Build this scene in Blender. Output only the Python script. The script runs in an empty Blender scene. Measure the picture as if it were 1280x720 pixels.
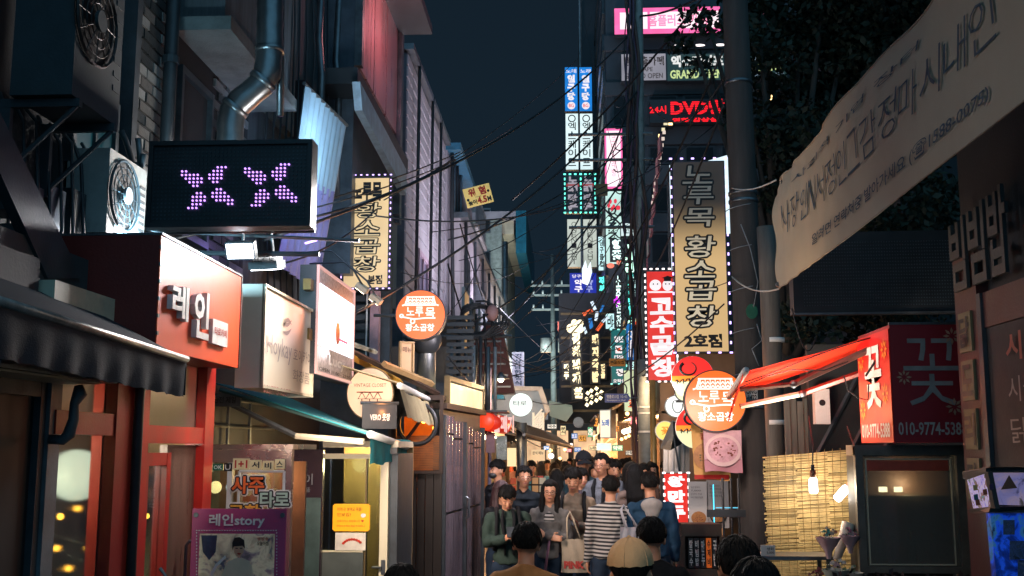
import bpy, bmesh, math, random
import numpy as np
from mathutils import Vector, Matrix, noise
random.seed(7)
rng = np.random.default_rng(7)
PI = math.pi
scene = bpy.context.scene
COL = scene.collection
FPX = 1350.0
PITCH = math.atan(200 / FPX)
YAW = math.atan(68 / FPX * math.cos(PITCH))
CAMZ = 1.95
cd = bpy.data.cameras.new('camera')
cam = bpy.data.objects.new('camera', cd)
COL.objects.link(cam)
cam.location = (0, 0, CAMZ)
cam.rotation_euler = (PI / 2 + PITCH, 0, YAW)
cd.sensor_width = 36
cd.lens = FPX * 36 / 1280
cd.clip_start = 0.05
cd.clip_end = 600
cd.dof.use_dof = False
scene.camera = cam
w = bpy.data.worlds.new('World')
scene.world = w
w.use_nodes = True
nt = w.node_tree
bg = nt.nodes['Background']
tc = nt.nodes.new('ShaderNodeTexCoord')
sep = nt.nodes.new('ShaderNodeSeparateXYZ')
rmp = nt.nodes.new('ShaderNodeValToRGB')
nt.links.new(tc.outputs['Generated'], sep.inputs[0])
nt.links.new(sep.outputs['Z'], rmp.inputs[0])
nt.links.new(rmp.outputs[0], bg.inputs[0])
rmp.color_ramp.elements[0].position = 0.0
rmp.color_ramp.elements[0].color = (0.0088, 0.0185, 0.0300, 1)
rmp.color_ramp.elements[1].position = 0.9
rmp.color_ramp.elements[1].color = (0.0044, 0.0098, 0.0165, 1)
bg.inputs[1].default_value = 1.0
sd = bpy.data.lights.new('shadow_lift_sun', 'SUN')  # added teal fill that lifts the dark surfaces, no real source
sd.energy = 1.25
sd.angle = math.radians(120)
sd.color = (0.24, 0.62, 0.95)
so = bpy.data.objects.new('shadow_lift_sun', sd)
COL.objects.link(so)
so.rotation_euler = (math.radians(52), 0, math.radians(4))
scene.view_settings.view_transform = 'Standard'
scene.view_settings.look = 'None'
scene.view_settings.exposure = 0.0
scene.view_settings.gamma = 1.0
scene.cycles.use_denoising = True
scene.cycles.max_bounces = 5
scene.cycles.diffuse_bounces = 3
scene.cycles.glossy_bounces = 3
scene.cycles.transmission_bounces = 4
scene.cycles.caustics_reflective = False
scene.cycles.caustics_refractive = False
scene.cycles.sample_clamp_indirect = 4.0
RM = cam.rotation_euler.to_matrix()
C0 = Vector((0, 0, CAMZ))
def ray(px, py):
 return RM @ Vector(((px - 640) / FPX, (360 - py) / FPX, -1.0))
def at(px, py, Y):
 d = ray(px, py)
 return C0 + d * (Y / d.y)
def onx(px, py, X):
 d = ray(px, py)
 return C0 + d * (X / d.x)
def Yof(px, X, py=560):
 return onx(px, py, X).y
_mats = {}
def lin(h):
 if not isinstance(h, str):
  return tuple(h)
 h = h.lstrip('#')
 v = [int(h[i:i + 2], 16) / 255 for i in (0, 2, 4)]
 return tuple(x / 12.92 if x <= .04045 else ((x + .055) / 1.055) ** 2.4 for x in v)
def mat(name, base, rough=.6, metal=0.0, var=.25, scale=6.0, bump=.15, streak=False, dirt=0.0, fine=60.0, spec=.5):
 if name in _mats:
  return _mats[name]
 m = bpy.data.materials.new(name)
 m.use_nodes = True
 n, l = m.node_tree.nodes, m.node_tree.links
 b = n['Principled BSDF']
 base = lin(base)
 b.inputs['Roughness'].default_value = rough
 b.inputs['Metallic'].default_value = metal
 b.inputs['Specular IOR Level'].default_value = spec
 t = n.new('ShaderNodeTexCoord')
 mp = n.new('ShaderNodeMapping')
 l.new(t.outputs['Object'], mp.inputs[0])
 if streak:
  mp.inputs['Scale'].default_value = (3.5, 3.5, .35)
 nz = n.new('ShaderNodeTexNoise')
 nz.inputs['Scale'].default_value = scale
 nz.inputs['Detail'].default_value = 6
 nz.inputs['Roughness'].default_value = .62
 l.new(mp.outputs[0], nz.inputs[0])
 cr = n.new('ShaderNodeValToRGB')
 cr.color_ramp.elements[0].position = .32
 cr.color_ramp.elements[1].position = .68
 lo = tuple(x * (1 - var) for x in base)
 hi = tuple(min(1, x * (1 + var)) for x in base)
 cr.color_ramp.elements[0].color = lo + (1,)
 cr.color_ramp.elements[1].color = hi + (1,)
 l.new(nz.outputs[0], cr.inputs[0])
 out = cr.outputs[0]
 if dirt > 0:
  n2 = n.new('ShaderNodeTexNoise')
  n2.inputs['Scale'].default_value = scale * .45
  n2.inputs['Detail'].default_value = 8
  n2.inputs['Roughness'].default_value = .75
  l.new(mp.outputs[0], n2.inputs[0])
  c2 = n.new('ShaderNodeValToRGB')
  c2.color_ramp.elements[0].position = .45
  c2.color_ramp.elements[0].color = (0, 0, 0, 1)
  c2.color_ramp.elements[1].position = .7
  c2.color_ramp.elements[1].color = (dirt, dirt, dirt, 1)
  l.new(n2.outputs[0], c2.inputs[0])
  mx = n.new('ShaderNodeMixRGB')
  mx.inputs[2].default_value = (.03, .026, .02, 1)
  l.new(c2.outputs[0], mx.inputs[0])
  l.new(out, mx.inputs[1])
  out = mx.outputs[0]
 l.new(out, b.inputs['Base Color'])
 if bump > 0:
  n3 = n.new('ShaderNodeTexNoise')
  n3.inputs['Scale'].default_value = fine
  n3.inputs['Detail'].default_value = 4
  l.new(mp.outputs[0], n3.inputs[0])
  bp = n.new('ShaderNodeBump')
  bp.inputs['Strength'].default_value = bump
  bp.inputs['Distance'].default_value = .01
  l.new(n3.outputs[0], bp.inputs['Height'])
  l.new(bp.outputs[0], b.inputs['Normal'])
 rr = n.new('ShaderNodeMapRange')
 rr.inputs[3].default_value = max(.03, rough - .12)
 rr.inputs[4].default_value = min(1, rough + .12)
 l.new(nz.outputs[0], rr.inputs[0])
 l.new(rr.outputs[0], b.inputs['Roughness'])
 _mats[name] = m
 return m
def emis(name, color, s=1.0, uneven=.12, scale=2.5, base=None):
 """glowing surface for lamps, backlit prints and parts with painted-on glow, slightly uneven, glossy"""
 if name in _mats:
  return _mats[name]
 m = bpy.data.materials.new(name)
 m.use_nodes = True
 n, l = m.node_tree.nodes, m.node_tree.links
 b = n['Principled BSDF']
 color = lin(color)
 b.inputs['Base Color'].default_value = (tuple(c * .35 for c in color) if base is None else lin(base)) + (1,)
 b.inputs['Roughness'].default_value = .35
 t = n.new('ShaderNodeTexCoord')
 nz = n.new('ShaderNodeTexNoise')
 nz.inputs['Scale'].default_value = scale
 nz.inputs['Detail'].default_value = 2
 l.new(t.outputs['Object'], nz.inputs[0])
 r = n.new('ShaderNodeMapRange')
 r.inputs[1].default_value = .3
 r.inputs[2].default_value = .7
 r.inputs[3].default_value = s * (1 - uneven)
 r.inputs[4].default_value = s * (1 + uneven)
 l.new(nz.outputs[0], r.inputs[0])
 l.new(r.outputs[0], b.inputs['Emission Strength'])
 b.inputs['Emission Color'].default_value = color + (1,)
 _mats[name] = m
 return m
def picture(name, cols, s=.5, scale=8.0, base='#202020'):
 """a busy printed or screen picture: patches of several colours, lit by strength s"""
 m = emis(name, cols[0], s, 0, 2, base)
 n, l = m.node_tree.nodes, m.node_tree.links
 b = n['Principled BSDF']
 t = n.new('ShaderNodeTexCoord')
 nz = n.new('ShaderNodeTexNoise')
 nz.inputs['Scale'].default_value = scale
 nz.inputs['Detail'].default_value = 5
 nz.inputs['Roughness'].default_value = .6
 nz.inputs['Distortion'].default_value = .8
 cr = n.new('ShaderNodeValToRGB')
 cr.color_ramp.interpolation = 'EASE'
 while len(cr.color_ramp.elements) < len(cols):
  cr.color_ramp.elements.new(.5)
 for i, c in enumerate(cols):
  cr.color_ramp.elements[i].position = .3 + .4 * i / (len(cols) - 1)
  cr.color_ramp.elements[i].color = lin(c) + (1,)
 l.new(t.outputs['Object'], nz.inputs[0])
 l.new(nz.outputs[0], cr.inputs[0])
 l.new(cr.outputs[0], b.inputs['Emission Color'])
 l.new(cr.outputs[0], b.inputs['Base Color'])
 return m
def glass(name, tint='#c8d8d8', rough=.06, alpha=.25, haze=0.0, blur=0.0, hazec='#56666a'):
 if name in _mats:
  return _mats[name]
 m = bpy.data.materials.new(name)
 m.use_nodes = True
 n, l = m.node_tree.nodes, m.node_tree.links
 n.clear()
 o = n.new('ShaderNodeOutputMaterial')
 mx = n.new('ShaderNodeMixShader')
 tr = n.new('ShaderNodeBsdfTransparent')
 tr.inputs[0].default_value = lin(tint) + (1,)
 if blur > 0:
  tr = n.new('ShaderNodeBsdfRefraction')
  tr.inputs['Roughness'].default_value = blur
  tr.inputs['IOR'].default_value = 1.02
  tr.inputs[0].default_value = lin(tint) + (1,)
 if haze > 0:
  dm = n.new('ShaderNodeMixShader')
  df = n.new('ShaderNodeBsdfDiffuse')  # grey veil standing in for haze reflected in the pane
  df.inputs[0].default_value = lin(hazec) + (1,)
  dm.inputs[0].default_value = haze
  l.new(tr.outputs[0], dm.inputs[1])
  l.new(df.outputs[0], dm.inputs[2])
  tr = dm
 gl = n.new('ShaderNodeBsdfGlossy')
 gl.inputs['Roughness'].default_value = rough
 gl.inputs[0].default_value = (.9, .95, 1, 1)
 t = n.new('ShaderNodeTexCoord')
 nz = n.new('ShaderNodeTexNoise')
 nz.inputs['Scale'].default_value = 5
 nz.inputs['Detail'].default_value = 6
 l.new(t.outputs['Object'], nz.inputs[0])
 r = n.new('ShaderNodeMapRange')
 r.inputs[3].default_value = alpha * .5
 r.inputs[4].default_value = alpha * 1.5
 l.new(nz.outputs[0], r.inputs[0])
 l.new(r.outputs[0], mx.inputs[0])
 l.new(tr.outputs[0], mx.inputs[1])
 l.new(gl.outputs[0], mx.inputs[2])
 l.new(mx.outputs[0], o.inputs[0])
 _mats[name] = m
 return m
def cloth(name, c, var=.18):
 return mat(name, c, .85, 0, var, 9, .25, fine=140, spec=.2)
class MB:
 def __init__(s):
  s.v, s.f = [], []
 def add(s, vs, fs):
  o = len(s.v)
  s.v += [tuple(v) for v in vs]
  s.f += [tuple(i + o for i in f) for f in fs]
  return s
 def box(s, x0, x1, y0, y1, z0, z1):
  return s.add([(x0, y0, z0), (x1, y0, z0), (x1, y1, z0), (x0, y1, z0), (x0, y0, z1), (x1, y0, z1), (x1, y1, z1), (x0, y1, z1)],
                     [(0, 3, 2, 1), (4, 5, 6, 7), (0, 1, 5, 4), (1, 2, 6, 5), (2, 3, 7, 6), (3, 0, 4, 7)])
 def slab(s, pts, n, t):
  """polygon pts extruded by vector n*t"""
  n = Vector(n).normalized() * t
  k = len(pts)
  a = [Vector(p) for p in pts]
  b = [p + n for p in a]
  nrm = (a[1] - a[0]).cross(a[2] - a[1])
  fl = nrm.dot(n) > 0
  fs = [tuple(range(k))[::-1], tuple(range(k, 2 * k))] if fl else [tuple(range(k)), tuple(range(k, 2 * k))[::-1]]
  for i in range(k):
   j = (i + 1) % k
   fs.append((i, j, j + k, i + k) if fl else (j, i, i + k, j + k))
  return s.add(a + b, fs)
 def tube(s, pts, r, n=8, cap=True):
  pts = [Vector(p) for p in pts]
  rs = r if isinstance(r, (list, tuple)) else [r] * len(pts)
  vs, fs = [], []
  up = None
  for i, p in enumerate(pts):
   d = (pts[min(i + 1, len(pts) - 1)] - pts[max(i - 1, 0)]).normalized()
   if up is None:
    up = Vector((0, 0, 1)) if abs(d.z) < .9 else Vector((1, 0, 0))
   a = d.cross(up)
   if a.length < 1e-5:
    a = d.cross(Vector((.3, 1, .2)))
   a.normalize()
   b = a.cross(d).normalized()
   up = b
   for k in range(n):
    t = 2 * PI * k / n
    vs.append(p + (a * math.cos(t) + b * math.sin(t)) * rs[i])
  for i in range(len(pts) - 1):
   for k in range(n):
    k2 = (k + 1) % n
    fs.append((i * n + k, i * n + k2, (i + 1) * n + k2, (i + 1) * n + k))
  if cap:
   fs.append(tuple(range(n))[::-1])
   fs.append(tuple(range((len(pts) - 1) * n, len(pts) * n)))
  return s.add(vs, fs)
 def ell(s, c, r, nu=14, nv=9, rot=None):
  vs, fs = [], []
  c = Vector(c)
  r = (r, r, r) if isinstance(r, (int, float)) else r
  for j in range(nv + 1):
   ph = PI * j / nv
   for i in range(nu):
    th = 2 * PI * i / nu
    p = Vector((math.sin(ph) * math.cos(th) * r[0], math.sin(ph) * math.sin(th) * r[1], math.cos(ph) * r[2]))
    if rot is not None:
     p = rot @ p
    vs.append(c + p)
  for j in range(nv):
   for i in range(nu):
    a, b = j * nu + i, j * nu + (i + 1) % nu
    fs.append((a, a + nu, b + nu, b))
  return s.add(vs, fs)
 def disc(s, c, rx, rz, y0, y1, n=36):
  """disc in the xz plane from y0 (front) to y1"""
  vs = []
  for y in (y0, y1):
   for k in range(n):
    t = 2 * PI * k / n
    vs.append((c[0] + math.cos(t) * rx, y, c[1] + math.sin(t) * rz))
  fs = [tuple(range(n)), tuple(range(n, 2 * n))[::-1]]
  for k in range(n):
   k2 = (k + 1) % n
   fs.append((k2, k, k + n, k2 + n))
  return s.add(vs, fs)
 def grid(s, P, nu, nv):
  """P[j][i] grid of points"""
  vs = [p for row in P for p in row]
  fs = []
  for j in range(nv - 1):
   for i in range(nu - 1):
    a = j * nu + i
    fs.append((a, a + 1, a + nu + 1, a + nu))
  return s.add(vs, fs)
 def mesh(s, name, m=None, smooth=False):
  me = bpy.data.meshes.new(name)
  me.from_pydata(s.v, [], s.f)
  me.update()
  if m:
   me.materials.append(m)
  if smooth:
   me.polygons.foreach_set('use_smooth', [True] * len(me.polygons))
  return me
 def build(s, name, m=None, parent=None, smooth=False, kind=None):
  o = bpy.data.objects.new(name, s.mesh(name, m, smooth))
  COL.objects.link(o)
  if parent is not None:
   o.parent = parent
  if kind:
   o['kind'] = kind
  return o
def tag(o, label, cat, group=None, kind=None):
 o['label'] = label
 o['category'] = cat
 if group:
  o['group'] = group
 if kind:
  o['kind'] = kind
 return o
def struct(o):
 o['kind'] = 'structure'
 return o
def thing(name, label, cat, loc=(0, 0, 0), rz=0, group=None):
 o = bpy.data.objects.new(name, None)
 o.empty_display_size = .1
 COL.objects.link(o)
 o.location = loc
 o.rotation_euler = (0, 0, rz)
 return tag(o, label, cat, group)
def inst(me, name, parent, loc=(0, 0, 0), rot=(0, 0, 0), sc=(1, 1, 1), m=None):
 o = bpy.data.objects.new(name, me)
 COL.objects.link(o)
 o.parent = parent
 o.location = loc
 o.rotation_euler = rot
 o.scale = sc
 if m:
  o.material_slots[0].link = 'OBJECT'
  o.material_slots[0].material = m
 return o
_tx = {}
TS = bpy.data.scenes.new('workbench')
def textverts(s, bold=0.0):
 k = (s, round(bold, 4))
 if k in _tx:
  return _tx[k]
 c = bpy.data.curves.new('t', 'FONT')
 c.body = s
 c.resolution_u = 2
 c.offset = bold
 c.align_x = 'LEFT'
 o = bpy.data.objects.new('t', c)
 TS.collection.objects.link(o)
 TS.view_layers[0].update()
 dg = TS.view_layers[0].depsgraph
 me = bpy.data.meshes.new_from_object(o.evaluated_get(dg))
 v = np.array([tuple(x.co) for x in me.vertices]) if len(me.vertices) else np.zeros((0, 3))
 f = [tuple(p.vertices) for p in me.polygons]
 bpy.data.objects.remove(o)
 bpy.data.meshes.remove(me)
 bpy.data.curves.remove(c)
 if len(v):
  mn, mx = v.min(0), v.max(0)
  r = (v[:, 0] - mn[0]) / max(1e-6, mx[0] - mn[0]), (v[:, 1] - mn[1]) / max(1e-6, mx[1] - mn[1])
  a = (mx[0] - mn[0]) / max(1e-6, (mx[1] - mn[1]))
  res = (r[0], r[1], f, a)
 else:
  res = (np.zeros(0), np.zeros(0), [], 1)
 _tx[k] = res
 return res
def put_text(mb, s, x0, z0, x1, z1, y=-.006, bold=0.0, thick=0.0, grow=0.0, rot=0.0, shear=0.0):
 """one line fitted to the box, facing -y"""
 u, v, f, a = textverts(s, bold)
 if not len(u):
  return
 x0 -= grow; x1 += grow; z0 -= grow; z1 += grow
 X = u * (x1 - x0) - (x1 - x0) / 2
 Z = v * (z1 - z0) - (z1 - z0) / 2
 X = X + shear * Z
 cx, cz = (x0 + x1) / 2, (z0 + z1) / 2
 cr, sr = math.cos(rot), math.sin(rot)
 X, Z = X * cr - Z * sr + cx, X * sr + Z * cr + cz
 n = len(X)
 vs = [(X[i], y - thick, Z[i]) for i in range(n)]
 fs = list(f)
 if thick > 0:
  vs += [(X[i], y, Z[i]) for i in range(n)]
  ec = {}
  for p in f:
   for i in range(len(p)):
    e = (p[i], p[(i + 1) % len(p)])
    ec[e] = 1
  for (i, j) in list(ec):
   if (j, i) not in ec:
    fs.append((j, i, i + n, j + n))
 mb.add(vs, fs)
def outline(root, s, x0, z0, x1, z1, m, y=-.008, bold=.02, wd=.012, shear=0.0, name='letter_outline'):
 mb = MB()
 for k in range(10):
  a = 2 * PI * k / 10
  dx, dz = math.cos(a) * wd, math.sin(a) * wd
  put_text(mb, s, x0 + dx, z0 + dz, x1 + dx, z1 + dz, y - .0004 * k, bold, 0, 0, 0, shear)
 return mb.build(name, m, root)
def text(root, s, x0, z0, x1, z1, m, y=-.010, bold=.012, thick=0.0, vertical=False, gap=.12, name='lettering', grow=0.0, jit=0.0, rot=0, shear=0, split=False):
 rnd = random.Random(len(s) * 7 + ord(s[0]))
 if vertical:
  n = len(s)
  ch = (z1 - z0) / (n + gap * (n - 1))
  if not split:
   mb = MB()
  for i, c in enumerate(s):
   if c == ' ':
    continue
   zt = z1 - i * ch * (1 + gap)
   if split:
    mb = MB()
   put_text(mb, c, x0, zt - ch, x1, zt, y, bold, thick, grow, rnd.uniform(-jit, jit), shear)
   if split:
    o = mb.build(name, m, root)
  return o if split else mb.build(name, m, root)
 mb = MB()
 put_text(mb, s, x0, z0, x1, z1, y, bold, thick, grow, rot, shear)
 return mb.build(name, m, root)
def fsign(name, label, cat, rect, Y, rz=0, group=None):
 """thing facing the camera side (-Y): origin at the bottom centre of the face; returns root,w,h"""
 pm = (rect[1] + min(rect[3], 720)) / 2
 a = at(rect[0], pm, Y)
 b = at(rect[2], pm, Y)
 t = at((rect[0] + rect[2]) / 2, rect[1], Y)
 m = Vector(((a.x + b.x) / 2, Y, at((rect[0] + rect[2]) / 2, rect[3], Y).z))
 r = thing(name, label, cat, m, rz, group)
 return r, (b - a).length, t.z - m.z
def wsign(name, label, cat, px0, pt, pb, px1, X, group=None, right=False):
 """thing on a street-side plane x = X. px0 is the near edge with top pt and bottom pb, px1 the far edge."""
 a = onx(px0, pb, X)
 t = onx(px0, pt, X)
 y1 = Yof(px1, X)
 y0 = Yof(px0, X)
 r = thing(name, label, cat, (X, (y0 + y1) / 2, a.z), -PI / 2 if right else PI / 2, group)
 return r, y1 - y0, t.z - a.z
def panel(root, w, h, d, edge, face=None, lip=.02, fname='face', ename='housing'):
 MB().box(-w / 2, w / 2, .004, d, 0, h).build(ename, edge, root)
 if face:
  MB().box(-w / 2 + lip, w / 2 - lip, -.004, .0, lip, h - lip).build(fname, face, root)
def ledborder(root, w, h, m, step=.06, s=.014, y=-.02, name='led_strip', jitter=0):
 mb = MB()
 nx, nz = max(2, int(w / step)), max(2, int(h / step))
 for i in range(nx + 1):
  x = -w / 2 + w * i / nx
  for z in (0, h):
   mb.box(x - s * 1.3, x + s * 1.3, y - s, y, z - s * .7, z + s * .7)
 for i in range(1, nz):
  z = h * i / nz
  for x in (-w / 2, w / 2):
   mb.box(x - s * .7, x + s * .7, y - s, y, z - s * 1.3, z + s * 1.3)
 return mb.build(name, m, root, kind='stuff')
def rim(root, w, h, t, d, m, name='frame', y0=-.01):
 mb = MB()
 mb.box(-w / 2, w / 2, y0, y0 + d, h - t, h).box(-w / 2, w / 2, y0, y0 + d, 0, t)
 mb.box(-w / 2, -w / 2 + t, y0 + .002, y0 + d - .002, t, h - t).box(w / 2 - t, w / 2, y0 + .002, y0 + d - .002, t, h - t)
 return mb.build(name, m, root)
def wire(a, b, sag=.2, r=.008, label=None, group=None, m=None, n=18, name='overhead_wire'):
 a, b = Vector(a), Vector(b)
 pts = []
 for i in range(n + 1):
  t = i / n
  p = a.lerp(b, t)
  p.z -= sag * 4 * t * (1 - t)
  pts.append(p)
 o = MB().tube(pts, r, 5).build(name, m or M_wire, None, True)
 tag(o, label or 'thin black wire crossing the night sky above the street', 'wire', group)
 return o
def lamp(kind, loc, energy, color, size=.1, target=None, name='light', spot=None, parent=None):
 d = bpy.data.lights.new(name, kind)
 d.energy = energy
 d.color = lin(color)
 if kind == 'AREA':
  d.size = size
 else:
  d.shadow_soft_size = size
 if spot:
  d.spot_size = spot
  d.spot_blend = .8
 o = bpy.data.objects.new(name, d)
 COL.objects.link(o)
 o.location = loc
 if target is not None:
  o.rotation_euler = (Vector(target) - Vector(loc)).to_track_quat('-Z', 'Y').to_euler()
 return o
M_wire = mat('black_rubber', '#26282a', .55, bump=.05)
M_black = mat('black_paint', '#2b2e31', .45, bump=.05)
M_dark = mat('dark_metal', '#3c4348', .5, .3, dirt=.4)
M_steel = mat('dull_steel', '#6c7276', .38, .8, dirt=.35)
M_galv = mat('galvanised_duct', '#84888a', .36, .9, scale=3, bump=.1)
M_conc = mat('concrete', '#6f6f6c', .85, 0, .25, 3, .5, dirt=.6)
M_conc_dark = mat('stained_concrete', '#5a5d60', .85, 0, .3, 3, .5, dirt=.7, streak=True)
M_wood = mat('dark_wood', '#3a2a20', .6, 0, .4, 4, .3, streak=True)
M_white = mat('white_paint', '#cfd0cc', .5, 0, .08, 5, .1, dirt=.25)
M_cream = mat('cream_paint', '#bdb49c', .5, 0, .1, 5, .1, dirt=.3)
M_redp = mat('red_paint', '#a81e14', .4, 0, .2, 5, .1, dirt=.2)
M_ink = mat('black_ink', '#0c0c0e', .5, bump=0)
M_dglass = mat('dark_window_glass', '#12191e', .5, 0, .3, 3, 0, spec=.3)
M_glass = glass('clear_glass')
E_white = emis('white_lightbox', '#f4f2ff', 1.3)
E_purple = emis('purple_led', '#a06cff', 3.2, 0)
E_lilac = emis('lilac_led', '#c9aaff', 3.0, 0)
E_warm = emis('warm_lamp', '#ffd08a', 4.0, 0)
E_cream = emis('cream_lightbox', '#f2e3b4', .95)
E_teal = emis('teal_led', '#6fffe0', 1.8, 0)
E_red = emis('red_neon', '#ff1420', 1.6, 0)
E_ledw = emis('white_led', '#fff2f0', 2.4, 0)
E_inkw = emis('white_print_lit', '#f2f0ea', .85)
E_orange = emis('orange_lightbox', '#ff7020', 1.0, .12)
E_redbox = emis('red_lightbox', '#e0281c', .8, .2)
M_lw = mat('white_lettering', '#d8d6d0', .5, bump=0, var=.05)
E_neonc = emis('cream_neon', '#ffefc4', 1.7, 0)
E_pink = emis('pink_lightbox', '#ff8fb4', 1.2, .25, 1.2)
E_pinkw = emis('pale_pink_lightbox', '#ffe4ea', 1.25, .1)
E_paleg = emis('pale_green_lightbox', '#e2eec0', .85, .12)
E_blue = emis('blue_lightbox', '#1668b4', .75, .2)
E_warmroom = emis('warm_interior', '#ffb070', 1.45, .75, 4)
E_coolroom = emis('cool_interior', '#d8e8dc', .9, .6, 3)
E_bulb = emis('lamp_bulb', '#ffe9c4', 12, 0)
E_flood = emis('floodlight_lens', '#f2f4ff', 14, 0)
E_amber = emis('amber_bulb', '#ffb040', 10, 0)
E_tubew = emis('fluorescent_tube', '#f6fbff', 4.5, 0)
E_lilacbox = emis('lilac_lightbox', '#e6d8ff', 1.0)
E_cyan = emis('cyan_led', '#40d8ff', 2.0, 0)
E_greenl = emis('green_white_neon', '#c8ffe4', 1.8, 0)
E_magenta = emis('magenta_neon', '#e030ff', 1.5, 0)
# ================================================================ ground
g = MB()
g.box(-60, 60, -20, 300, -.3, 0)
struct(g.build('street', mat('wet_asphalt', '#3b3c3e', .42, 0, .35, 1.5, .6, dirt=.3)))
# ================================================================ LEFT SIDE
XW = -3.25
bb = thing('brick_building', 'dark brick and concrete building at the near left above the red shop', 'building', (XW, 5.5, 0))
def L(o, x, y, z):  # world -> local of a thing with no rotation
 return (x - o.location.x, y - o.location.y, z - o.location.z)
M_brick = mat('glazed_brick', '#5b5a58', .38, 0, .45, 11, .4, dirt=.5)
M_mortar = mat('mortar', '#26282a', .9, 0, .2, 8, .4)
MB().box(-3.0, 0, -4.5, 5.1, 0, 11).build('wall', M_mortar, bb)
M_bricks = [M_brick, mat('dark_brick', '#34383a', .35, 0, .4, 11, .4, dirt=.5), mat('pale_brick', '#7c7e7c', .4, 0, .35, 11, .4, dirt=.4)]
brick_mes = [MB().box(-.02, .018, -.112, .112, -.037, .037).mesh('brick', m_) for m_ in M_bricks]
zc = 3.5
nb = 0
row = 0
win = (3.08, 3.9, 3.7, 5.15)          # local y0,y1,z0,z1 of the dark window
while zc < 6.6 and nb < 296:
 y = 2.05 + (.12 if row % 2 else 0)
 while y < 5.05:
  if (y < 2.98 or (y > 4.0 and zc < 5.45)):
   if nb < 296:
    inst(random.choice(brick_mes), 'brick', bb, (random.uniform(-.006, .010), y, zc), (0, 0, random.uniform(-.01, .01)))
    nb += 1
  y += .24
 zc += .095
 row += 1
wo = MB()
wo.box(-.05, .05, win[0], win[0] + .05, win[2], win[3]).box(-.05, .05, win[1] - .05, win[1], win[2], win[3])
wo.box(-.05, .048, win[0] + .05, win[1] - .05, win[3] - .06, win[3]).box(-.05, .07, win[0] + .05, win[1] - .05, win[2], win[2] + .06)
wf = wo.build('window', M_steel, bb)
MB().box(-.02, -.005, win[0] + .05, win[1] - .05, win[2] + .06, win[3] - .06).build('pane', M_dglass, wf)
MB().box(0.02, .42, 2.98, 5.1, 5.5, 11).build('concrete_upper_wall', M_conc_dark, bb)
MB().box(0.02, .50, 2.9, 5.12, 5.38, 5.497).build('balcony_slab', M_conc, bb)
MB().box(.0, .12, 1.93, 2.02, 3.4, 9.0).build('pilaster', M_dark, bb)
wo = MB()
wo.box(.0, .05, 1.18, 1.23, 3.8, 4.4).box(.0, .05, 1.83, 1.88, 3.8, 4.4).box(.0, .048, 1.23, 1.83, 4.35, 4.4).box(.0, .07, 1.23, 1.83, 3.8, 3.85).box(0, .045, 1.52, 1.55, 3.85, 4.35)
wf = wo.build('window', M_dark, bb)
MB().box(.005, .02, 1.23, 1.83, 3.85, 4.35).build('pane', emis('teal_window', '#1c5660', .35, .5, 1.5, '#101820'), wf)
t = thing('drain_pipe', 'dark vertical drain pipe running down the brick wall beside the window', 'pipe', (XW + .1, Yof(190, XW + .1), 2.8))
MB().tube([(0, 0, 0), (0, 0, 4.4)], .055, 10).build('pipe', M_black, t, True)
for z in (.6, 2.2, 3.8):
 MB().tube([(0, 0, z), (0, 0, z + .06)], .068, 10).build('bracket', M_dark, t)
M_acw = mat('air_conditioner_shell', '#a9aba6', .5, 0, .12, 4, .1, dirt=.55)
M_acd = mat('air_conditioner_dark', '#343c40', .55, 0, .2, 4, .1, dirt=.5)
def aircon(label, X, y0, z0, w_, h_, d_, m, fan_c=None, name='air_conditioner', dk=False):
 r = thing(name, label, 'air conditioner', (X, y0 + w_ / 2, z0), PI / 2)
 s = MB().box(-w_ / 2, w_ / 2, 0, d_, 0, h_)
 s.build('casing', m, r)
 fx = -w_ * .14
 R = min(w_, h_) * .42
 MB().disc((fx, h_ * .52), R, R, -.004, .0, 28).build('fan_recess', M_ink, r)
 gr = MB()
 for k in range(1, 6):
  rr = R * k / 5
  pts = [(fx + math.cos(a) * rr, -.02 - .015 * (1 - k / 5), h_ * .52 + math.sin(a) * rr) for a in np.linspace(0, 2 * PI, 25)]
  gr.tube(pts, .004 if k < 5 else .010, 4, False)
 for a in np.linspace(0, 2 * PI, 13)[:-1]:
  gr.tube([(fx, -.035, h_ * .52), (fx + math.cos(a) * R, -.02, h_ * .52 + math.sin(a) * R)], .0035, 4)
 gr.build('fan_grille', M_ink if dk else mat('grille_grey', '#3a4246', .5, .2), r)
 MB().disc((fx, h_ * .52), R * .24, R * .24, -.05, -.03, 20).build('fan_hub', M_acd if dk else mat('hub_grey', '#8d9294', .4), r)
 for k in range(7):
  z = h_ * .2 + k * h_ * .09
  MB().box(w_ * .32, w_ * .46, -.006, .0, z, z + h_ * .035).build('louvre', M_acd, r)
 for x in (-w_ * .38, w_ * .38):
  br = MB()
  br.box(x - .02, x + .02, -.02, d_ + .08, -.05, -.003).box(x - .018, x + .018, d_ + .02, d_ + .08, -.45, -.05)
  br.tube([(x, .0, -.04), (x, d_ + .04, -.42)], .014, 6)
  br.build('bracket', M_dark, r)
 return r
y0 = Yof(117, -2.95)
aircon('white air conditioner with round fan left of the purple pixel sign', -2.95, y0, onx(117, 283, -2.95).z, .62, .56, .28, M_acw)
y0 = Yof(62, -2.7)
aircon('large shadowed air conditioner high at the top left corner', -2.7, y0, onx(62, 98, -2.7).z, .62, .98, .35, M_acd, dk=True)  # shade put into the dark casing, grille and hub colours
t = thing('refrigerant_pipes', 'bundle of curved insulated pipes between air conditioner and pixel sign', 'pipes', (XW, 7.1, 3.3))
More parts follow.
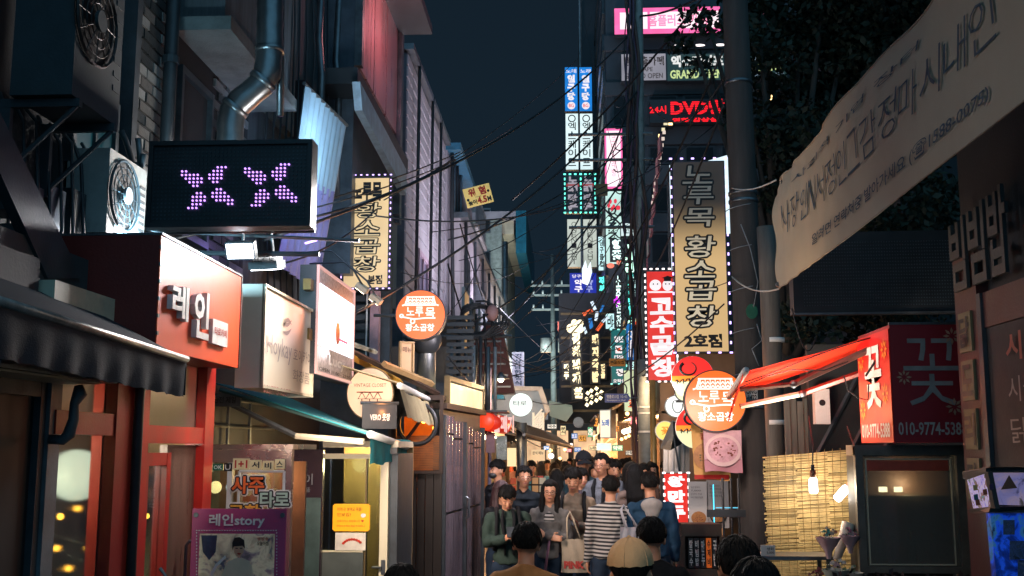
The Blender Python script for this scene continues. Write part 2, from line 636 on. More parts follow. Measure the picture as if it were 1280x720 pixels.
for k in range(4):
 b0 = .08 * k
 pts = []
 for s in np.linspace(0, 1, 16):
  pts.append((.12 + .10 * math.sin(s * PI * 1.3 + k) + b0 * .5, .15 + s * .8 - .12 * math.sin(s * 5), .75 - s * .75 + .12 * math.cos(s * 6 + k)))
 MB().tube(pts, .022, 7).build('pipe', [M_black, M_steel, M_acd, M_black][k], t, True)
t = thing('utility_boxes', 'dark electric meter boxes and cables under the air conditioner', 'meter box', (XW, 6.2, 2.95))
for k in range(5):
 y = -.6 + k * .28
 MB().box(.02, .18, y, y + .2, .1 + .07 * (k % 2), .46 + .05 * k).build('box', [M_acd, M_dark, M_steel][k % 3], t)
mb = MB()
for k in range(9):
 y = -.6 + k * .15
 mb.tube([(.2, y, .0), (.22, y + .05, .3), (.15, y + .1, .8 + .05 * (k % 3)), (.05, y + .15, 1.0)], .012, 5)
mb.build('cables', M_black, t, True, 'stuff')
t = thing('steel_staircase', 'dark slanting steel stair underside at the left edge of the photo', 'staircase', (-2.75, 4.4, 2.6))
A, B = onx(-40, 60, -2.75), onx(103, 348, -2.75)
A2, B2 = onx(-40, 128, -2.75), onx(60, 348, -2.75)
rel = lambda p: tuple(Vector(p) - t.location)
MB().slab([rel(A), rel(B), rel(B2), rel(A2)], (-1, 0, 0), .06).build('stringer', M_dark, t)
for k in range(9):
 p = A.lerp(B, .1 + k * .1)
 q = rel(p)
 MB().box(q[0] - .75, q[0] - .07, q[1] - .14, q[1] + .1, q[2] - .09, q[2] - .05).build('step', M_steel, t)
a, b = rel(onx(0, 365, -2.7)), rel(onx(110, 330, -2.7))
MB().box(-.8, -.02, -1.2, b[1] + .35, -.2, b[2] + .05).build('side_panel', M_acd, t)
def duct(label, pts, r, name='ventilation_duct', m=None, ribs=True, seg=16):
 p0 = Vector(pts[-1])
 t = thing(name, label, 'duct', p0)
 P = [Vector(p) - p0 for p in pts]
 rr = []
 Q = []
 for i in range(len(P) - 1):
  k = max(2, int((P[i + 1] - P[i]).length / .05))
  for j in range(k):
   Q.append(P[i].lerp(P[i + 1], j / k))
   rr.append(r * (1.05 if (j % 3 == 0 and ribs) else 1.0))
 Q.append(P[-1])
 rr.append(r)
 MB().tube(Q, rr, seg).build('duct_pipe', m or M_galv, t, True)
 return t
Yd = 8.3
dp = [(338, -60), (337, 60), (334, 92), (326, 106), (300, 128), (291, 140), (288, 156), (287, 205)]
t = duct('shiny silver bent ventilation duct above the purple pixel sign', [at(x, y, Yd) for x, y in dp], .105)
for (x, y) in ((337, 60), (331, 98), (296, 132)):
 p = at(x, y, Yd) - t.location
 q = at(x - (0 if x > 335 else 5), y + 6, Yd) - t.location
 MB().tube([p, q], .118, 16).build('joint_ring', M_galv, t, True)
t = thing('metal_downpipe', 'thin light drain pipe beside the silver duct', 'pipe', at(350, 145, 8.4))
MB().tube([Vector(at(352, -60, 8.4)) - t.location, (0, 0, 0)], .03, 8).build('pipe', M_steel, t, True)
r, w_, h_ = fsign('pixel_sign', 'black pixel display sign showing two glowing purple cross shapes', 'led sign', (185, 176, 390, 284), 6.8)
MB().box(-w_ / 2, w_ / 2, .004, .14, 0, h_).build('housing', M_black, r)
rim(r, w_, h_, .03, .03, M_black, y0=-.02)
pitch = w_ * 4.93 / 205
dim = MB()
for i in range(39):
 for j in range(19):
  x, z = -w_ / 2 + .045 + i * pitch, h_ - .05 - j * pitch
  s = .0045
  dim.box(x - s, x + s, -.004, .002, z - s, z + s)
dim.build('unlit_pixels', mat('unlit_pixel', '#3c4a52', .4, bump=0), r, kind='stuff')
glyph = {0: [9, 10, 11], 1: [0, 1, 8, 9, 10], 2: [0, 1, 2, 3, 4, 7, 8, 9, 10], 3: [1, 2, 3, 4, 5, 7, 8, 9, 10], 4: [2, 3, 4, 5, 8, 9], 5: [3, 4], 6: [9, 10],
         7: [4, 5, 8, 9, 10, 11], 8: [3, 4, 5, 6, 8, 9, 10, 11, 12], 9: [3, 4, 5, 6, 9, 10, 11, 12, 13], 10: [3, 4, 5, 12, 13], 11: [2, 3, 4]}
for gx in (7, 23):
 lit = MB()
 for j, cs in glyph.items():
  for i in cs:
   x = -w_ / 2 + .045 + (gx + i) * pitch
   z = h_ - .05 - (5 + j * .94 - (.5 if gx > 10 else 0)) * pitch
   n = 8
   lit.add([(x + (.0078 * math.cos(a) + .0022 * math.sin(a)), -.010, z + .0068 * math.sin(a) - .0034 * math.cos(a)) for a in [2 * PI * k / n for k in range(n)]], [tuple(range(n))])
 lit.build('lit_pixels', emis('purple_pixel', '#c08cff', 2.6, 0), r, kind='stuff')
MB().tube([(-.25, .1, h_), (-.25, .6, h_ + .1), (-.6, .9, h_ + .1)], .02, 6).build('arm', M_dark, r)
MB().tube([(w_ / 2, .12, -.012), (-w_ / 2 + .02, .12, -.012)], .008, 6).build('arm', M_steel, r)
M_redsign = mat('red_orange_signboard', '#e84a18', .45, 0, .06, 2, .03, dirt=.06)
r, w_, h_ = wsign('signboard', 'red signboard with raised white letters above the red framed shop', 'sign', 188, 287, 434, 293, -2.35)
MB().box(-w_ / 2, w_ / 2, .004, .62, 0, h_).build('box', mat('maroon_box', '#6a1c14', .5, 0, .15, 3, .1, dirt=.3), r)
MB().box(-w_ / 2 + .002, w_ / 2 - .002, -.0035, .0035, .002, h_ - .002).build('face', M_redsign, r)
MB().box(w_ / 2 + .003, w_ / 2 + .02, -.01, .62, 0, h_ + .01).build('end_trim', M_steel, r)
MB().box(-w_ / 2, w_ / 2, -.012, .6, h_ + .002, h_ + .016).build('top_flashing', M_steel, r)
def wallpos(px, py, X, root):  # pixel on the face of a left wall sign -> local x,z
 p = onx(px, py, X)
 return p.y - root.location.y, p.z - root.location.z
M_letter = mat('grey_white_letter', '#d6d4cc', .45, bump=.02)
for ch, (a, b, c2, d2) in {'레': (209, 352, 230, 400), '인': (237, 360, 256, 424)}.items():
 x0, z1 = wallpos(a, b, -2.35, r)
 x1, _ = wallpos(c2, b, -2.35, r)
 _, z0 = wallpos((a + c2) / 2, d2, -2.35, r)
 text(r, ch, x0, z0, x1, z1, M_letter, y=-.004, thick=.035, bold=.03, name='letter')
x0, z1 = wallpos(261, 398, -2.35, r)
x1, _ = wallpos(280, 398, -2.35, r)
_, z0 = wallpos(270, 432, -2.35, r)
pl = MB().box(x0, x1, -.03, -.002, z0, z1).build('plate', M_letter, r)
text(pl, '타로카페', x0 + .03, z0 + .06, x1 - .03, z1 - .05, M_redp, y=-.034, bold=.02)
for z in np.linspace(.08, h_ - .08, 6):
 MB().box(-w_ / 2 - .004, -w_ / 2 + .02, -.008, .001, z, z + .02).build('screw', M_steel, r)
M_hoy = mat('beige_acrylic', '#d9cdb8', .35, 0, .05, 2, .02)
r, w_, h_ = wsign('lightbox_sign', 'beige box sign with faint grey lettering right of the red signboard', 'sign', 323, 351, 484, 387, -2.3)
MB().box(-w_ / 2, w_ / 2, 0, .2, 0, h_).build('box', M_hoy, r)
rim(r, w_, h_, .02, .03, M_cream, y0=-.02)
M_fade = mat('faded_grey_print', '#8a7f78', .5, bump=0)
x0, z1 = wallpos(330, 415, -2.3, r)
x1, _ = wallpos(364, 415, -2.3, r)
_, z0 = wallpos(345, 452, -2.3, r)
text(r, 'Hoykay', x0 + .07, z0, x1, z1, M_fade, bold=0.0)
text(r, '호이카이', x1 + .06, z0 + .05, w_ / 2 - .08, z0 + .16, M_fade, bold=0)
text(r, '화장품', x1 + .06, z0 - .12, w_ / 2 - .12, z0 - .02, M_fade, bold=0)
text(r, '02)775-2277', x0, z0 - .28, x1, z0 - .2, mat('pink_print', '#b56a62', .5, bump=0), bold=0)
mk = MB()
cx, cz = (x0 + x1) / 2 + .25, z1 + .06
for k in range(3):
 pts = [(cx - .13 + .26 * s, -.008, cz + k * .035 + .05 * math.sin(s * PI) * (1 if k % 2 else -.5) + s * .05) for s in np.linspace(0, 1, 10)]
 for i in range(9):
  a, b = pts[i], pts[i + 1]
  hh = .014 * math.sin((i + .5) / 9 * PI) + .003
  mk.add([(a[0], a[1], a[2] - hh), (b[0], b[1], b[2] - hh), (b[0], b[1], b[2] + hh), (a[0], a[1], a[2] + hh)], [(0, 1, 2, 3)])
mk.build('logo', M_fade, r)
def floodlight(label, p, tgt, en, col='#eef2ff', sz=.11):
 t = thing('floodlight', label, 'floodlight', p)
 d = (Vector(tgt) - Vector(p)).normalized()
 rot = d.to_track_quat('-Y', 'Z')
 h = MB().box(-sz, sz, 0, .06, -sz * .6, sz * .6)
 for k in range(5):
  h.box(-sz * .9 + k * sz * .4, -sz * .85 + k * sz * .4, .06, .09, -sz * .5, sz * .5)
 o = h.build('body', M_dark, t)
 o.rotation_mode = 'QUATERNION'
 o.rotation_quaternion = rot
 l = MB().box(-sz * .9, sz * .9, -.006, -.001, -sz * .5, sz * .5).build('lens', E_flood, o)
 MB().tube([(0, .05, 0), (0, .12, sz), (0, .3, sz)], .012, 6).build('arm', M_steel, o)
 lamp('SPOT', Vector(p) + d * .03, en, col, .06, tgt, 'sign_wash_light', math.radians(130))
 return t
floodlight('floodlight shining down on the red signboard', at(300, 314, 7.75), at(262, 345, 7.2), 24)
lamp('SPOT', at(292, 322, 7.35) + Vector((.5, 0, .1)), 26, '#eef2ff', .06, at(255, 385, 6.9), 'sign_wash_light', math.radians(100))
floodlight('brighter floodlight hanging above the beige box sign', at(334, 336, 8.1), at(345, 470, 8.3), 80, sz=.12)
t = thing('lamp_bar', 'thin horizontal steel bar carrying the floodlights', 'bracket', at(300, 335, 7.9))
MB().tube([(-.5, 0, .28), (.9, 0, .20)], .014, 6).build('bar', M_steel, t)
MB().tube([(-.5, .0, .12), (.6, 0, .10)], .02, 6).build('bar', M_dark, t)
lamp('AREA', (-1.55, 8.4, 3.7), 90, '#fff8f4', .5, (-2.35, 6.35, 3.0), 'sign_wash_light')  # added area light, placed to throw a white sheen on the red sign
lamp('AREA', at(168, 300, 6.9), 34, '#a8e0f8', .2, (XW, 8.4, 4.6), 'brick_fill')  # added light without a fixture, brightens the bricks
lamp('AREA', at(420, 300, 9.0), 14, '#dfe8ff', .5, at(385, 240, 11.5), 'flood_spill')
def corrugated(P00, P10, P11, P01, waves, amp, m, parent, name='panel', nu=None, thick=True):
 """P00->P10 across the waves, P00->P01 along"""
 P00, P10, P11, P01 = [Vector(p) for p in (P00, P10, P11, P01)]
 nrm = (P10 - P00).cross(P01 - P00).normalized()
 nu = nu or waves * 6 + 1
 rows = []
 for off in ((0, .006) if thick else (0,)):
  for v in (0, 1):
   rows.append([P00.lerp(P10, i / (nu - 1)).lerp(P01.lerp(P11, i / (nu - 1)), v) + nrm * (amp * math.sin(2 * PI * waves * i / (nu - 1)) + off) for i in range(nu)])
 mb = MB()
 mb.grid(rows[:2], nu, 2)
 if thick:
  mb.grid([rows[3], rows[2]], nu, 2)
 return mb.build(name, m, parent, True)
M_plas = mat('frosted_plastic', '#9fb6c4', .35, 0, .1, 3, .1, dirt=.15)
Yc = 11.6
t = thing('corrugated_canopy', 'pale blue corrugated plastic sheet standing above the box signs', 'canopy', at(385, 330, Yc))
q = lambda x, y, Y: Vector(at(x, y, Y)) - t.location
corrugated(q(382, 106, 10.6), q(432, 156, 12.6), q(416, 250, 12.6), q(368, 215, 10.6), 9, .02, M_plas, t)
M_plas2 = mat('lilac_plastic', '#8f8cc0', .3, 0, .2, 3, .1)
corrugated(q(368, 216, 10.6), q(418, 240, 12.6), q(396, 365, 12.6), q(346, 330, 10.6), 7, .02, M_plas2, t)
MB().tube([q(380, 104, 10.6), q(434, 157, 12.6)], .02, 6).build('edge_rail', M_steel, t)
for k in range(4):
 a, b = q(358 + 8 * k, 262 + 14 * k, 10.4), q(372 + 8 * k, 258 + 14 * k, 10.7)
 MB().tube([a, b], .012, 5).build('light_tube', E_lilac, t)
lamp('AREA', at(392, 250, 10.1), 10, '#9fd0ff', .4, at(400, 170, 11.6), 'canopy_light')
lamp('AREA', at(452, 210, 10.9), 22, '#bfe4ff', .4, at(398, 190, 11.6), 'canopy_light')
lamp('POINT', at(355, 320, 10.2), 5, '#a08cff', .1, None, 'canopy_purple_light')
t = thing('concrete_building', 'stained concrete block with pipes and dark panels above the box signs', 'building', (-3.3, 10.65, 0))
MB().box(-4, 0, .0, 3.4, 0, 11.5).build('wall', M_conc_dark, t)
MB().box(0, .1, .1, 1.6, 5.6, 9.6).build('panel', M_conc, t)
MB().box(0, .16, 1.9, 3.3, 4.6, 6.4).build('panel', mat('maroon_panel', '#3a2224', .7, dirt=.3), t)
for (px, X) in ((402, -3.05), (424, -3.0)):
 y = Yof(px, X, 100) - 10.65
 MB().tube([(X + 3.3, y, 5.2), (X + 3.3, y, 6.6), (X + 3.25, y, 7.1), (X + 3.3, y + .1, 10)], .045, 8).build('pipe', M_steel, t, True)
mb = MB()
for k in range(12):
 y = .2 + k * .26
 mb.tube([(.12, y, 8.4), (.2, y + .15 * math.sin(k), 6.8), (.14, y + .1, 5.2), (.2, y + .2, 3.4)], .012, 5)
mb.build('cables', M_black, t, True, 'stuff')
M_pinklit = mat('pink_lit_metal', '#b98c90', .3, .55, .2, 1.2, .1, streak=True, dirt=.1)  # base colour carries the pink light reflected by the metal
xp = -2.75
ya, yb = Yof(447, xp, 120), Yof(497, xp, 120)
za, zb = onx(452, 82, xp).z, onx(452, -60, xp).z
t = thing('metal_clad_building', 'house with rose lit vertical metal panels high above the dark canopy', 'building', (xp, ya, 0))
D = yb - ya
zlow = onx(452, 88, xp).z - .02
M_frame = mat('grey_cladding', '#4b5660', .45, .3, dirt=.3)
MB().box(-2.5, -.05, 0, D + .5, 4.2, zb + 1.5).build('wall', M_frame, t)
nP = 3
for k in range(nP):
 a, b = .12 + k * (D - .14) / nP, .12 + (k + 1) * (D - .14) / nP - .06
 MB().box(-.048, .0, a, b, zlow + .02, zb + 1.4).build('panel', M_pinklit, t)
MB().box(-.05, .05, -.02, .11, zlow, zb + 1.4).build('trim', M_steel, t)
MB().box(-.05, .06, D, D + .12, zlow - 1.3, zb + 1.4).build('trim', M_steel, t)
MB().box(-.05, .03, D + .2, D + .42, zlow - 1.4, zb + 1.4).build('trim', M_frame, t)
MB().box(-1.5, .55, .3, D + .1, zb + .15, zb + .3).build('roof_overhang', M_dark, t)
a = onx(452, 84, xp) ; b = onx(510, 214, xp)
P = lambda px, py, X: tuple(onx(px, py, X) - t.location)
sl = MB().slab([P(447, 84, xp + .12), P(510, 200, xp + .12), P(510, 216, xp + .12), P(447, 104, xp + .12)], (-1, 0, 0), .5)
sl.build('eave', M_black, t)
MB().slab([P(450, 102, xp + .2), P(508, 212, xp + .2), P(508, 244, xp + .2), P(453, 138, xp + .2)], (-1, 0, 0), .1).build('lower_fascia', mat('pale_blue_fascia', '#9cb6c4', .4, .2, dirt=.2), t)
lamp('AREA', (-1.75, ya + 1.2, za + .9), 34, '#ff9ca0', .3, (xp, ya + 1.3, za + 1.3), 'rose_fill')  # added lamp by the panels, stands in for a far pink sign
xs = -3.0
y0, y1 = Yof(507, xs, 300), Yof(556, xs, 300)
zt0, zt1 = onx(510, 72, xs).z, onx(553, 163, xs).z
ztop = (zt0 + zt1) / 2
t = thing('siding_building', 'tall building clad in pale horizontal siding boards beyond the rose metal house', 'building', (xs, y0, 0))
MB().box(-4, -.03, 0, y1 - y0, 0, ztop - .03).build('wall', M_frame, t)
M_siding = mat('pale_siding', '#a5a0a6', .5, .1, .14, 1.5, .1, dirt=.35)
nr, ncol = 26, 4
dz = (ztop - 3.0) / nr
cw = (y1 - y0) / ncol
sid_me = MB().box(-.03, .0, 0, cw - .03, 0, dz - .05).mesh('board', M_siding)
wins = {(1, 6), (1, 7), (1, 8), (1, 9), (1, 10), (1, 11), (3, 4), (3, 5), (3, 6), (3, 7), (3, 8), (3, 9)}
for i in range(nr):
 for j in range(ncol):
  if (j, i) in wins:
   continue
  inst(sid_me, 'board', t, (random.uniform(-.004, .004), j * cw + .01, 3.0 + i * dz), (0, random.uniform(-.012, .012), 0))
for (j, i0, i1) in ((1, 6, 12), (3, 4, 10)):
 z0, z1 = 3.0 + i0 * dz, 3.0 + i1 * dz - .04
 a, b = j * cw + .05, (j + 1) * cw - .08
 wf = MB()
 wf.box(-.03, .04, a, a + .12, z0, z1).box(-.03, .04, b - .12, b, z0, z1).box(-.03, .038, a + .12, b - .12, z1 - .1, z1).box(-.03, .06, a + .12, b - .12, z0, z0 + .1)
 wf.box(-.03, .03, (a + b) / 2 - .04, (a + b) / 2 + .04, z0 + .1, z1 - .1)
 o = wf.build('window', mat('pink_frame', '#9c8794', .5, dirt=.2), t)
 MB().box(-.028, -.01, a + .12, b - .12, z0 + .1, z1 - .1).build('pane', emis('lilac_window', '#a898c8', .28, .4, 1.2, '#20242c'), o)
MB().box(-4, .12, -.1, y1 - y0 + .1, ztop, ztop + .12).build('roof_edge', M_steel, t)
for yy in (.9, 3.1, (y1 - y0) * .72):
 MB().tube([(.08, yy, 3), (.08, yy + .05, 6.2), (.1, yy, ztop + .1)], .035, 7).build('pipe', M_black, t, True)
lamp('AREA', (-.9, y0 + 3.5, 4.2), 430, '#eee8ff', 1.2, (xs, y0 + 4.5, 7), 'street_uplight')
xs2 = -3.0
y2, y3 = Yof(558, xs2, 300), Yof(590, xs2, 300)
zt = onx(566, 205, xs2).z
t = thing('white_rendered_building', 'white rendered building with steel railing and drain pipes past the siding', 'building', (xs2, y2, 0))
M_render = mat('dirty_white_render', '#a09aa2', .8, 0, .15, 1, .4, dirt=.45)
MB().box(-4, 0, 0, y3 - y2, 0, zt).build('wall', M_render, t)
MB().box(-4, .35, -.05, y3 - y2, zt, zt + .18).build('roof', mat('blue_edge', '#3a6a80', .4, .3), t)
for k, yy in enumerate((.3, .9, 1.6, 2.6)):
 MB().tube([(.12 + .04 * k, yy, 2.6), (.14, yy + .1, 5.5), (.1, yy, 8), (.1, yy, zt)], .05, 7).build('pipe', [M_black, M_steel, M_black, M_steel][k], t, True)
for i, z in enumerate((5.6, 8.2)):
 for k in range(9):
  yy = 3.0 + k * .42
  MB().tube([(.5, yy, z), (.5, yy, z + .95)], .018, 5).build('railing_bar', M_steel, t)
 MB().tube([(.5, 2.9, z + .95), (.5, 6.6, z + .95)], .03, 6).build('handrail', M_steel, t)
 MB().box(0, .55, 2.9, 6.6, z - .12, z).build('balcony_slab', M_conc, t)
MB().box(0, .3, .2, 2.8, 4.0, 4.3).build('ledge', M_render, t)
lamp('AREA', (-1.2, y2 + 2.5, 3.4), 330, '#f0e6ff', 1.0, (xs2, y2 + 3.5, 6), 'street_uplight')
t = thing('long_white_building', 'long pale building with streaked wall, small windows and pipes below the blue roofed house', 'building', (-2.72, 27.6, 0))
M_pale = mat('streaked_pale_render', '#a8a2a6', .8, 0, .12, 1, .4, streak=True, dirt=.5)
MB().box(-4, 0, 0, 19, 0, 7.9).build('wall', M_pale, t)
MB().box(-4, .2, -.1, 19, 7.9, 8.05).build('roof_edge', M_steel, t)
MB().box(0, .12, 0, 19, 5.3, 5.42).build('ledge', M_conc, t)
for k in range(6):
 y = 1 + k * 2.9
 for z in (3.6, 6.0):
  o = MB().box(0, .06, y, y + 1.3, z, z + 1.1).build('window', M_dark, t)
  MB().box(.061, .07, y + .1, y + 1.2, z + .1, z + 1.0).build('pane', M_dglass, o)
 MB().tube([(.12, y - .5, 2.8), (.12, y - .4, 5.2), (.1, y - .6, 7.9)], .05, 6).build('pipe', [M_black, M_steel][k % 2], t, True)
lamp('AREA', (-1.0, 31, 5.2), 210, '#f0e6ff', .8, (-2.7, 32.5, 6.4), 'street_uplight')
lamp('AREA', (-1.0, 39, 5.2), 210, '#f0ecf0', .8, (-2.7, 40.5, 6.4), 'street_uplight')
xs3 = -2.6
y4 = 46.
t = thing('blue_roofed_building', 'far white house with a blue edged roof projecting into the alley', 'building', (at(612, 300, y4).x, y4, 0))
a, b = at(590, 275, y4), at(642, 275, y4)
W_ = b.x - a.x
x0 = a.x - t.location.x
ht = a.z
MB().box(x0 - 3, x0 + W_ * .72, 0, 12, 0, ht).build('wall', mat('pale_green_render', '#8b9690', .8, dirt=.4), t)
MB().box(x0 - 3.2, x0 + W_ + .1, -.1, 12.2, ht, ht + .35).build('roof', M_render, t)
MB().box(x0 + W_ + .1, x0 + W_ + .55, -.12, 12.2, ht - 1.5, ht + .37).build('gutter', mat('teal_gutter', '#1d6478', .35, .3), t)
MB().box(x0 + W_ * .72, x0 + W_, .2, 12, ht - .6, ht).build('soffit', M_cream, t)
for k in range(5):
 z = 3.6 + k * 1.9
 o = MB().box(x0 + W_ * .15, x0 + W_ * .45, -.06, 0, z, z + 1.1).build('window', M_steel, t)
 MB().box(x0 + W_ * .17, x0 + W_ * .43, -.07, -.061, z + .08, z + 1.02).build('pane', M_dglass, o)
MB().tube([(x0 + W_ * .8, -.1, ht - 1), (x0 + W_ * .8, -.1, 3)], .12, 8).build('drain_pipe', M_steel, t, True)
lamp('AREA', (-1.2, 43, 4.5), 420, '#e4f0f0', 1.0, (-3, 46.5, 9), 'street_uplight')
# ================================================================ left shopfronts
xa = -2.6
t = thing('dark_shop', 'unlit dark shopfront with sliding glass doors at the left edge under the black awning', 'shop', (xa, 3.4, 0))
yq = Yof(50, xa) - 3.4
MB().box(-1.8, -.06, 0, yq + .0, 0, 2.9).build('wall', mat('shop_dark_wall', '#262c32', .7), t)
for k in range(3):
 a, b = k * yq / 3, (k + 1) * yq / 3
 o = MB().box(-.05, .02, a, a + .06, 0, 2.3).box(-.05, .02, b - .06, b - .004, 0, 2.3).box(-.05, .018, a + .06, b - .06, 2.2, 2.3).box(-.05, .018, a + .06, b - .06, 0, .15).build('door', M_dark, t)
 MB().box(-.03, -.015, a + .06, b - .06, .15, 2.2).build('pane', M_dglass, o)
MB().box(-.06, .04, yq, yq + .12, 0, 2.45).build('post', mat('grey_post', '#5e6468', .5, dirt=.3), t)
o = MB().box(.0, .28, yq - .95, yq + .22, 2.28, 2.42).build('light_box', M_steel, t)
MB().box(.04, .24, yq - .9, yq + .1, 2.27, 2.279).build('diffuser', mat('dim_diffuser', '#b0aa90', .5), o)
t = thing('curved_hose', 'thick black curved hose hanging in front of the glowing shop window', 'hose', at(86, 552, 5.2))
qq = lambda x, y: tuple(Vector(at(x, y, 5.2)) - t.location)
MB().tube([qq(98, 482), qq(100, 492), qq(93, 505), qq(92, 525), qq(86, 543), qq(78, 550), qq(62, 549)], [.02, .035, .022, .026, .03, .026, .024], 10).build('hose', mat('grey_hose', '#4a5054', .5), t, True)
yr0, yr1 = Yof(56, xa), Yof(256, xa)
t = thing('red_framed_shop', 'shop with red painted frames and warm glowing glass behind the black awning', 'shop', (xa, yr0, 0))
Wd = yr1 - yr0
def yl(px):
 return Yof(px, xa) - yr0
top = 2.5
MB().box(-1.6, -1.5, 0, Wd, 0, 2.6).build('back_wall', mat('warm_brown_wall', '#8a7450', .7, 0, .3, 3, .2, dirt=.3), t)
MB().box(-1.5, -.01, 0, .06, 0, 2.6).build('side_wall', mat('warm_brown_wall', '#6a4a2c'), t)
MB().box(-1.5, -.01, Wd - .06, Wd - .0, 0, 2.6).build('side_wall', mat('warm_brown_wall', '#6a4a2c'), t)
MB().box(-1.5, .0, 0, Wd, 2.62, 2.8).build('ceiling', M_cream, t)
MB().box(-1.499, -.06, .06, Wd - .06, -.0, .03).build('floor_board', M_wood, t)
M_redd = mat('dark_red_frame', '#841812', .4, 0, .15, 5, .1, dirt=.1)
for (pa, pb, m) in ((131, 152, M_redd), (158, 173, M_redp), (245, 256, M_redp)):
 MB().box(-.08, .06, yl(pa), yl(pb), 0, 2.62).build('post', m, t)
MB().box(-.06, .05, yl(56), yl(131), 2.02, 2.14).build('rail', M_redd, t)
MB().box(-.06, .05, yl(173), yl(245), 1.98, 2.09).build('rail', M_redp, t)
MB().box(-.06, .05, .06, yl(131), 0, .35).build('plinth', M_redd, t)
M_frost = glass('misty_glass', '#d8dcd0', .2, .10, .12, .34, '#6a7478')
MB().box(-.02, -.01, .02, yl(131), .35, 2.02).build('pane', M_frost, t)
MB().box(-.02, -.01, .02, yl(131), 2.14, 2.6).build('pane', M_frost, t)
MB().box(-.02, -.01, yl(173), yl(245), 2.09, 2.6).build('pane', M_frost, t)
MB().box(-.022, -.012, yl(152), yl(158), .0, 2.6).build('pane', M_frost, t)
o = MB().ell((-.5, yl(131) + .75, 1.78), (.17, .17, .16), 18, 12).build('glow_globe', emis('glow_globe', '#e8f4f0', 1.8, .1), t, True)  # added glowing globe, stands in for a blurred reflection in the pane
da, db = yl(176), yl(209)
o = MB().box(-.05, .03, da, da + .07, 0, 1.92).box(-.05, .03, db - .07, db, 0, 1.92).box(-.05, .028, da + .07, db - .07, 1.84, 1.92).box(-.05, .028, da + .07, db - .07, 0, .2).build('door', M_redp, t)
MB().box(-.015, -.005, da + .07, db - .07, .2, 1.84).build('pane', M_glass, o)
MB().tube([(.03, db - .11, .85), (.07, db - .11, .9), (.07, db - .11, 1.15), (.03, db - .11, 1.2)], .012, 6).build('handle', M_steel, o)
MB().box(-.05, .0, db + .003, yl(245) - .003, 0, 1.97).build('side_panel', mat('wet_brown_panel', '#5c463a', .3, 0, .4, 3, .3, streak=True), t)
o = MB().box(-1.15, -.75, .25, yl(131) - .1, 2.2, 2.26).build('ceiling_lamp', E_white, t)
for k in range(3):
 MB().box(-1.4, -.9, .3 + k * .55, .6 + k * .55, .03, 1.1 + .15 * k).build('shelf', M_wood, t)
lamp('POINT', (xa - .55, yr0 + .45, 1.95), 120, '#fff0d8', .12, None, 'shop_interior_light')
lamp('POINT', (xa - .8, yr0 + Wd * .75, 2.3), 55, '#ff9050', .1, None, 'shop_interior_light')
t2 = thing('fairy_lights', 'string of small warm fairy lights inside the red framed shop window', 'fairy lights', (xa - .35, yr0, .1))
rnd = random.Random(3)
bulb_me = MB().ell((0, 0, 0), .018, 8, 6).mesh('bulb', E_amber)
pts = []
for k in range(26):
 p = (rnd.uniform(-.9, .2), .1 + (k / 25) * (Wd - .2), 1.28 + .26 * math.sin(k * 1.7) + rnd.uniform(-.12, .12))
 pts.append(p)
 inst(bulb_me, 'bulb', t2, p)
MB().tube([(p[0], p[1], p[2] + .02) for p in pts], .004, 4).build('cord', M_black, t2)
t = thing('red_vent_pipe', 'dark vertical pipe with rounded top in front of the red door', 'pipe', (at(164, 700, 6.3).x, 6.3, 0))
zt_ = at(164, 482, 6.3).z
MB().tube([(0, 0, 0), (0, 0, zt_ - .1), (.01, -.02, zt_ - .03), (.04, -.06, zt_ + .03), (.08, -.12, zt_ + .02)], .03, 10).build('pipe', M_black, t, True)
M_awnb = cloth('black_awning_cloth', '#2e3238')
xw = -2.12
ya_, yb_ = Yof(-60, xw), Yof(233, xw, 450)
t = thing('black_awning', 'long black awning with pale edge rail over the near left shops', 'awning', (xw, ya_, 0))
zr = onx(232, 449, xw).z
zr0 = onx(0, 374, xw).z
Lw = yb_ - ya_
MB().tube([(0, 0, zr0), (0, Lw, zr)], .02, 8).build('edge_rail', mat('scuffed_aluminium', '#8a8680', .4, .5, .4, 12, .2), t, True)
n = 60
rows = []
for v in range(4):
 rows.append([(.012 * math.sin(i * .9) * v / 3 - .004 * v, Lw * i / (n - 1), zr0 + (zr - zr0) * i / (n - 1) - .02 - v * (.19 + .004 * math.sin(i * 1.7)) / 3) for i in range(n)])
MB().grid(rows, n, 4).build('valance', M_awnb, t, True)
MB().slab([(0, 0, zr0), (0, Lw, zr), (-.55, Lw, zr + .28), (-.55, 0, zr0 + .28)], (0, 0, -1), .008).build('canopy_cloth', M_awnb, t)
MB().slab([(0, Lw, zr), (-.55, Lw, zr + .28), (-.55, Lw, zr - .1), (0, Lw, zr - .2)], (0, 1, 0), .006).build('end_flap', M_awnb, t)
Yb = 8.2
r, w_, h_ = fsign('fortune_booth', 'glass booth with steel lintel and cartoon lettering stickers behind the pink poster', 'booth', (230, 562, 366, 860), Yb)
M_brushed = mat('brushed_steel', '#a8928a', .28, .8, .15, 2, .1, dirt=.15)
def bp(px, py, Y=Yb, root=r):
 p = at(px, py, Y)
 return p.x - root.location.x, p.z - root.location.z
r.location.z = 0
x0, zt = bp(232, 562)
x1, zb_ = bp(365, 578)
MB().box(x0, x1, -.02, .06, zb_, zt).build('lintel', M_brushed, r)
MB().box(x0, x0 + .05, -.01, .06, 0, zb_).build('post', M_brushed, r)
MB().box(x1 - .06, x1, -.01, .06, 0, zb_).build('post', M_brushed, r)
xm, _ = bp(287, 600)
MB().box(xm - .02, xm + .02, .0, .05, 0, zb_).build('post', M_white, r)
MB().box(x0 + .05, xm - .02, .02, .03, 0, zb_).build('pane', M_glass, r)
MB().box(xm + .02, x1 - .06, .02, .03, 0, zb_).build('pane', M_glass, r)
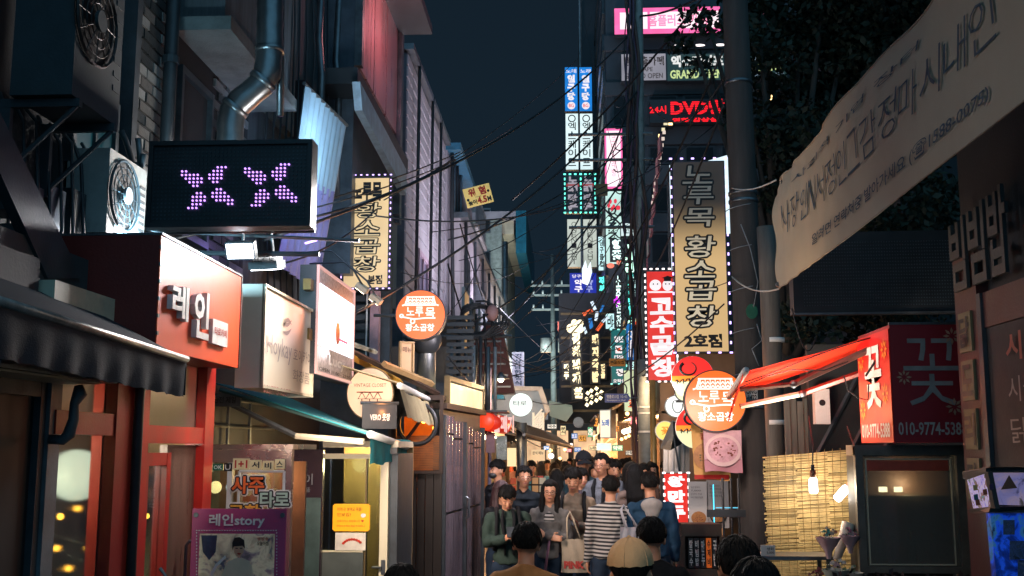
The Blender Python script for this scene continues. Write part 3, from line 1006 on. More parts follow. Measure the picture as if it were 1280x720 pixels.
MB().box(x0 + .05, x1 - .06, .7, .74, 0, zb_).build('back_wall', mat('booth_back', '#45352f', .6, 0, .4, 3, .2), r)
MB().box(x0, x1, .02, .8, zt + .002, zt + .04).build('roof', M_brushed, r)
for (a, b, s) in ((243, 612, .05), (264, 612, .045)):
 x, z = bp(a, b)
 MB().ell((x, .5, z), s, 12, 8).build('lamp_globe', E_warm if a < 250 else E_white, r, True)
for (a, b, c_, d_, m, s_) in ((245, 578, 265, 590, M_white, '1인'), (266, 580, 279, 588, emis('green_sticker', '#1c6a54', .2), 'OK'), (280, 579, 290, 589, M_ink, 'U')):
 xa_, za_ = bp(a, b)
 xb_, zb2 = bp(c_, d_)
 o = MB().box(xa_, xb_, -.002, .006, zb2, za_).build('sticker', m, r)
 text(o, s_, xa_ + .01, zb2 + .01, xb_ - .01, za_ - .01, M_redp if m is M_white else M_lw, y=-.006)
M_tilec = mat('cream_tile', '#dccf9e', .5, bump=0)
M_orl = mat('orange_letter', '#e8682a', .45, bump=0)
M_yel = mat('yellow_letter', '#e0a038', .45, bump=0)
M_mint = mat('mint_letter', '#a8c4b0', .45, bump=0)
for i, (a, b, c_, d_, s_) in enumerate(((293, 573, 313, 587, '1+1'), (314, 575, 328, 587, '서'), (330, 576, 343, 588, '비'), (345, 574, 357, 586, '스'))):
 xa_, za_ = bp(a, b)
 xb_, zb2 = bp(c_, d_)
 o = MB().box(xa_, xb_, -.03, -.015, zb2, za_).build('letter_tile', M_tilec, r)
 text(o, s_, xa_ + .015, zb2 + .012, xb_ - .015, za_ - .012, M_redp if i == 0 else M_ink, y=-.034, bold=.03)
for (a, b, c_, d_, s_, m) in ((292, 595, 332, 617, '사주', M_orl), (327, 614, 363, 634, '타로', M_mint), (288, 630, 327, 648, '궁합', M_yel)):
 xa_, za_ = bp(a, b)
 xb_, zb2 = bp(c_, d_)
 outline(r, s_, xa_, zb2, xb_, za_, M_lw, y=-.03, bold=.02, wd=.020, name='letter_halo')
 outline(r, s_, xa_, zb2, xb_, za_, M_ink, y=-.036, bold=.02, wd=.011)
 text(r, s_, xa_, zb2, xb_, za_, m, y=-.043, bold=.03, name='lettering')
xa_, za_ = bp(300, 589)
xb_, zb2 = bp(354, 650)
fr = MB()
for (u0, v0, u1, v1) in ((xa_, zb2, xa_, za_), (xa_, za_, xb_, za_), (xb_, za_, xb_, zb2)):
 fr.tube([(u0, -.012, v0), (u1, -.012, v1)], .012, 6)
fr.build('white_outline', M_white, r)
lamp('POINT', (r.location.x, Yb + .45, 1.75), 30, '#ffb070', .08, None, 'booth_light')
lamp('SPOT', (r.location.x + .4, Yb - 1.5, 2.3), 34, '#fff0ea', .1, (r.location.x, Yb, 1.4), 'booth_front_light', math.radians(75))
Yp = 7.1
r, w_, h_ = fsign('standing_poster', 'pink standing poster with a photo of a dark haired woman at a desk', 'poster', (239, 636, 357, 860), Yp)
hz = at(298, 636, Yp).z
r.location.z = 0
bp2 = lambda px, py: bp(px, py, Yp, r)
M_pinkp = mat('pink_print', '#b5507c', .4, 0, .06, 2, .02)
M_pinkp = mat('pink_poster', '#a9446f', .4, 0, .06, 2, .02)
MB().box(-w_ / 2, w_ / 2, 0, .012, .1, hz).build('sheet', M_pinkp, r)
for s in (-1, 1):
 MB().tube([(s * w_ * .46, .03, hz - .02), (s * w_ * .46, .06, .0)], .012, 6).build('leg', M_black, r)
 MB().disc((s * (w_ / 2 - .025), hz - .04), .016, .016, -.006, 0, 14).build('grommet', M_steel, r)
x0, z1 = bp2(262, 642)
x1, z0 = bp2(331, 660)
text(r, '레인story', x0, z0, x1, z1, M_lw, bold=.025, y=-.006)
x0, z1 = bp2(250, 667)
x1, z0 = bp2(342, 730)
MB().box(x0, x1, -.004, -.001, .35, z1).build('photo_print', picture('poster_photo', ['#3a4256', '#a89a84', '#c8bca0', '#7a6a74', '#4a4a50'], .10, 7, '#808080'), r)
fig = MB()
def pol(mb, pts, y):
 P_ = [bp2(*p) for p in pts]
 mb.add([(a, y, b) for a, b in P_], [tuple(range(len(P_)))[::-1]])
f1 = MB(); pol(f1, [(278, 720), (283, 704), (292, 698), (303, 697), (314, 702), (318, 720)], -.010); f1.build('printed_blouse', mat('print_cream', '#cfc4a8', .4, bump=0, var=.1), r)
f1 = MB(); pol(f1, [(291, 678), (294, 672), (300, 671), (306, 675), (307, 686), (304, 682), (293, 683), (291, 688)], -.012); f1.build('printed_hair', M_ink, r)
f1 = MB(); pol(f1, [(293, 682), (305, 682), (305, 690), (300, 697), (296, 695), (293, 690)], -.011); f1.build('printed_face', mat('print_skin', '#c49a7c', .4, bump=0, var=.08), r)
f1 = MB(); pol(f1, [(295, 684.5), (298, 684.5), (298, 685.8), (295, 685.8)], -.0125); pol(f1, [(300.5, 684.5), (303.5, 684.5), (303.5, 685.8), (300.5, 685.8)], -.0125); f1.build('printed_eyes', M_ink, r, kind='stuff')
f1 = MB(); pol(f1, [(297, 691), (302, 691), (301, 693), (298, 693)], -.0125); f1.build('printed_mouth', M_redp, r)
f1 = MB(); pol(f1, [(262, 718), (270, 705), (282, 694), (283, 697), (272, 708), (266, 720)], -.0085); f1.build('printed_sweep', M_lw, r)
f1 = MB(); pol(f1, [(252, 669), (272, 669), (270, 690), (262, 700), (254, 690)], -.008); f1.build('printed_flowers', mat('print_blue', '#39435a', .4, 0, .4, 14, 0), r)
x0, z1 = bp2(322, 671); x1, z0 = bp2(336, 682)
text(r, '생방송', x0, (z0 + z1) / 2 + .005, x1, z1, M_redp, y=-.010, bold=.02)
text(r, '오늘아침', x0, z0, x1, (z0 + z1) / 2, M_ink, y=-.010, bold=.02)
dots = MB()
for k in range(32):
 x, z = bp2(246 + k * 3.2, 663)
 dots.box(x - .004, x + .004, -.005, -.001, z - .003, z + .003)
for k in range(18):
 for px in (246, 346):
  x, z = bp2(px, 666 + k * 4)
  dots.box(x - .003, x + .003, -.005, -.001, z - .004, z + .004)
dots.build('dotted_border', M_lw, r, kind='stuff')
t = thing('metal_pipe_stand', 'thin green grey pole with a bent top left of the pink poster', 'stand', (at(232, 700, 7.3).x, 7.3, 0))
MB().tube([(0, 0, 0), (0, 0, at(232, 682, 7.3).z), (.02, 0, at(232, 677, 7.3).z), (.08, 0, at(232, 676, 7.3).z)], .012, 7).build('pole', M_steel, t, True)
Yg = 10.4
r, w_, h_ = fsign('cosmetics_window', 'dark glass shop panel with faded white lettering right of the cartoon booth', 'shop window', (362, 562, 402, 900), Yg)
r.location.z = 0
zt = at(382, 562, Yg).z
MB().box(-w_ / 2, w_ / 2, .004, .08, .0, zt).build('panel', mat('plum_glass', '#2b1e26', .25, 0, .3, 2, 0, spec=.8), r)
g3 = lambda px, py: bp(px, py, Yg, r)
x0, z1 = g3(368, 592); x1, z0 = g3(391, 606)
M_gp = mat('grey_print', '#595a5e', .5, bump=0)
text(r, '카이', x0, z0, x1, z1, M_gp, bold=.02)
x0, z1 = g3(368, 609); x1, z0 = g3(388, 615)
text(r, '화장품', x0, z0, x1, z1, M_gp, bold=.01)
MB().box(-w_ / 2 + .01, w_ / 2 - .01, -.003, .0, .35, at(380, 622, Yg).z).build('frosted_film', mat('frosted_green_film', '#3a4a48', .4, 0, .5, 2.5, .1), r)
Yd2 = 10.6
r, w_, h_ = fsign('glass_shopfront', 'white framed glass shopfront with door and yellow notice beside dark boards', 'shopfront', (401, 567, 496, 900), Yd2)
r.location.z = 0
g4 = lambda px, py: bp(px, py, Yd2, r)
zt = g4(400, 567)[1]
M_wf = mat('ivory_frame', '#cfc6a8', .4, 0, .06, 3, .05, dirt=.12)
X_ = lambda px: g4(px, 600)[0]
MB().box(X_(401), X_(468), -.02, .06, zt - .05, zt).build('head_rail', M_wf, r)
MB().box(X_(401), X_(404), -.015, .05, 0, zt - .05).build('post', M_dark, r)
MB().box(X_(457), X_(459), -.015, .05, 0, zt - .05).build('post', mat('bronze', '#6a5a3c', .4, .4), r)
MB().box(X_(476), X_(486), -.03, .06, 0, zt - .004).build('post', M_wf, r)
MB().box(X_(468), X_(496), -.02, .05, zt - .003, zt + .06).build('head_rail', M_black, r)
MB().box(X_(404), X_(457), .0, .01, g4(0, 688)[1], zt - .05).build('pane', M_glass, r)
MB().box(X_(459), X_(476), .0, .01, 0, zt - .05).build('pane', M_glass, r)
MB().box(X_(402), X_(456), -.01, .04, .0, g4(0, 688)[1]).build('lower_panel', mat('frosted_panel', '#4e5450', .35, 0, .3, 2, .1), r)
MB().box(X_(402), X_(456), -.02, .045, g4(0, 688)[1], g4(0, 686)[1]).build('sill', M_wf, r)
MB().box(X_(401), X_(496), 1.1, 1.14, 0, zt + .1).build('back_wall', mat('plaster_yellow', '#9c8258', .7, 0, .25, 3, .3), r)
MB().box(X_(401), X_(496), .06, 1.1, zt + .06, zt + .12).build('ceiling', M_cream, r)
MB().box(X_(485), X_(496), .06, 1.1, 0, zt).build('side_wall', M_dark, r)
MB().tube([(X_(468), -.04, g4(0, 706)[1]), (X_(480), -.07, g4(0, 706)[1])], .012, 7).build('handle', M_steel, r)
MB().box(X_(479), X_(484), -.045, -.031, g4(0, 714)[1], g4(0, 697)[1]).build('lock_plate', M_steel, r)
lamp('POINT', (r.location.x - .1, Yd2 + .6, 1.8), 70, '#ffd690', .1, None, 'shop_interior_light')
r2, w_, h_ = fsign('yellow_notice', 'bright yellow rounded notice stuck on the shop glass', 'notice', (416, 630, 462, 664), Yd2 - .03)
MB().box(-w_ / 2, w_ / 2, -.002, .008, .012, h_ - .012).box(-w_ / 2 + .012, w_ / 2 - .012, -.0015, .0075, 0, h_).build('card', emis('yellow_card', '#ffb02a', .45, .05, base='#e0920c'), r2)
M_brown = mat('brown_ink', '#5a2a08', .5, bump=0)
text(r2, '어머나! 보여요 뭐를?', -w_ * .38, h_ * .74, w_ * .3, h_ * .88, M_brown, bold=0)
text(r2, '안보임?', -w_ * .38, h_ * .55, w_ * .0, h_ * .68, M_brown, bold=0)
text(r2, '언제까지나 응원합니다 ♥', -w_ * .38, h_ * .33, w_ * .35, h_ * .42, mat('orange_ink', '#c04a10', .5, bump=0), bold=0)
text(r2, '(Have a nice day) it look :)', -w_ * .38, h_ * .15, w_ * .38, h_ * .25, mat('orange_ink', '#c04a10'), bold=0)
MB().disc((w_ * .33, h_ * .58), .025, .02, -.006, -.003, 16).build('sticker', M_lw, r2)
r2, w_, h_ = fsign('white_menu_card', 'small white card with a fan of red lipsticks under the yellow notice', 'notice', (419, 666, 457, 688), Yd2 - .03)
MB().box(-w_ / 2, w_ / 2, -.002, .006, 0, h_).build('card', mat('card_white', '#d0c8b8', .5, bump=0), r2)
fan = MB()
for k in range(9):
 a = math.radians(30 + k * 14)
 c_ = (.02 - math.cos(a) * .10, .03 + math.sin(a) * .075)
 fan.disc(c_, .014, .012, -.008, -.003, 10)
fan.build('printed_lipsticks', mat('lip_red', '#b0301c', .4, bump=0, var=.5, scale=30), r2)
M_teal = cloth('teal_awning_cloth', '#1c7078')
yA_, yB_ = 9.6, Yof(513, -1.72, 558)
t = thing('teal_awning', 'teal folding awning with grey front rail over the glass shopfront', 'awning', (-2.4, yA_, 2.1))
F0, F1 = onx(463, 543, -1.72), onx(513, 560, -1.72)
zf = F0.z - 2.1
xf = -1.72 + 2.4
Lt = F1.y - yA_
f0 = F0.y - yA_
MB().tube([(xf, f0, zf), (xf, Lt, F1.z - 2.1)], .035, 10).build('front_rail', mat('pale_rail', '#a9aeac', .4, .4, .1), t, True)
n = 40
rows = [[(xf + .012 * math.sin(i * .8) * v / 4, f0 + (Lt - f0) * i / (n - 1), zf - .03 - v * .058 + .012 * math.sin(i * .45 + .5) * v / 4) for i in range(n)] for v in range(5)]
MB().grid(rows, n, 5).build('valance', M_teal, t, True)
W0 = Vector(at(268, 478, yA_)) - t.location
MB().slab([(xf, f0, zf), (xf, Lt, F1.z - 2.1), (W0.x, Lt, W0.z), tuple(W0)], (0, 0, -1), .008).build('canopy_cloth', M_teal, t)
A_ = Vector(at(275, 487, yA_)) - t.location
B_ = Vector(at(462, 542, yA_)) - t.location
MB().tube([tuple(A_), tuple(B_)], .022, 6).build('side_rail', mat('green_rail', '#3d5a58', .45, .3, dirt=.2), t)
A_ = Vector(at(262, 492, yA_ + .1)) - t.location
C_ = Vector(at(370, 545, yA_ + .15)) - t.location
B_ = Vector(at(455, 552, yA_ + .1)) - t.location
MB().tube([tuple(A_), tuple(C_)], .028, 6).build('folding_arm', M_steel, t)
MB().tube([tuple(C_), tuple(B_)], .03, 6).build('folding_arm', M_cream, t)
MB().box(A_.x, A_.x + .3, .05, .09, A_.z - .12, A_.z + .0).build('arm_bracket', M_steel, t)
text(t, '안전 제일', A_.x + .06, A_.z - .09, A_.x + .26, A_.z - .03, M_ink, y=.045)
t = thing('recessed_shop', 'dim recessed shop wall with shelf frames above the cartoon booth', 'shop', (-3.4, 8.0, 0))
MB().box(-.2, .2, .0, 6, 0, 3.0).build('wall', mat('shop_dark_wall', '#262c32'), t)
fr = MB()
for k in range(4):
 fr.tube([(.25, .6 + k * .7, 1.9), (.25, .6 + k * .7, 2.45)], .018, 5)
fr.tube([(.25, .3, 2.15), (.25, 3.6, 2.15)], .016, 5).tube([(.25, .3, 2.4), (.25, 3.6, 2.4)], .016, 5)
fr.build('shelf_frame', M_steel, t)
xv = -2.25
r, w_, h_ = wsign('video_board', 'bright white lit poster board in a printed frame above the round cream sign', 'lit board', 391, 326, 466, 438, xv)
MB().box(-w_ / 2, w_ / 2, .004, .16, 0, h_).build('housing', M_black, r)
MB().box(-w_ / 2 + .02, w_ / 2 - .02, -.004, .0, .02, h_ - .02).build('printed_surround', mat('surround_print', '#a9a2a0', .4, 0, .55, 26, 0), r)
rim(r, w_, h_, .025, .03, emis('pinkish_frame', '#ffc8c0', .5, .1), y0=-.02)
def vp(px, py):
 return wallpos(px, py, xv, r)
x0, z1 = vp(399, 352); x1, z0 = vp(438, 445)
z1 = h_ * .84; z0 = h_ * .27
MB().box(x0, w_ / 2 - .03, -.012, -.006, z0, z1).build('screen', emis('white_screen', '#fbf6ff', 2.2, .03), r)
xm = (x0 + w_ / 2) / 2
pr = MB().disc((xm - .02, z0 + (z1 - z0) * .32), .09, .11, -.018, -.014, 20)
pr.build('printed_bowl', emis('print_brown', '#a04a34', .9, .3), r)
MB().box(xm - .02, xm + .45, -.018, -.014, z0 + (z1 - z0) * .21, z0 + (z1 - z0) * .25).build('printed_stripe', emis('print_pink', '#ff6a8a', 1.1, .1), r)
text(r, '흑당', xm - .15, z0 + (z1 - z0) * .72, xm + .12, z0 + (z1 - z0) * .84, emis('print_rose', '#e89a94', 1.0), y=-.018)
text(r, 'Lucy', -w_ * .2, h_ * .09, w_ * .25, h_ * .22, M_lw, y=-.010, bold=.03)
text(r, 'OPEN 11:00 - 22:00', -w_ * .42, h_ * .04, w_ * .42, h_ * .075, M_ink, y=-.008)
lamp('AREA', (xv + .15, r.location.y, r.location.z + h_ / 2), 22, '#fff4ff', .6, (xv + 2, r.location.y - .5, r.location.z), 'lit_board_glow')
for z in (.3, .75):
 MB().box(-w_ / 2 - .12, -w_ / 2 - .003, .03, .1, h_ * z, h_ * z + .1).build('mount', mat('brass', '#7a6238', .4, .6), r)
def gold_sign(name, label, rect, Y, lines, branch, lit_low):
 r, w_, h_ = fsign(name, label, 'sign', rect, Y)
 MB().box(-w_ / 2, w_ / 2, .004, .22, 0, h_).build('housing', M_black, r)
 MB().box(-w_ / 2 + .02, w_ / 2 - .02, -.004, .0, .02, h_ - .02).build('face', lit_low, r)
 return r, w_, h_
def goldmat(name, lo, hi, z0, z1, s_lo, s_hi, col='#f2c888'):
 """tan print; inner light painted as an emission ramp, bright low, dark on top"""
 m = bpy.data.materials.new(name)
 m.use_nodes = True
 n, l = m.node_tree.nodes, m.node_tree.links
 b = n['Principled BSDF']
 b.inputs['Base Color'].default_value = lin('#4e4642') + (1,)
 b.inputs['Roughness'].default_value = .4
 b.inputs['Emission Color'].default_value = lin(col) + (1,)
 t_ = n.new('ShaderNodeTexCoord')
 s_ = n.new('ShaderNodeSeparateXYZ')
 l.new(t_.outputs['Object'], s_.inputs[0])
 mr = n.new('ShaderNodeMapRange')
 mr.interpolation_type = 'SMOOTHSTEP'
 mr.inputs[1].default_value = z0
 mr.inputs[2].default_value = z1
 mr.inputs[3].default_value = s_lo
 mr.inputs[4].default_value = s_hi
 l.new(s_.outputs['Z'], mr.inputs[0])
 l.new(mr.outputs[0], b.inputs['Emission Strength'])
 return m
r, w_, h_ = gold_sign('vertical_sign', 'gold vertical sign with black brush letters and purple lights on the left side', (429, 221, 487, 361), 14, '', '', emis('gold_face', '#f6d498', .78, .15, 2, '#8a7864'))
M_goldhalo = emis('gold_halo', '#fff0c8', .9)
text(r, '노루목', -w_ * .32, h_ * .78, w_ * .32, h_ * .95, M_ink, bold=.05, vertical=False)
for ch, z in zip('황소곱창', (.63, .47, .31, .15)):
 outline(r, ch, -w_ * .26, h_ * z, w_ * .3, h_ * (z + .135), M_ink, y=-.006, bold=.02, wd=.013, shear=.12)
 text(r, ch, -w_ * .26, h_ * z, w_ * .3, h_ * (z + .135), emis('tan_letter', '#e8cfa0', .8), y=-.014, bold=-.004, name='letter', shear=.12)
text(r, '본점', w_ * .05, h_ * .04, w_ * .36, h_ * .12, M_ink, bold=.04)
ledborder(r, w_ + .02, h_ + .02, E_lilac, .075, .010)
MB().tube([(-w_ / 2, .1, h_ * .9), (-w_ / 2 - .5, .1, h_ * .9)], .025, 6).build('arm', M_dark, r)
MB().tube([(-w_ / 2, .1, h_ * .1), (-w_ / 2 - .5, .1, h_ * .1)], .025, 6).build('arm', M_dark, r)
def round_sign(label, rect, Y, rz=0, scale=1.0, arm=-1):
 r, w_, h_ = fsign('round_sign', label, 'sign', rect, Y, rz)
 R = h_ / 2
 MB().disc((0, R), R, R, .004, .16, 48).build('housing', M_black, r)
 MB().disc((0, R), R * .965, R * .965, -.006, .002, 48).build('face', E_orange, r)
 W = emis('white_print_bright', '#fff4ea', 1.15)
 roof = MB()
 for k in range(7):
  x = -R * .48 + k * R * .16
  pts = [(x - R * .08 + R * .16 * s, -.012, R * 1.62 - R * .09 * math.sin(s * PI)) for s in np.linspace(0, 1, 6)]
  roof.tube(pts, R * .022, 5)
  pts = [(x - R * .08 + R * .16 * s, -.012, R * 1.50 - R * .09 * math.sin(s * PI)) for s in np.linspace(0, 1, 6)]
  roof.tube(pts, R * .022, 5)
  roof.tube([(x, -.012, R * 1.7), (x, -.012, R * 1.42)], R * .016, 5)
 roof.tube([(-R * .55, -.012, R * 1.7), (R * .55, -.012, R * 1.7)], R * .03, 6)
 roof.tube([(-R * .72, -.012, R * 1.36), (-R * .6, -.012, R * 1.40), (-R * .5, -.012, R * 1.7)], R * .035, 6)
 roof.tube([(R * .72, -.012, R * 1.36), (R * .6, -.012, R * 1.40), (R * .5, -.012, R * 1.7)], R * .035, 6)
 roof.tube([(-R * .6, -.012, R * 1.38), (R * .6, -.012, R * 1.38)], R * .03, 6)
 roof.build('roof_logo', W, r)
 text(r, '노루', -R * .55, R * .92, R * .12, R * 1.32, W, y=-.010, bold=.015, name='lettering')
 text(r, '목', R * .2, R * .86, R * .58, R * 1.28, W, y=-.010, bold=.015)
 u = MB()
 u.tube([(-R * .75 + R * 1.35 * s, -.012, R * .86 + .05 * R * math.cos(s * 7) * (1 - s)) for s in np.linspace(0, 1, 16)], R * .032, 6)
 u.tube([(-R * .3 + R * .08 * math.cos(a), -.012, R * .74 + R * .09 * math.sin(a)) for a in np.linspace(0, 2 * PI, 14)], R * .03, 5)
 u.tube([(-R * .74 + R * .07 * math.cos(a), -.012, R * .95 + R * .06 * math.sin(a)) for a in np.linspace(0, 2 * PI, 14)], R * .03, 5)
 u.build('brush_stroke', W, r)
 text(r, '황소곱창', -R * .58, R * .34, R * .56, R * .64, W, y=-.010, bold=.025)
 MB().tube([(arm * R * .98, .08, R), (arm * R * 1.9, .08, R * 1.02)], .02, 6).build('arm', M_dark, r)
 lamp('AREA', Vector(r.location) + Vector((0, -.1, R)), 9, '#ff8a3c', R * 1.2, Vector(r.location) + Vector((0, -3, 0)), 'round_sign_glow')
 return r
round_sign('round orange lit sign hanging on the left side of the alley', (495, 362, 556, 425), 12.2)
for (a, b, lb) in ((453, 360, 'upper small spotlight on a curved arm beside the lit poster board'), (470, 374, 'lower small spotlight on a curved arm beside the lit poster board')):
 p = at(a, b, 11.7)
 t = thing('spotlight', lb, 'spotlight', p)
 o = MB().box(-.07, .07, -.05, .05, -.03, .03).build('head', M_cream, t)
 o.rotation_euler = (.3, .65, 0)
 MB().box(-.06, .06, -.04, .04, -.036, -.031).build('lens', E_bulb, o)
 MB().tube([(0, 0, .03), (-.1, 0, .2), (-.35, 0, .42), (-.75, 0, .40)], .012, 6).build('arm', M_black, t, True)
 lamp('SPOT', Vector(p) + Vector((0, -.05, -.06)), 16, '#ffd8b0', .05, Vector(p) + Vector((-.3, -.6, -1.4)), 'spotlight_lamp', math.radians(110))
Yr = 11.2
r, w_, h_ = fsign('round_sign', 'cream disc sign with small print below the lit poster board', 'sign', (434, 459, 491, 525), Yr)
R = h_ / 2
MB().disc((0, R), R * .9, R, .004, .1, 44).build('housing', mat('bronze', '#6a5a3c'), r)
MB().disc((0, R), R * .86, R * .95, -.006, .002, 44).build('face', emis('cream_disc', '#ffcfa8', .55, .2, 3, '#d8b898'), r)
text(r, 'VINTAGE CLOSET', -R * .62, R * 1.25, R * .62, R * 1.38, mat('brown_ink', '#5a2a08'), bold=0)
hg = MB().tube([(-R * .5, -.01, R * 1.05), (R * .5, -.01, R * 1.05)], .006, 4)
for k in (-.3, 0, .3):
 hg.tube([(R * k, -.01, R * 1.05), (R * k - .04, -.01, R * .8), (R * k + .04, -.01, R * .8), (R * k, -.01, R * 1.05)], .005, 4)
 hg.tube([(R * k, -.01, R * .8), (R * k, -.01, R * .6)], .005, 4)
hg.build('drawing', mat('rust_ink', '#8a4a3a', .5, bump=0), r)
lamp('POINT', at(478, 515, 10.9), 4, '#ff9a50', .06, None, 'warm_lamp')
r, w_, h_ = fsign('blade_sign', 'small black hanging sign with white lettering under the cream disc', 'sign', (453, 505, 496, 536), 10.9, math.radians(18))
MB().box(-w_ / 2, w_ / 2, 0, .02, 0, h_).build('panel', M_black, r)
MB().tube([(-w_ / 2 - .02, .01, h_ + .01), (w_ / 2 + .02, .01, h_ + .01)], .018, 7).build('rail', M_steel, r)
text(r, 'VERO 옷장', -w_ * .28, h_ * .32, w_ * .3, h_ * .62, M_lw, bold=.03)
r, w_, h_ = fsign('wooden_board', 'small tilted wooden notice board under the round orange sign', 'board', (499, 427, 518, 472), 12.6, math.radians(30))
MB().box(-w_ / 2, w_ / 2, 0, .03, 0, h_).build('panel', emis('glow_wood', '#e0b888', .35, .2, 4, '#a88058'), r)  # glow put into the wood itself, no lamp behind the board
rim(r, w_, h_, .02, .03, mat('pale_wood', '#a8885c', .6, 0, .2, 8, .2), y0=-.02)
text(r, '메뉴', -w_ * .3, h_ * .7, w_ * .3, h_ * .85, mat('brown_ink', '#5a2a08'))
t = thing('louvred_vent', 'grey louvred window with white bars between gold sign and orange round sign', 'vent', at(455, 452, 14.6))
for k in range(9):
 MB().box(-.55, .05, 0, .05, .05 + k * .13, .13 + k * .13).build('slat', M_acd, t)
MB().box(.08, .2, -.05, .1, -.1, 1.25).build('post', mat('pink_post', '#b08c92', .5), t)
for k in range(3):
 MB().box(-.5 + k * .26, -.48 + k * .26, -.03, -.005, .0, 1.25).build('bar', M_white, t)
MB().box(-.7, .3, .3, .5, -1.0, 1.5).build('back_wall', M_dark, t)
M_beige = cloth('beige_awning_cloth', '#9a8f70')
xb = -1.65
G0, G1 = onx(500, 482, xb), onx(545, 504, xb)
t = thing('beige_awning', 'small beige awning over the amber lit bar with the black ring', 'awning', G0)
d1 = G1 - G0
MB().tube([(0, 0, 0), tuple(d1)], .035, 8).build('front_rail', M_white, t, True)
n = 30
rows = [[(Vector((0, 0, -.04)) + d1 * (i / (n - 1)) + Vector((.02 * v + .01 * math.sin(i), 0, -v * .07 + .01 * math.sin(i * .7)))) for i in range(n)] for v in range(5)]
MB().grid(rows, n, 5).build('valance', M_beige, t, True)
MB().slab([(0, 0, .03), tuple(d1 + Vector((0, 0, .03))), tuple(d1 + Vector((-.9, 0, .3))), (-.9, 0, .3)], (0, 0, -1), .01).build('canopy_cloth', M_beige, t)
t = thing('timber_roof_edge', 'stack of yellow and dark timber battens sloping above the cream disc sign', 'roof edge', at(440, 452, 11.6))
for k, (a, b, m) in enumerate((((420, 430), (548, 492), M_wood), ((430, 440), (500, 478), mat('yellow_timber', '#b8862c', .5, 0, .2, 5)), ((425, 425), (470, 440), M_cream), ((480, 455), (540, 480), mat('pale_wood', '#a8885c')))):
 A_ = Vector(at(a[0], a[1], 11.5 + .05 * k)) - t.location
 B_ = Vector(at(b[0], b[1], 13.0 + .05 * k)) - t.location
 MB().tube([tuple(A_), tuple(B_)], [.035, .045, .03, .04][k], 4).build('batten', m, t)
Yk = 12.9
M_dwb = mat('dark_board', '#2a2019', .5, 0, .35, 5, .3, streak=True)
r, w_, h_ = fsign('amber_bar', 'small bar with amber lit window, rolled bamboo blind and dark plank front', 'shop', (488, 500, 556, 900), Yk)
r.location.z = 0
g5 = lambda px, py: bp(px, py, Yk, r)
Z_ = lambda py: g5(520, py)[1]
x0, x1 = g5(490, 600)[0], g5(553, 600)[0]
npk = 6
pw = (x1 - x0) / npk
for k in range(npk):
 MB().box(x0 + k * pw, x0 + (k + 1) * pw - .008, .0 + .006 * (k % 2), .05, 0, Z_(592)).build('plank', M_dwb, r)
MB().box(x0, x1, -.03, .08, Z_(592), Z_(588)).build('sill', M_wood, r)
MB().box(x0, x1, .9, .95, 0, Z_(498)).build('back_wall', mat('amber_wall', '#a8682c', .7, 0, .3, 3, .2), r)
MB().box(x0 - .1, x1, .0, 1.0, Z_(500), Z_(494)).build('soffit', M_wood, r)
MB().box(x0, x0 + .04, .0, .06, Z_(588), Z_(500)).build('post', M_wood, r)
MB().box(x1 - .04, x1, .0, .06, Z_(588), Z_(500)).build('post', M_wood, r)
bl = MB()
k = 0
z = Z_(588) + .01
while z < Z_(545):
 bl.box(x0 + .05, x1 - .04, -.02 - .004 * (k % 2), -.01, z, z + .016)
 z += .02
 k += 1
bl.build('bamboo_blind', mat('brown_reed', '#7a4a22', .6, 0, .4, 9, .2), r, kind='stuff')
for px, py in ((526, 525), (541, 535)):
 a, b = g5(px, py)
 o = MB().ell((a, .25, b), .035, 10, 8).build('bulb', E_amber, r, True)
 MB().tube([(a, .25, b + .03), (a, .25, Z_(500))], .004, 4).build('flex', M_black, r)
lamp('POINT', (r.location.x + .05, Yk + .3, Z_(528)), 20, '#ff9a38', .06, None, 'bar_light')
t = thing('black_ring', 'large black hoop ornament crossed by a bar in front of the amber window', 'ring', at(521, 553, Yk - .25))
cx_, cz_ = 0, .215
MB().tube([(math.cos(a) * .22, 0, cz_ + math.sin(a) * .235) for a in np.linspace(0, 2 * PI, 40)], .026, 8, False).build('hoop', M_black, t, True)
MB().tube([(-.12, 0, .04), (.17, 0, .42)], .02, 6).build('crossbar', mat('rusty_bar', '#4a2c22', .6), t)
MB().box(-.3, -.12, -.01, .03, .3, .62).build('mount_board', M_black, t)
a = Vector((at(553, 560, 13.0).x, 13.0, 0))
b = Vector((at(602, 560, 15.6).x, 15.6, 0))
t = thing('metal_panel_shack', 'shack of glossy wet metal sheets with a lit top light and handle', 'shack', a, math.atan2((b - a).y, (b - a).x))
Ls = (b - a).length
za, zb2 = at(553, 514, 13).z, at(600, 541, 15.6).z
M_wet = mat('wet_metal_sheet', '#b4a2ac', .16, .75, .35, 1.5, .25, streak=True, dirt=.2)
for k in range(4):
 x0, x1 = k * Ls / 4 + .015, (k + 1) * Ls / 4 - .015
 zt = za + (zb2 - za) * (k + .5) / 4
 for (z0, z1) in ((.05, 1.15), (1.18, zt - .25), (zt - .23, zt - .02)):
  corrugated((x0, 0, z0), (x1, 0, z0), (x1, 0, z1), (x0, 0, z1), 3, .018, M_wet, t, 'sheet')
MB().box(-.05, Ls + .02, .03, .1, 0, za + .02).build('wall', M_dark, t)
for x in (0, Ls / 2, Ls):
 MB().box(x - .03, x + .03, -.045, .02, 0, za - .05 - .1 * x / Ls).build('post', M_dark, t)
MB().box(-.05, Ls + .05, -.06, .9, za + .03, za + .1).build('roof', M_wood, t)
MB().box(.25, Ls - .1, -.03, .0, za + .105, za + .36).build('top_light', emis('cream_toplight', '#ffe9bc', .9, .2), t)
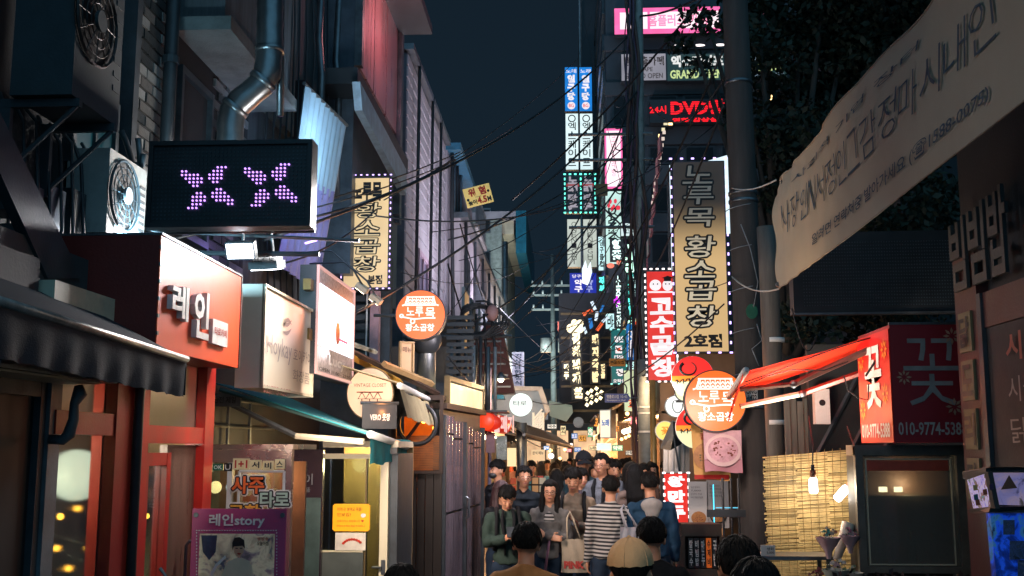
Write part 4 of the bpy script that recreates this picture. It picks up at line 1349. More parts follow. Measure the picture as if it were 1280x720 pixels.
MB().box(.2, .247, -.04, .03, za + .1, za + .38).box(Ls - .097, Ls - .03, -.04, .03, za + .1, za + .38).box(.2, Ls - .03, -.04, .03, za + .38, za + .44).build('top_light_frame', mat('bronze', '#6a5a3c'), t)
MB().tube([(Ls * .45, -.06, 1.05), (Ls * .45, -.1, 1.08), (Ls * .45, -.1, 1.3), (Ls * .45, -.06, 1.33)], .014, 6).build('handle', M_steel, t)
lamp('AREA', (-.1, 12.0, 3.3), 105, '#f4e8f0', .3, (a.x, 14, 1.6), 'shack_light')
t = thing('dark_doorway', 'narrow dark doorway posts beside the metal sheet shack', 'doorway', (-1.35, 15.9, 0))
for k in range(3):
 MB().box(-.1, .05, k * .5, k * .5 + .12, 0, 2.6).build('post', M_black, t)
MB().box(-1.2, -.12, -.1, 1.6, 0, 2.9).build('wall', M_dark, t)
MB().box(-.12, .1, -.1, 1.6, 2.62, 2.8).build('lintel', M_dark, t)
Yl = 16.2
p = at(619, 529, Yl)
t = thing('lantern_sign', 'red barrel shaped lantern sign with white letters beside the dark doorway', 'sign', p)
M_lr = emis('red_lantern', '#e8321c', .6, .25)
pts = [(-.13, -.05, .06), (-.115, -.05, .055), (-.06, -.03, .04), (.16, .5, -.02)]
MB().tube([(-.12, -.12, .02), (-.12, -.1, .02), (.1, .5, -.02), (.1, .52, -.02)], [.10, .135, .135, .10], 18).build('barrel', M_lr, t, True)
MB().ell((-.12, -.12, .02), (.13, .04, .13), 16, 8).build('end_cap', emis('red_orange_cap', '#ff4a20', .75, .15), t, True)
tt = text(t, '갈매기', .0, -.12, .42, .14, emis('pale_letter', '#ffd0c8', .8), y=0, bold=.05)
tt.rotation_euler = (0, 0, math.radians(45))
tt.location = (-.03, -.03, -.02)
MB().box(-.15, .18, -.1, .7, .16, .19).build('roof_strip', M_black, t)
for (px0, py0, px1, py1, m, lb) in ((607, 541, 619, 566, mat('mauve_poster', '#8c7078', .5, 0, .3, 5), 'mauve paper poster below the red lantern sign'),
         (620, 545, 634, 575, mat('silver_foil', '#8c9490', .25, .6, .4, 9, .8), 'crinkled silver foil sheet right of the mauve poster')):
 r, w_, h_ = fsign('poster', lb, 'poster', (px0, py0, px1, py1), 16.4, math.radians(25))
 MB().box(-w_ / 2, w_ / 2, 0, .01, 0, h_).build('sheet', m, r)
# ================================================================ RIGHT SIDE
gz0, gz1 = 0.0, 3.0
r, w_, h_ = fsign('vertical_sign', 'tall gold vertical sign with black brush letters and purple lights beside the utility pole', 'sign', (842, 201, 909, 441), 16)
MB().box(-w_ / 2, w_ / 2, .004, .25, 0, h_).build('housing', M_black, r)
MB().box(-w_ / 2 + .02, w_ / 2 - .02, -.004, .0, .02, h_ - .02).build('face', goldmat('gold_glow_ramp', 0, 1, h_ * .80, h_ * .45, .02, .74), r)
tl = goldmat('letter_glow_ramp', 0, 1, h_ * .80, h_ * .45, .05, .62, '#e0cda8')
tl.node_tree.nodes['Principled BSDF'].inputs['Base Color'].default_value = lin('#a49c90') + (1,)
px2z = lambda py: (441 - py) / 240 * h_
for ch, a, b in (('노', 240, 208), ('루', 272, 242), ('목', 292, 260), ('황', 325, 295), ('소', 350, 326), ('곱', 378, 351), ('창', 411, 382)):
 if ch == '루':
  a, b = 258, 232
 if ch == '노':
  a, b = 232, 206
 if ch == '목':
  a, b = 286, 260
 outline(r, ch, -w_ * .28, px2z(a - 1.5), w_ * .28, px2z(b + 1.5), M_ink, -.008, .02, .026, .14)
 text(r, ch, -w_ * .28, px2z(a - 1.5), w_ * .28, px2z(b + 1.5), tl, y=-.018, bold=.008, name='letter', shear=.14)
text(r, '2호점', -w_ * .34, px2z(435), w_ * .36, px2z(418), M_ink, y=-.008, bold=.05)
ledborder(r, w_ + .03, h_ + .03, E_lilac, .145, .016)
r, w_, h_ = fsign('lightbox_sign', 'white glowing box edge showing behind the tall gold vertical sign', 'sign', (838, 206, 913, 330), 17.2)
MB().box(-w_ / 2, w_ / 2, .0, .5, 0, h_).build('housing', mat('teal_grey_box', '#3d4f54', .5, dirt=.2), r)
MB().box(-w_ / 2, -w_ / 2 + .07, -.01, -.002, -2.2, h_).box(w_ / 2 - .09, w_ / 2, -.01, -.002, h_ * .3, h_).build('lit_edge', emis('cold_white_edge', '#dff4ff', 1.2, .05), r)
MB().slab([(-w_ / 2 + .4, -.01, h_), (w_ / 2, -.01, h_), (w_ / 2, -.01, h_ + .16)], (0, 1, 0), .05).build('top_light', emis('cold_white_edge', '#dff4ff'), r)
r, w_, h_ = fsign('vertical_sign', 'red vertical sign with white letters and white light dots left of the tall gold sign', 'sign', (808, 338, 845, 477), 17)
MB().box(-w_ / 2, w_ / 2, .004, .2, 0, h_).build('housing', M_dark, r)
MB().box(-w_ / 2 + .02, w_ / 2 - .02, -.004, 0, .02, h_ - .02).build('face', emis('red_sign_face', '#e8352c', .82, .15), r)
Wp = emis('white_lit_letter', '#f4ecee', .95)
for ch, a, b in (('고', .60, .75), ('수', .43, .585), ('곱', .235, .41), ('창', .04, .215)):
 text(r, ch, -w_ * .38, h_ * a, w_ * .42, h_ * b, Wp, bold=.045, name='letter', jit=.05, rot=.03)
p_ = MB()
p_.disc((-w_ * .17, h_ * .865), w_ * .2, w_ * .19, -.012, -.006, 20).disc((w_ * .24, h_ * .865), w_ * .17, w_ * .2, -.0125, -.006, 20).box(-w_ * .42, w_ * .42, -.011, -.006, h_ * .795, h_ * .81)
p_.build('printed_figures', Wp, r)
p_ = MB()
p_.add([(w_ * .05, -.014, h_ * .93), (w_ * .25, -.014, h_ * .915), (w_ * .45, -.014, h_ * .93), (w_ * .25, -.014, h_ * .95)], [(0, 1, 2, 3)])
p_.box(w_ * .12, w_ * .36, -.0145, -.013, h_ * .9, h_ * .925)
for x in (-w_ * .24, -w_ * .1, w_ * .18, w_ * .3):
 p_.disc((x, h_ * .875), .012, .012, -.016, -.013, 8)
p_.build('printed_hat', M_ink, r)
ledborder(r, w_ + .02, h_ + .02, E_ledw, .095, .016)
MB().tube([(w_ / 2, .1, h_ * .95), (w_ / 2 + .6, .1, h_ * .95)], .02, 6).build('arm', M_steel, r)
round_sign('round orange lit sign hanging in front of the right utility pole', (862, 462, 927, 540), 12.4, 0, 1, 1)
def moon(label, c, rad, Y):
 r, w_, h_ = fsign('disc_sign', label, 'sign', (c[0] - rad, c[1] - rad, c[0] + rad, c[1] + rad), Y, math.radians(-8))
 R = h_ / 2
 MB().disc((0, R), R, R, .004, .12, 44).build('housing', M_white, r)
 def seg(z0, z1, m, nm):
  pts = []
  for s in np.linspace(z0, z1, 14):
   pts.append((-math.sqrt(max(0, 1 - s * s)) * R * .97, -.004, R + s * R))
  for s in np.linspace(z1, z0, 14):
   pts.append((math.sqrt(max(0, 1 - s * s)) * R * .97, -.004, R + s * R))
  mb = MB()
  mb.add(pts, [tuple(range(len(pts)))[::-1]])
  return mb.build(nm, m, r)
 seg(.08, .99, emis('moon_red', '#f02418', .95, .15), 'red_band')
 seg(-.18, .08, emis('moon_orange', '#ff8a1c', 1.0, .1), 'orange_band')
 seg(-.99, -.18, emis('moon_cream', '#f0f0b8', .85, .08), 'cream_band')
 sw = MB()
 pts = [(-R * .2 + R * .36 * math.cos(a), -.010, R * 1.42 + R * .3 * math.sin(a)) for a in np.linspace(2.2, 7.4, 22)]
 sw.tube(pts, [R * (.02 + .06 * (1 - i / 21)) for i in range(22)], 6)
 sw.tube([(-R * .8 + s * R * 1.0, -.010, R * .82 + R * .12 * s + .02 * math.sin(s * 25)) for s in np.linspace(0, 1, 16)], R * .03, 5)
 for k in range(4):
  sw.tube([(-R * .7 + k * R * .28, -.01, R * .9 + k * .01), (-R * .72 + k * R * .28, -.01, R * .72)], R * .025, 5)
 sw.tube([(-R * .1 + s * R * .5, -.010, R * .45 + R * .12 * math.sin(s * 3)) for s in np.linspace(0, 1, 8)], R * .03, 5)
 sw.build('brush_mark', M_ink, r)
 return r
moon('upper red and yellow disc sign with a black brushed ring', (866, 472), 27, 14.2)
moon('lower red and yellow disc sign half hidden behind the food banner', (871, 534), 27, 14.0)
r, w_, h_ = fsign('disc_sign', 'white disc sign with a small sketched face in a black cap', 'sign', (829, 494, 861, 522), 15.5)
R = h_ / 2
MB().disc((0, R), R, R, .004, .12, 36).build('housing', M_steel, r)
MB().disc((0, R), R * .93, R * .93, -.006, .0, 36).build('face', emis('white_disc', '#eef4f2', .95, .05), r)
d_ = MB()
d_.add([(-.04, -.01, R * 1.5), (.05, -.01, R * 1.42), (.14, -.01, R * 1.5), (.05, -.01, R * 1.6)], [(0, 1, 2, 3)])
d_.box(0.0, .1, -.0105, -.008, R * 1.34, R * 1.48)
d_.tube([(math.cos(a) * .07 + .02, -.01, R * 1.05 + math.sin(a) * .1) for a in np.linspace(2.4, 6.6, 12)], .006, 4)
d_.build('drawing', M_ink, r)
r, w_, h_ = fsign('disc_sign', 'small yellow disc sign beside the folded black umbrella', 'sign', (821, 526, 842, 551), 16)
MB().disc((0, h_ / 2), h_ / 2, h_ / 2, .004, .1, 30).build('housing', M_white, r)
MB().disc((0, h_ / 2), h_ * .46, h_ * .46, -.006, 0, 30).build('face', emis('yellow_disc', '#ffe070', .9, .15), r)
text(r, '꽃', -.06, h_ * .3, .06, h_ * .7, emis('orange_disc_print', '#f0901c', .8), bold=.02)
r, w_, h_ = fsign('disc_sign', 'pale green disc sign partly behind the orange round sign', 'sign', (841, 476, 872, 502), 15)
MB().disc((0, h_ / 2), h_ / 2, h_ / 2, .004, .1, 30).build('housing', M_black, r)
MB().disc((0, h_ / 2), h_ * .47, h_ * .47, -.006, 0, 30).build('face', E_paleg, r)
t = thing('parasol', 'half open black parasol under the yellow disc sign', 'parasol', at(848, 562, 14.6))
mb = MB()
pts = [at(826, 561, 14.6), at(838, 563, 14.3), at(852, 555, 14.6), at(856, 545, 14.9), at(850, 530, 14.9), at(841, 527, 14.6)]
c_ = at(842, 545, 14.3)
P_ = [Vector(p) - t.location for p in pts]
cc = Vector(c_) - t.location
mb.add([tuple(cc)] + [tuple(p) for p in P_] + [tuple(p + Vector((0, .12, .02))) for p in P_], [(0, i + 1, (i + 1) % 6 + 1) for i in range(6)] + [(i + 1, i + 7, (i + 1) % 6 + 7, (i + 1) % 6 + 1) for i in range(6)] + [tuple(range(7, 13))])
mb.build('canopy', M_black, t)
MB().tube([tuple(cc), (.1, 0, -.9), (.12, 0, -2.0)], .014, 6).build('pole', M_dark, t)
t = thing('hanging_tarpaulin', 'pale translucent plastic sheet hanging behind the red light dot sign', 'tarpaulin', at(845, 600, 15.2))
rows = []
for j in range(8):
 row = []
 for i in range(28):
  p = at(829 + i * 1.2, 552 + j * 13, 15.2)
  row.append((p.x - t.location.x, .035 * math.sin(i * 1.1 + j * .2) + .02 * math.sin(i * .37), p.z - t.location.z))
 rows.append(row)
MB().grid(rows, 28, 8).build('sheet', mat('plastic_sheet', '#c8c0b8', .3, 0, .12, 2, .2), t, True)
lamp('AREA', (1.1, 14.0, 2.7), 22, '#ffe8d4', .3, (1.55, 15.2, 1.6), 'sheet_fill')  # added fill without a fixture, aimed at the hanging sheet
def bowl_print(r, cx, cz, R, m1, m2, seed=1, y=-.008):
 MB().disc((cx, cz), R * 1.08, R * .95, y, y + .002, 30).build('printed_bowl', m1, r)
 MB().disc((cx, cz + R * .03), R * .9, R * .74, y - .003, y - .001, 28).build('printed_soup', m2, r)
 rn = random.Random(seed)
 d = MB()
 for k in range(26):
  a, q = rn.uniform(0, 2 * PI), math.sqrt(rn.uniform(0, .8))
  s = rn.uniform(.04, .09) * R
  x, z = cx + math.cos(a) * q * R * .8, cz + math.sin(a) * q * R * .62
  d.disc((x, z), s, s * .8, y - .006 - .0001 * k, y - .004, 6)
 d.build('printed_toppings', mat('topping_%d' % (seed % 2), ['#6e2f24', '#5a4a2c'][seed % 2], .5, 0, .5, 30, 0), r)
M_ban1 = mat('ochre_banner', '#b88a48', .6, 0, .1, 2, .1)
M_ban2 = mat('mauve_banner', '#a8707c', .6, 0, .12, 2, .1)
M_bwl = mat('bowl_print', '#c8a8a8', .5, 0, .1, 6, 0)
M_sp1 = mat('soup_print', '#b88a94', .5, 0, .3, 18, 0)
M_sp2 = mat('soup_print_brown', '#9c6a3c', .5, 0, .3, 18, 0)
r, w_, h_ = fsign('food_banner', 'ochre food banner with a brown bowl hanging behind the pink bowl banner', 'banner', (866, 530, 911, 600), 12.7)
def hang(r, w_, h_, m, sk=.03):
 rows = []
 for j in range(9):
  z = h_ * (1 - j / 8)
  rows.append([(-w_ / 2 + w_ * i / 11 - sk * (z / h_ - .5), .012 * math.sin(i * .8 + j * .3), z + .012 * math.sin(i * .5)) for i in range(12)])
 b = [[(x, y + .004, z) for (x, y, z) in rr] for rr in rows]
 mb = MB().grid(rows, 12, 9)
 mb.build('cloth', m, r, True)
hang(r, w_, h_, M_ban1)
MB().box(-w_ / 2 + .01, w_ / 2 - .01, -.022, -.014, .01, .06).build('red_hem', M_redp, r)
bowl_print(r, -.02, h_ * .42, w_ * .42, M_sp2, M_sp2, 3, -.024)
text(r, '팥', -w_ * .3, h_ * .72, -w_ * .1, h_ * .84, M_redp, y=-.02)
text(r, '칼국수', -w_ * .3, h_ * .86, w_ * .3, h_ * .97, M_ink, y=-.02)
r, w_, h_ = fsign('food_banner', 'mauve food banner with a large pink bowl below the orange round sign', 'banner', (880, 538, 927, 590), 12.5)
hang(r, w_, h_, M_ban2, .01)
MB().box(-w_ / 2, w_ / 2, -.016, -.01, h_ * .3, h_ * 1.0).build('pale_print', mat('pale_mauve', '#b89098', .6, bump=0), r)
bowl_print(r, 0, h_ * .52, w_ * .45, M_bwl, M_sp1, 2, -.026)
lamp('SPOT', at(900, 500, 11.0), 95, '#ffe0d0', .1, at(895, 575, 12.5), 'banner_light', math.radians(75))
for (rc, lb, sd) in (((861, 602, 885, 662), 'white standing menu poster with a brown noodle bowl', 4), ((884, 600, 911, 660), 'grey standing menu poster with a black bowl of rice', 5)):
 r, w_, h_ = fsign('menu_poster', lb, 'poster', rc, 13.4)
 MB().box(-w_ / 2, w_ / 2, 0, .02, 0, h_).build('sheet', mat('poster_paper_%d' % sd, ['#b4b0ac', '#94918e'][sd - 4], .5, 0, .06, 3, .02), r)
 bowl_print(r, 0, h_ * .24, w_ * .36, M_sp2 if sd == 4 else M_ink, M_sp2, sd, -.008)
 for k in range(4):
  text(r, ['얼큰 칼국수', '7,000', '손만두 전골', '비빔밥'][k], -w_ * .38, h_ * (.86 - k * .07), w_ * (.1 + .05 * k), h_ * (.9 - k * .07), M_gp, y=-.004, bold=0)
 MB().box(-w_ * .05, w_ * .05, .03, .05, -1.0, h_).build('leg', M_black, r)
r, w_, h_ = fsign('standing_sign', 'red standing sign edged with white light dots behind the hooded man', 'sign', (829, 591, 861, 655), 13.9, math.radians(12))
MB().box(-w_ / 2, w_ / 2, .004, .14, 0, h_).build('housing', M_black, r)
MB().box(-w_ / 2 + .01, w_ / 2 - .01, -.004, 0, .01, h_ - .01).build('face', emis('red_sign_face', '#e8352c'), r)
for ch, a, b in (('왕', .72, .94), ('만', .42, .66), ('두', .1, .36)):
 text(r, ch, -w_ * .34, h_ * a, w_ * .36, h_ * b, emis('hot_white_letter', '#ffe4e4', 1.5), bold=.06, name='letter')
ledborder(r, w_, h_, E_ledw, .085, .015)
MB().box(-w_ * .4, w_ * .4, .02, .12, -(r.location.z), -.002).build('stand', M_black, r)
r, w_, h_ = fsign('menu_rack', 'dark wooden rack of upright menu strips with one orange strip', 'rack', (853, 655, 903, 840), 11.2)
r.location.z = 0
zt = at(878, 655, 11.2).z
M_rk = mat('rack_wood', '#3b342e', .6, 0, .25, 5, .3, dirt=.3)
MB().box(-w_ / 2, w_ / 2, -.02, .25, zt - .12, zt).build('top_rail', M_rk, r)
MB().box(-w_ / 2, w_ / 2, -.02, .25, zt - .52, zt - .44).build('shelf', M_rk, r)
for s in (-1, 1):
 MB().box(s * w_ / 2 - .025, s * w_ / 2 + .025, -.015, .24, 0, zt - .122).build('post', M_rk, r)
MB().box(-w_ / 2, w_ / 2, .2, .23, .1, zt - .13).build('back', M_ink, r)
for k in range(5):
 x = -w_ / 2 + .06 + k * (w_ - .1) / 5
 m = emis('orange_strip', '#e8702a', .35, .1) if k == 3 else M_black
 o = MB().box(x, x + .05, .0, .02, zt - .43, zt - .14).build('menu_strip', m, r)
 text(o, ['칼국수', '비빔밥', '만두', '수제비', '국밥'][k], x + .008, zt - .41, x + .042, zt - .16, M_lw if k != 3 else M_ink, y=-.004, vertical=True, bold=.03)
MB().box(-w_ * .36, w_ * .4, -.03, -.01, zt - .72, zt - .54).build('card', mat('card_white', '#d0c8b8'), r)
text(r, '소, 돈까스', -w_ * .05, zt - .64, w_ * .36, zt - .57, M_ink, y=-.034)
Yp_ = 13.0
M_pole = mat('pole_concrete', '#443f3c', .85, 0, .22, 4, .5, streak=True, dirt=.55)
pb = at(942, 560, Yp_)
ptop = at(917, -40, Yp_)
t = thing('utility_pole', 'thick brown concrete utility pole in front of the dark tree on the right', 'utility pole', (pb.x, Yp_, 0))
lean = (ptop.x - pb.x) / (ptop.z - pb.z)
hgt = 9.0
MB().tube([(lean * (z - pb.z), 0, z) for z in np.linspace(0, hgt, 8)], [.20 - .006 * z for z in np.linspace(0, hgt, 8)], 20).build('pole', M_pole, t, True)
for z in (2.4, 4.9, 5.0, 6.4):
 MB().tube([(lean * (z - pb.z), 0, z), (lean * (z - pb.z), 0, z + .04)], .205 - .006 * z + .004, 18).build('strap', M_steel, t, True)
o = MB().disc((.0, 3.55), .07, .09, -.185, -.18, 16).build('green_mark', mat('green_sticker_dull', '#1c5c44', .6), t)
lw_ = MB()
for k in range(5):
 z = 2.9 + k * .5
 lw_.tube([(lean * z + .19 * math.cos(a) - .03, .19 * math.sin(a), z + .04 * a) for a in np.linspace(-2.8, .3, 12)], .006, 4)
lw_.tube([(-.1, -.2, 4.6), (.0, -.22, 4.3), (.08, -.2, 3.9), (.02, -.21, 3.6)], .006, 4)
lw_.tube([(.05, -.2, 3.4), (.1, -.22, 3.2), (-.02, -.22, 3.1), (.06, -.2, 2.9)], .006, 4)
lw_.build('tied_wire', mat('grey_string', '#8b8f90', .7), t, True)
r_, wq, hq = fsign('phone_plate', 'small white plate with black phone number on the pole beside the orange sign', 'plate', (923, 485, 947, 502), Yp_ - .24)
MB().box(-wq / 2, wq / 2, 0, .01, 0, hq).build('plate', M_white, r_)
text(r_, 'FONG', -wq * .2, hq * .55, wq * .45, hq * .9, M_ink, bold=.03)
text(r_, '300-1422', -wq * .45, hq * .1, wq * .45, hq * .5, M_ink, bold=.04)
t = thing('steel_pole', 'grey galvanised steel pole between the utility pole and the bamboo blind', 'pole', (at(972, 560, 12.0).x, 12.0, 0))
MB().tube([(0, 0, 0), (-.03, 0, 3.9), (-.04, 0, 4.4)], .105, 14).build('pole', mat('weathered_pole', '#5e5a54', .65, .1, .3, 4, .3, streak=True, dirt=.4), t, True)
for z in (2.2, 3.1):
 MB().tube([(0, 0, z), (0, 0, z + .05)], .118, 14).build('strap', M_white, t, True)
t = thing('pipe_frame', 'bundle of black pipes with a glowing cyan tube beside the food banners', 'pipe frame', (at(918, 640, 12.2).x, 12.2, 0))
for dx in (-.12, -.03, .05):
 MB().tube([(dx, 0, 0), (dx, 0, 1.62)], .014, 6).build('pipe', M_black, t)
MB().tube([(-.22, .02, .75), (-.22, .02, 1.55)], .006, 6).build('cyan_tube', E_cyan, t)
MB().tube([(-.2, .0, 1.30), (.05, .0, 1.30)], .006, 6).build('cyan_tube', emis('cyan_dim', '#60c8e8', 1.0, 0), t)
MB().box(-.3, .12, -.02, .02, 1.2, 1.28).build('crossbar', M_dark, t)
M_redc = cloth('red_awning_cloth', '#e03418', .08)
lamp('AREA', (2.0, 9.6, 2.1), 22, '#ffe4d0', .3, (2.2, 9.75, 3.0), 'under_awning_light')
Ya = 9.2
t = thing('red_awning', 'red folding awning with steel arms over the flower stall', 'awning', at(1100, 445, Ya))
qv = lambda px, py, Y=Ya: Vector(at(px, py, Y)) - t.location
n1, n2, f2, f1 = qv(930, 464), qv(1100, 417), qv(1085, 440, 10.2), qv(921, 490, 10.2)
rows = []
for j in range(5):
 row = []
 for i in range(24):
  s = i / 23
  p = n1.lerp(n2, s).lerp(f1.lerp(f2, s), j / 4)
  row.append(tuple(p + Vector((0, 0, -.015 * math.sin(PI * s) - .004 * math.sin(s * 14 + j)))))
 rows.append(row)
MB().grid(rows, 24, 5).build('canopy_cloth', M_redc, t, True)
rows = [[tuple(n1.lerp(f1, s) + Vector((-.02 * v + .01 * math.sin(s * 12), 0, -.06 * v))) for s in np.linspace(-.05, 1.3, 12)] for v in range(5)]
MB().grid(rows, 12, 5).build('valance', M_redc, t, True)
MB().tube([tuple(n1 + Vector((0, -.1, 0))), tuple(f1 + Vector((0, .5, -.02)))], .03, 8).build('front_rail', M_white, t, True)
M_arm = mat('rosy_steel', '#8a6a62', .35, .6, .15)
MB().tube([tuple(qv(925, 508, 9.9)), tuple(qv(1003, 492, 9.9))], .028, 6).build('folding_arm', M_cream, t)
MB().tube([tuple(qv(1003, 492, 9.9)), tuple(qv(1085, 463, 9.5))], .028, 6).build('folding_arm', mat('red_brown_arm', '#6e3a34', .4, .4), t)
MB().tube([tuple(qv(925, 487, 9.4)), tuple(qv(992, 480, 9.4))], .022, 6).build('folding_arm', M_arm, t)
MB().tube([tuple(qv(992, 480, 9.4)), tuple(qv(1098, 432, 9.2))], .032, 6).build('folding_arm', M_arm, t)
for (a, b, Y) in ((1003, 492, 9.85), (992, 480, 9.35), (1097, 432, 9.15), (1088, 460, 9.4), (1103, 422, 9.1)):
 MB().ell(qv(a, b, Y), .035, 8, 6).build('joint', M_steel, t)
cb = MB()
cb.tube([tuple(qv(x, y, 9.1)) for x, y in ((930, 478), (960, 468), (1000, 452), (1040, 437), (1095, 420))], .005, 4)
cb.tube([tuple(qv(x, y, 9.1)) for x, y in ((925, 484), (960, 470), (990, 462), (1030, 463), (1060, 452))], .005, 4)
cb.tube([tuple(qv(x, y, 9.0)) for x, y in ((1055, 470), (1060, 488), (1072, 497), (1085, 500), (1086, 480))], .006, 4)
cb.tube([tuple(qv(x, y, 9.0)) for x, y in ((1102, 418), (1115, 425), (1112, 440), (1095, 450), (1082, 470))], .010, 5)
cb.build('cables', M_black, t, True, 'stuff')
Ys = 8.6
pa = at(1119, 553, Ys)
t = thing('flower_shop_sign', 'two sided red flower shop box sign with big white letter and phone number', 'sign', (pa.x, Ys, pa.z))
ww = at(1212, 553, Ys).x - pa.x
hh = at(1119, 406, Ys).z - pa.z
dd = .92
M_fl = mat('shaded_red_print', '#8c1c26', .45, 0, .06, 2, .02)  # front face shade put into a darker red; side wears the lit copy
MB().box(0, ww, 0, dd, 0, hh).build('box', M_fl, t)
MB().box(-.004, ww + .004, -.006, .02, hh, hh + .02).build('trim', M_steel, t)
M_flw = mat('shaded_flower', '#b08a70', .5, bump=0)
M_num = mat('shaded_number', '#a8a29a', .5, bump=0)  # white print greyed to paint the shade of the front face
def daisy(root, x, z, R, m, y=-.012, f=1.0):
 mb = MB()
 for k in range(8):
  a = k * PI / 4
  c_ = (x + math.cos(a) * R * .6, z + math.sin(a) * R * .6)
  n_ = Vector((math.cos(a), 0, math.sin(a)))
  s_ = Vector((-math.sin(a), 0, math.cos(a)))
  P_ = [Vector((x, y, z)) + n_ * (R * .25), Vector((c_[0], y, c_[1])) + s_ * R * .16, Vector((x, y, z)) + n_ * R, Vector((c_[0], y, c_[1])) - s_ * R * .16]
  mb.add([tuple(q) for q in P_], [(0, 3, 2, 1)])
 return mb.build('printed_flower', m, root)
text(t, '꽃', ww * .16, hh * .31, ww * .92, hh * .88, mat('shaded_letter', '#8c8884', .5, bump=0), y=-.008, bold=-.005, name='letter')
text(t, '010-9774-5388', ww * .05, hh * .06, ww * .97, hh * .17, M_num, y=-.008, bold=.015)
daisy(t, ww * .84, hh * .9, .07, M_flw)
daisy(t, ww * .82, hh * .30, .07, M_flw)
daisy(t, ww * .16, hh * .55, .06, M_flw)
side = MB().box(-.012, -.002, .0, dd, 0, hh * .97).build('lit_face', mat('lit_red_print', '#c41c1c', .4, 0, .08, 2, .02), t)
def side_text(s, y0, z0, y1, z1, m, bold=.01, vertical=False):
 mb = MB()
 put_text(mb, s, -y1, z0, -y0, z1, 0, bold)
 o = mb.build('lettering', m, t)
 o.rotation_euler = (0, 0, -PI / 2)
 o.location = (-.018, 0, 0)
 return o
side_text('꽃', .22, hh * .3, dd - .22, hh * .86, M_lw, .02)
side_text('010-9774-5388', .06, hh * .04, dd - .06, hh * .17, M_lw, .02)
for (y_, z_) in ((dd - .12, .75), (.12, .80), (dd - .12, .3), (.14, .42)):
 o = daisy(t, 0, 0, .09, mat('orange_flower', '#e88a2c', .5, bump=0), 0)
 o.rotation_euler = (0, 0, -PI / 2)
 o.location = (-.018, y_, hh * z_)
lamp('SPOT', (pa.x - 1.1, Ys + .3, pa.z + hh + .1), 40, '#ffe4d4', .08, (pa.x, Ys + .45, pa.z + .45), 'flower_sign_light', math.radians(80))
lamp('AREA', (1.9, 6.9, 3.0), 2, '#dfe8f0', .4, (2.9, 8.7, 2.5), 'near_right_fill')  # added weak fill for the flower sign and cabinet, no lamp there
Ym = 9.7
t = thing('bamboo_blind', 'large pale bamboo reed blind lit by two bulbs at the flower stall', 'blind', (at(1012, 560, Ym).x, Ym, 0))
xl, xr = at(955, 640, Ym).x - t.location.x, at(1078, 640, Ym).x - t.location.x
zt_l, zt_r = at(960, 568, Ym).z, at(1070, 558, Ym).z
M_reed = mat('pale_reed', '#b09c6c', .6, 0, .35, 5, .2)
M_reed2 = mat('tan_reed', '#86744a', .6, 0, .4, 5, .2)
ra, rb = MB(), MB()
z = .15
k = 0
rn = random.Random(5)
while z < zt_r - .02:
 s_ = z / zt_r
 zl = z * (zt_l / zt_r)
 x0_ = xl + rn.uniform(0, .03)
 n_ = 3
 xs_ = np.linspace(x0_, xr, n_ + 1)
 for q in range(n_):
  xa_, xb_ = xs_[q], xs_[q + 1]
  za_ = zl + (z - zl) * q / n_ + rn.uniform(-.004, .004)
  zb_2 = zl + (z - zl) * (q + 1) / n_ + rn.uniform(-.004, .004)
  yy = .02 * math.sin(z * 5) + rn.uniform(-.004, .004)
  (ra if rn.random() < .7 else rb).add([(xa_, yy, za_ - .006), (xb_, yy, zb_2 - .006), (xb_, yy, zb_2 + .006), (xa_, yy, za_ + .006), (xa_, yy + .008, za_ - .005), (xb_, yy + .008, zb_2 - .005), (xb_, yy + .008, zb_2 + .007), (xa_, yy + .008, za_ + .007)],
               [(0, 1, 2, 3), (3, 2, 6, 7), (1, 0, 4, 5), (7, 6, 5, 4)])
 z += .0145
 k += 1
ra.build('reeds', M_reed, t, kind='stuff')
rb.build('darker_reeds', M_reed2, t, kind='stuff')
st = MB()
for k in range(12):
 x = xl + .06 + k * (xr - xl - .1) / 11
 st.tube([(x, -.03 + .02 * math.sin(z_ * 5), z_) for z_ in np.linspace(.15, zt_l + (zt_r - zt_l) * k / 11, 10)], .0022, 4)
st.build('binding_strings', mat('brown_string', '#6a5a38', .8), t, kind='stuff')
MB().box(xl + .02, xr + .02, .05, .09, 0, zt_l - .03).build('back_board', M_ink, t)
for (a, b, c_, d_, lb) in ((1016, 588, 1017, 617, 'left bare compact bulb hanging upright before the bamboo blind'), (1066, 601, 1045, 625, 'right bare compact bulb tilted beside the display case')):
 Yq = Ym - .55
 p = Vector(at(a, b, Yq))
 q = Vector(at(c_, d_, Yq))
 o = thing('hanging_bulb', lb, 'light bulb', p)
 v = q - p
 MB().tube([(0, 0, 0), tuple(v * .3)], .024, 10).build('socket', mat('copper_socket', '#7a5240', .4, .5), o, True)
 MB().tube([tuple(-v * .25), (0, 0, 0)], .015, 8).build('holder', M_black, o, True)
 tb = MB()
 tb.tube([tuple(v * .32), tuple(v * .4), tuple(v * .93), tuple(v)], [.026, .036, .036, .026], 12)
 tb.build('tube', E_tubew, o, True)
 MB().tube([tuple(-v * .25), tuple(-v * .3 + Vector((.03, .1, .15))), (.05, .3, .45)], .006, 5).build('flex', M_black, o, True)
 lamp('POINT', p + v * .7 + Vector((0, .13, 0)), 12, '#ffe6c4', .05, None, 'bulb_lamp')
wire(at(990, 385, 10), at(1020, 420, 10), .25, .006, 'thin cable loop beside the top of the red awning')
t = thing('meter_box', 'white electric meter box above the bamboo blind', 'meter box', at(1029, 530, 10.4))
MB().box(-.07, .07, 0, .1, 0, .33).build('box', M_white, t)
MB().disc((.0, .2), .03, .03, -.004, 0, 14).build('dial', M_ink, t)
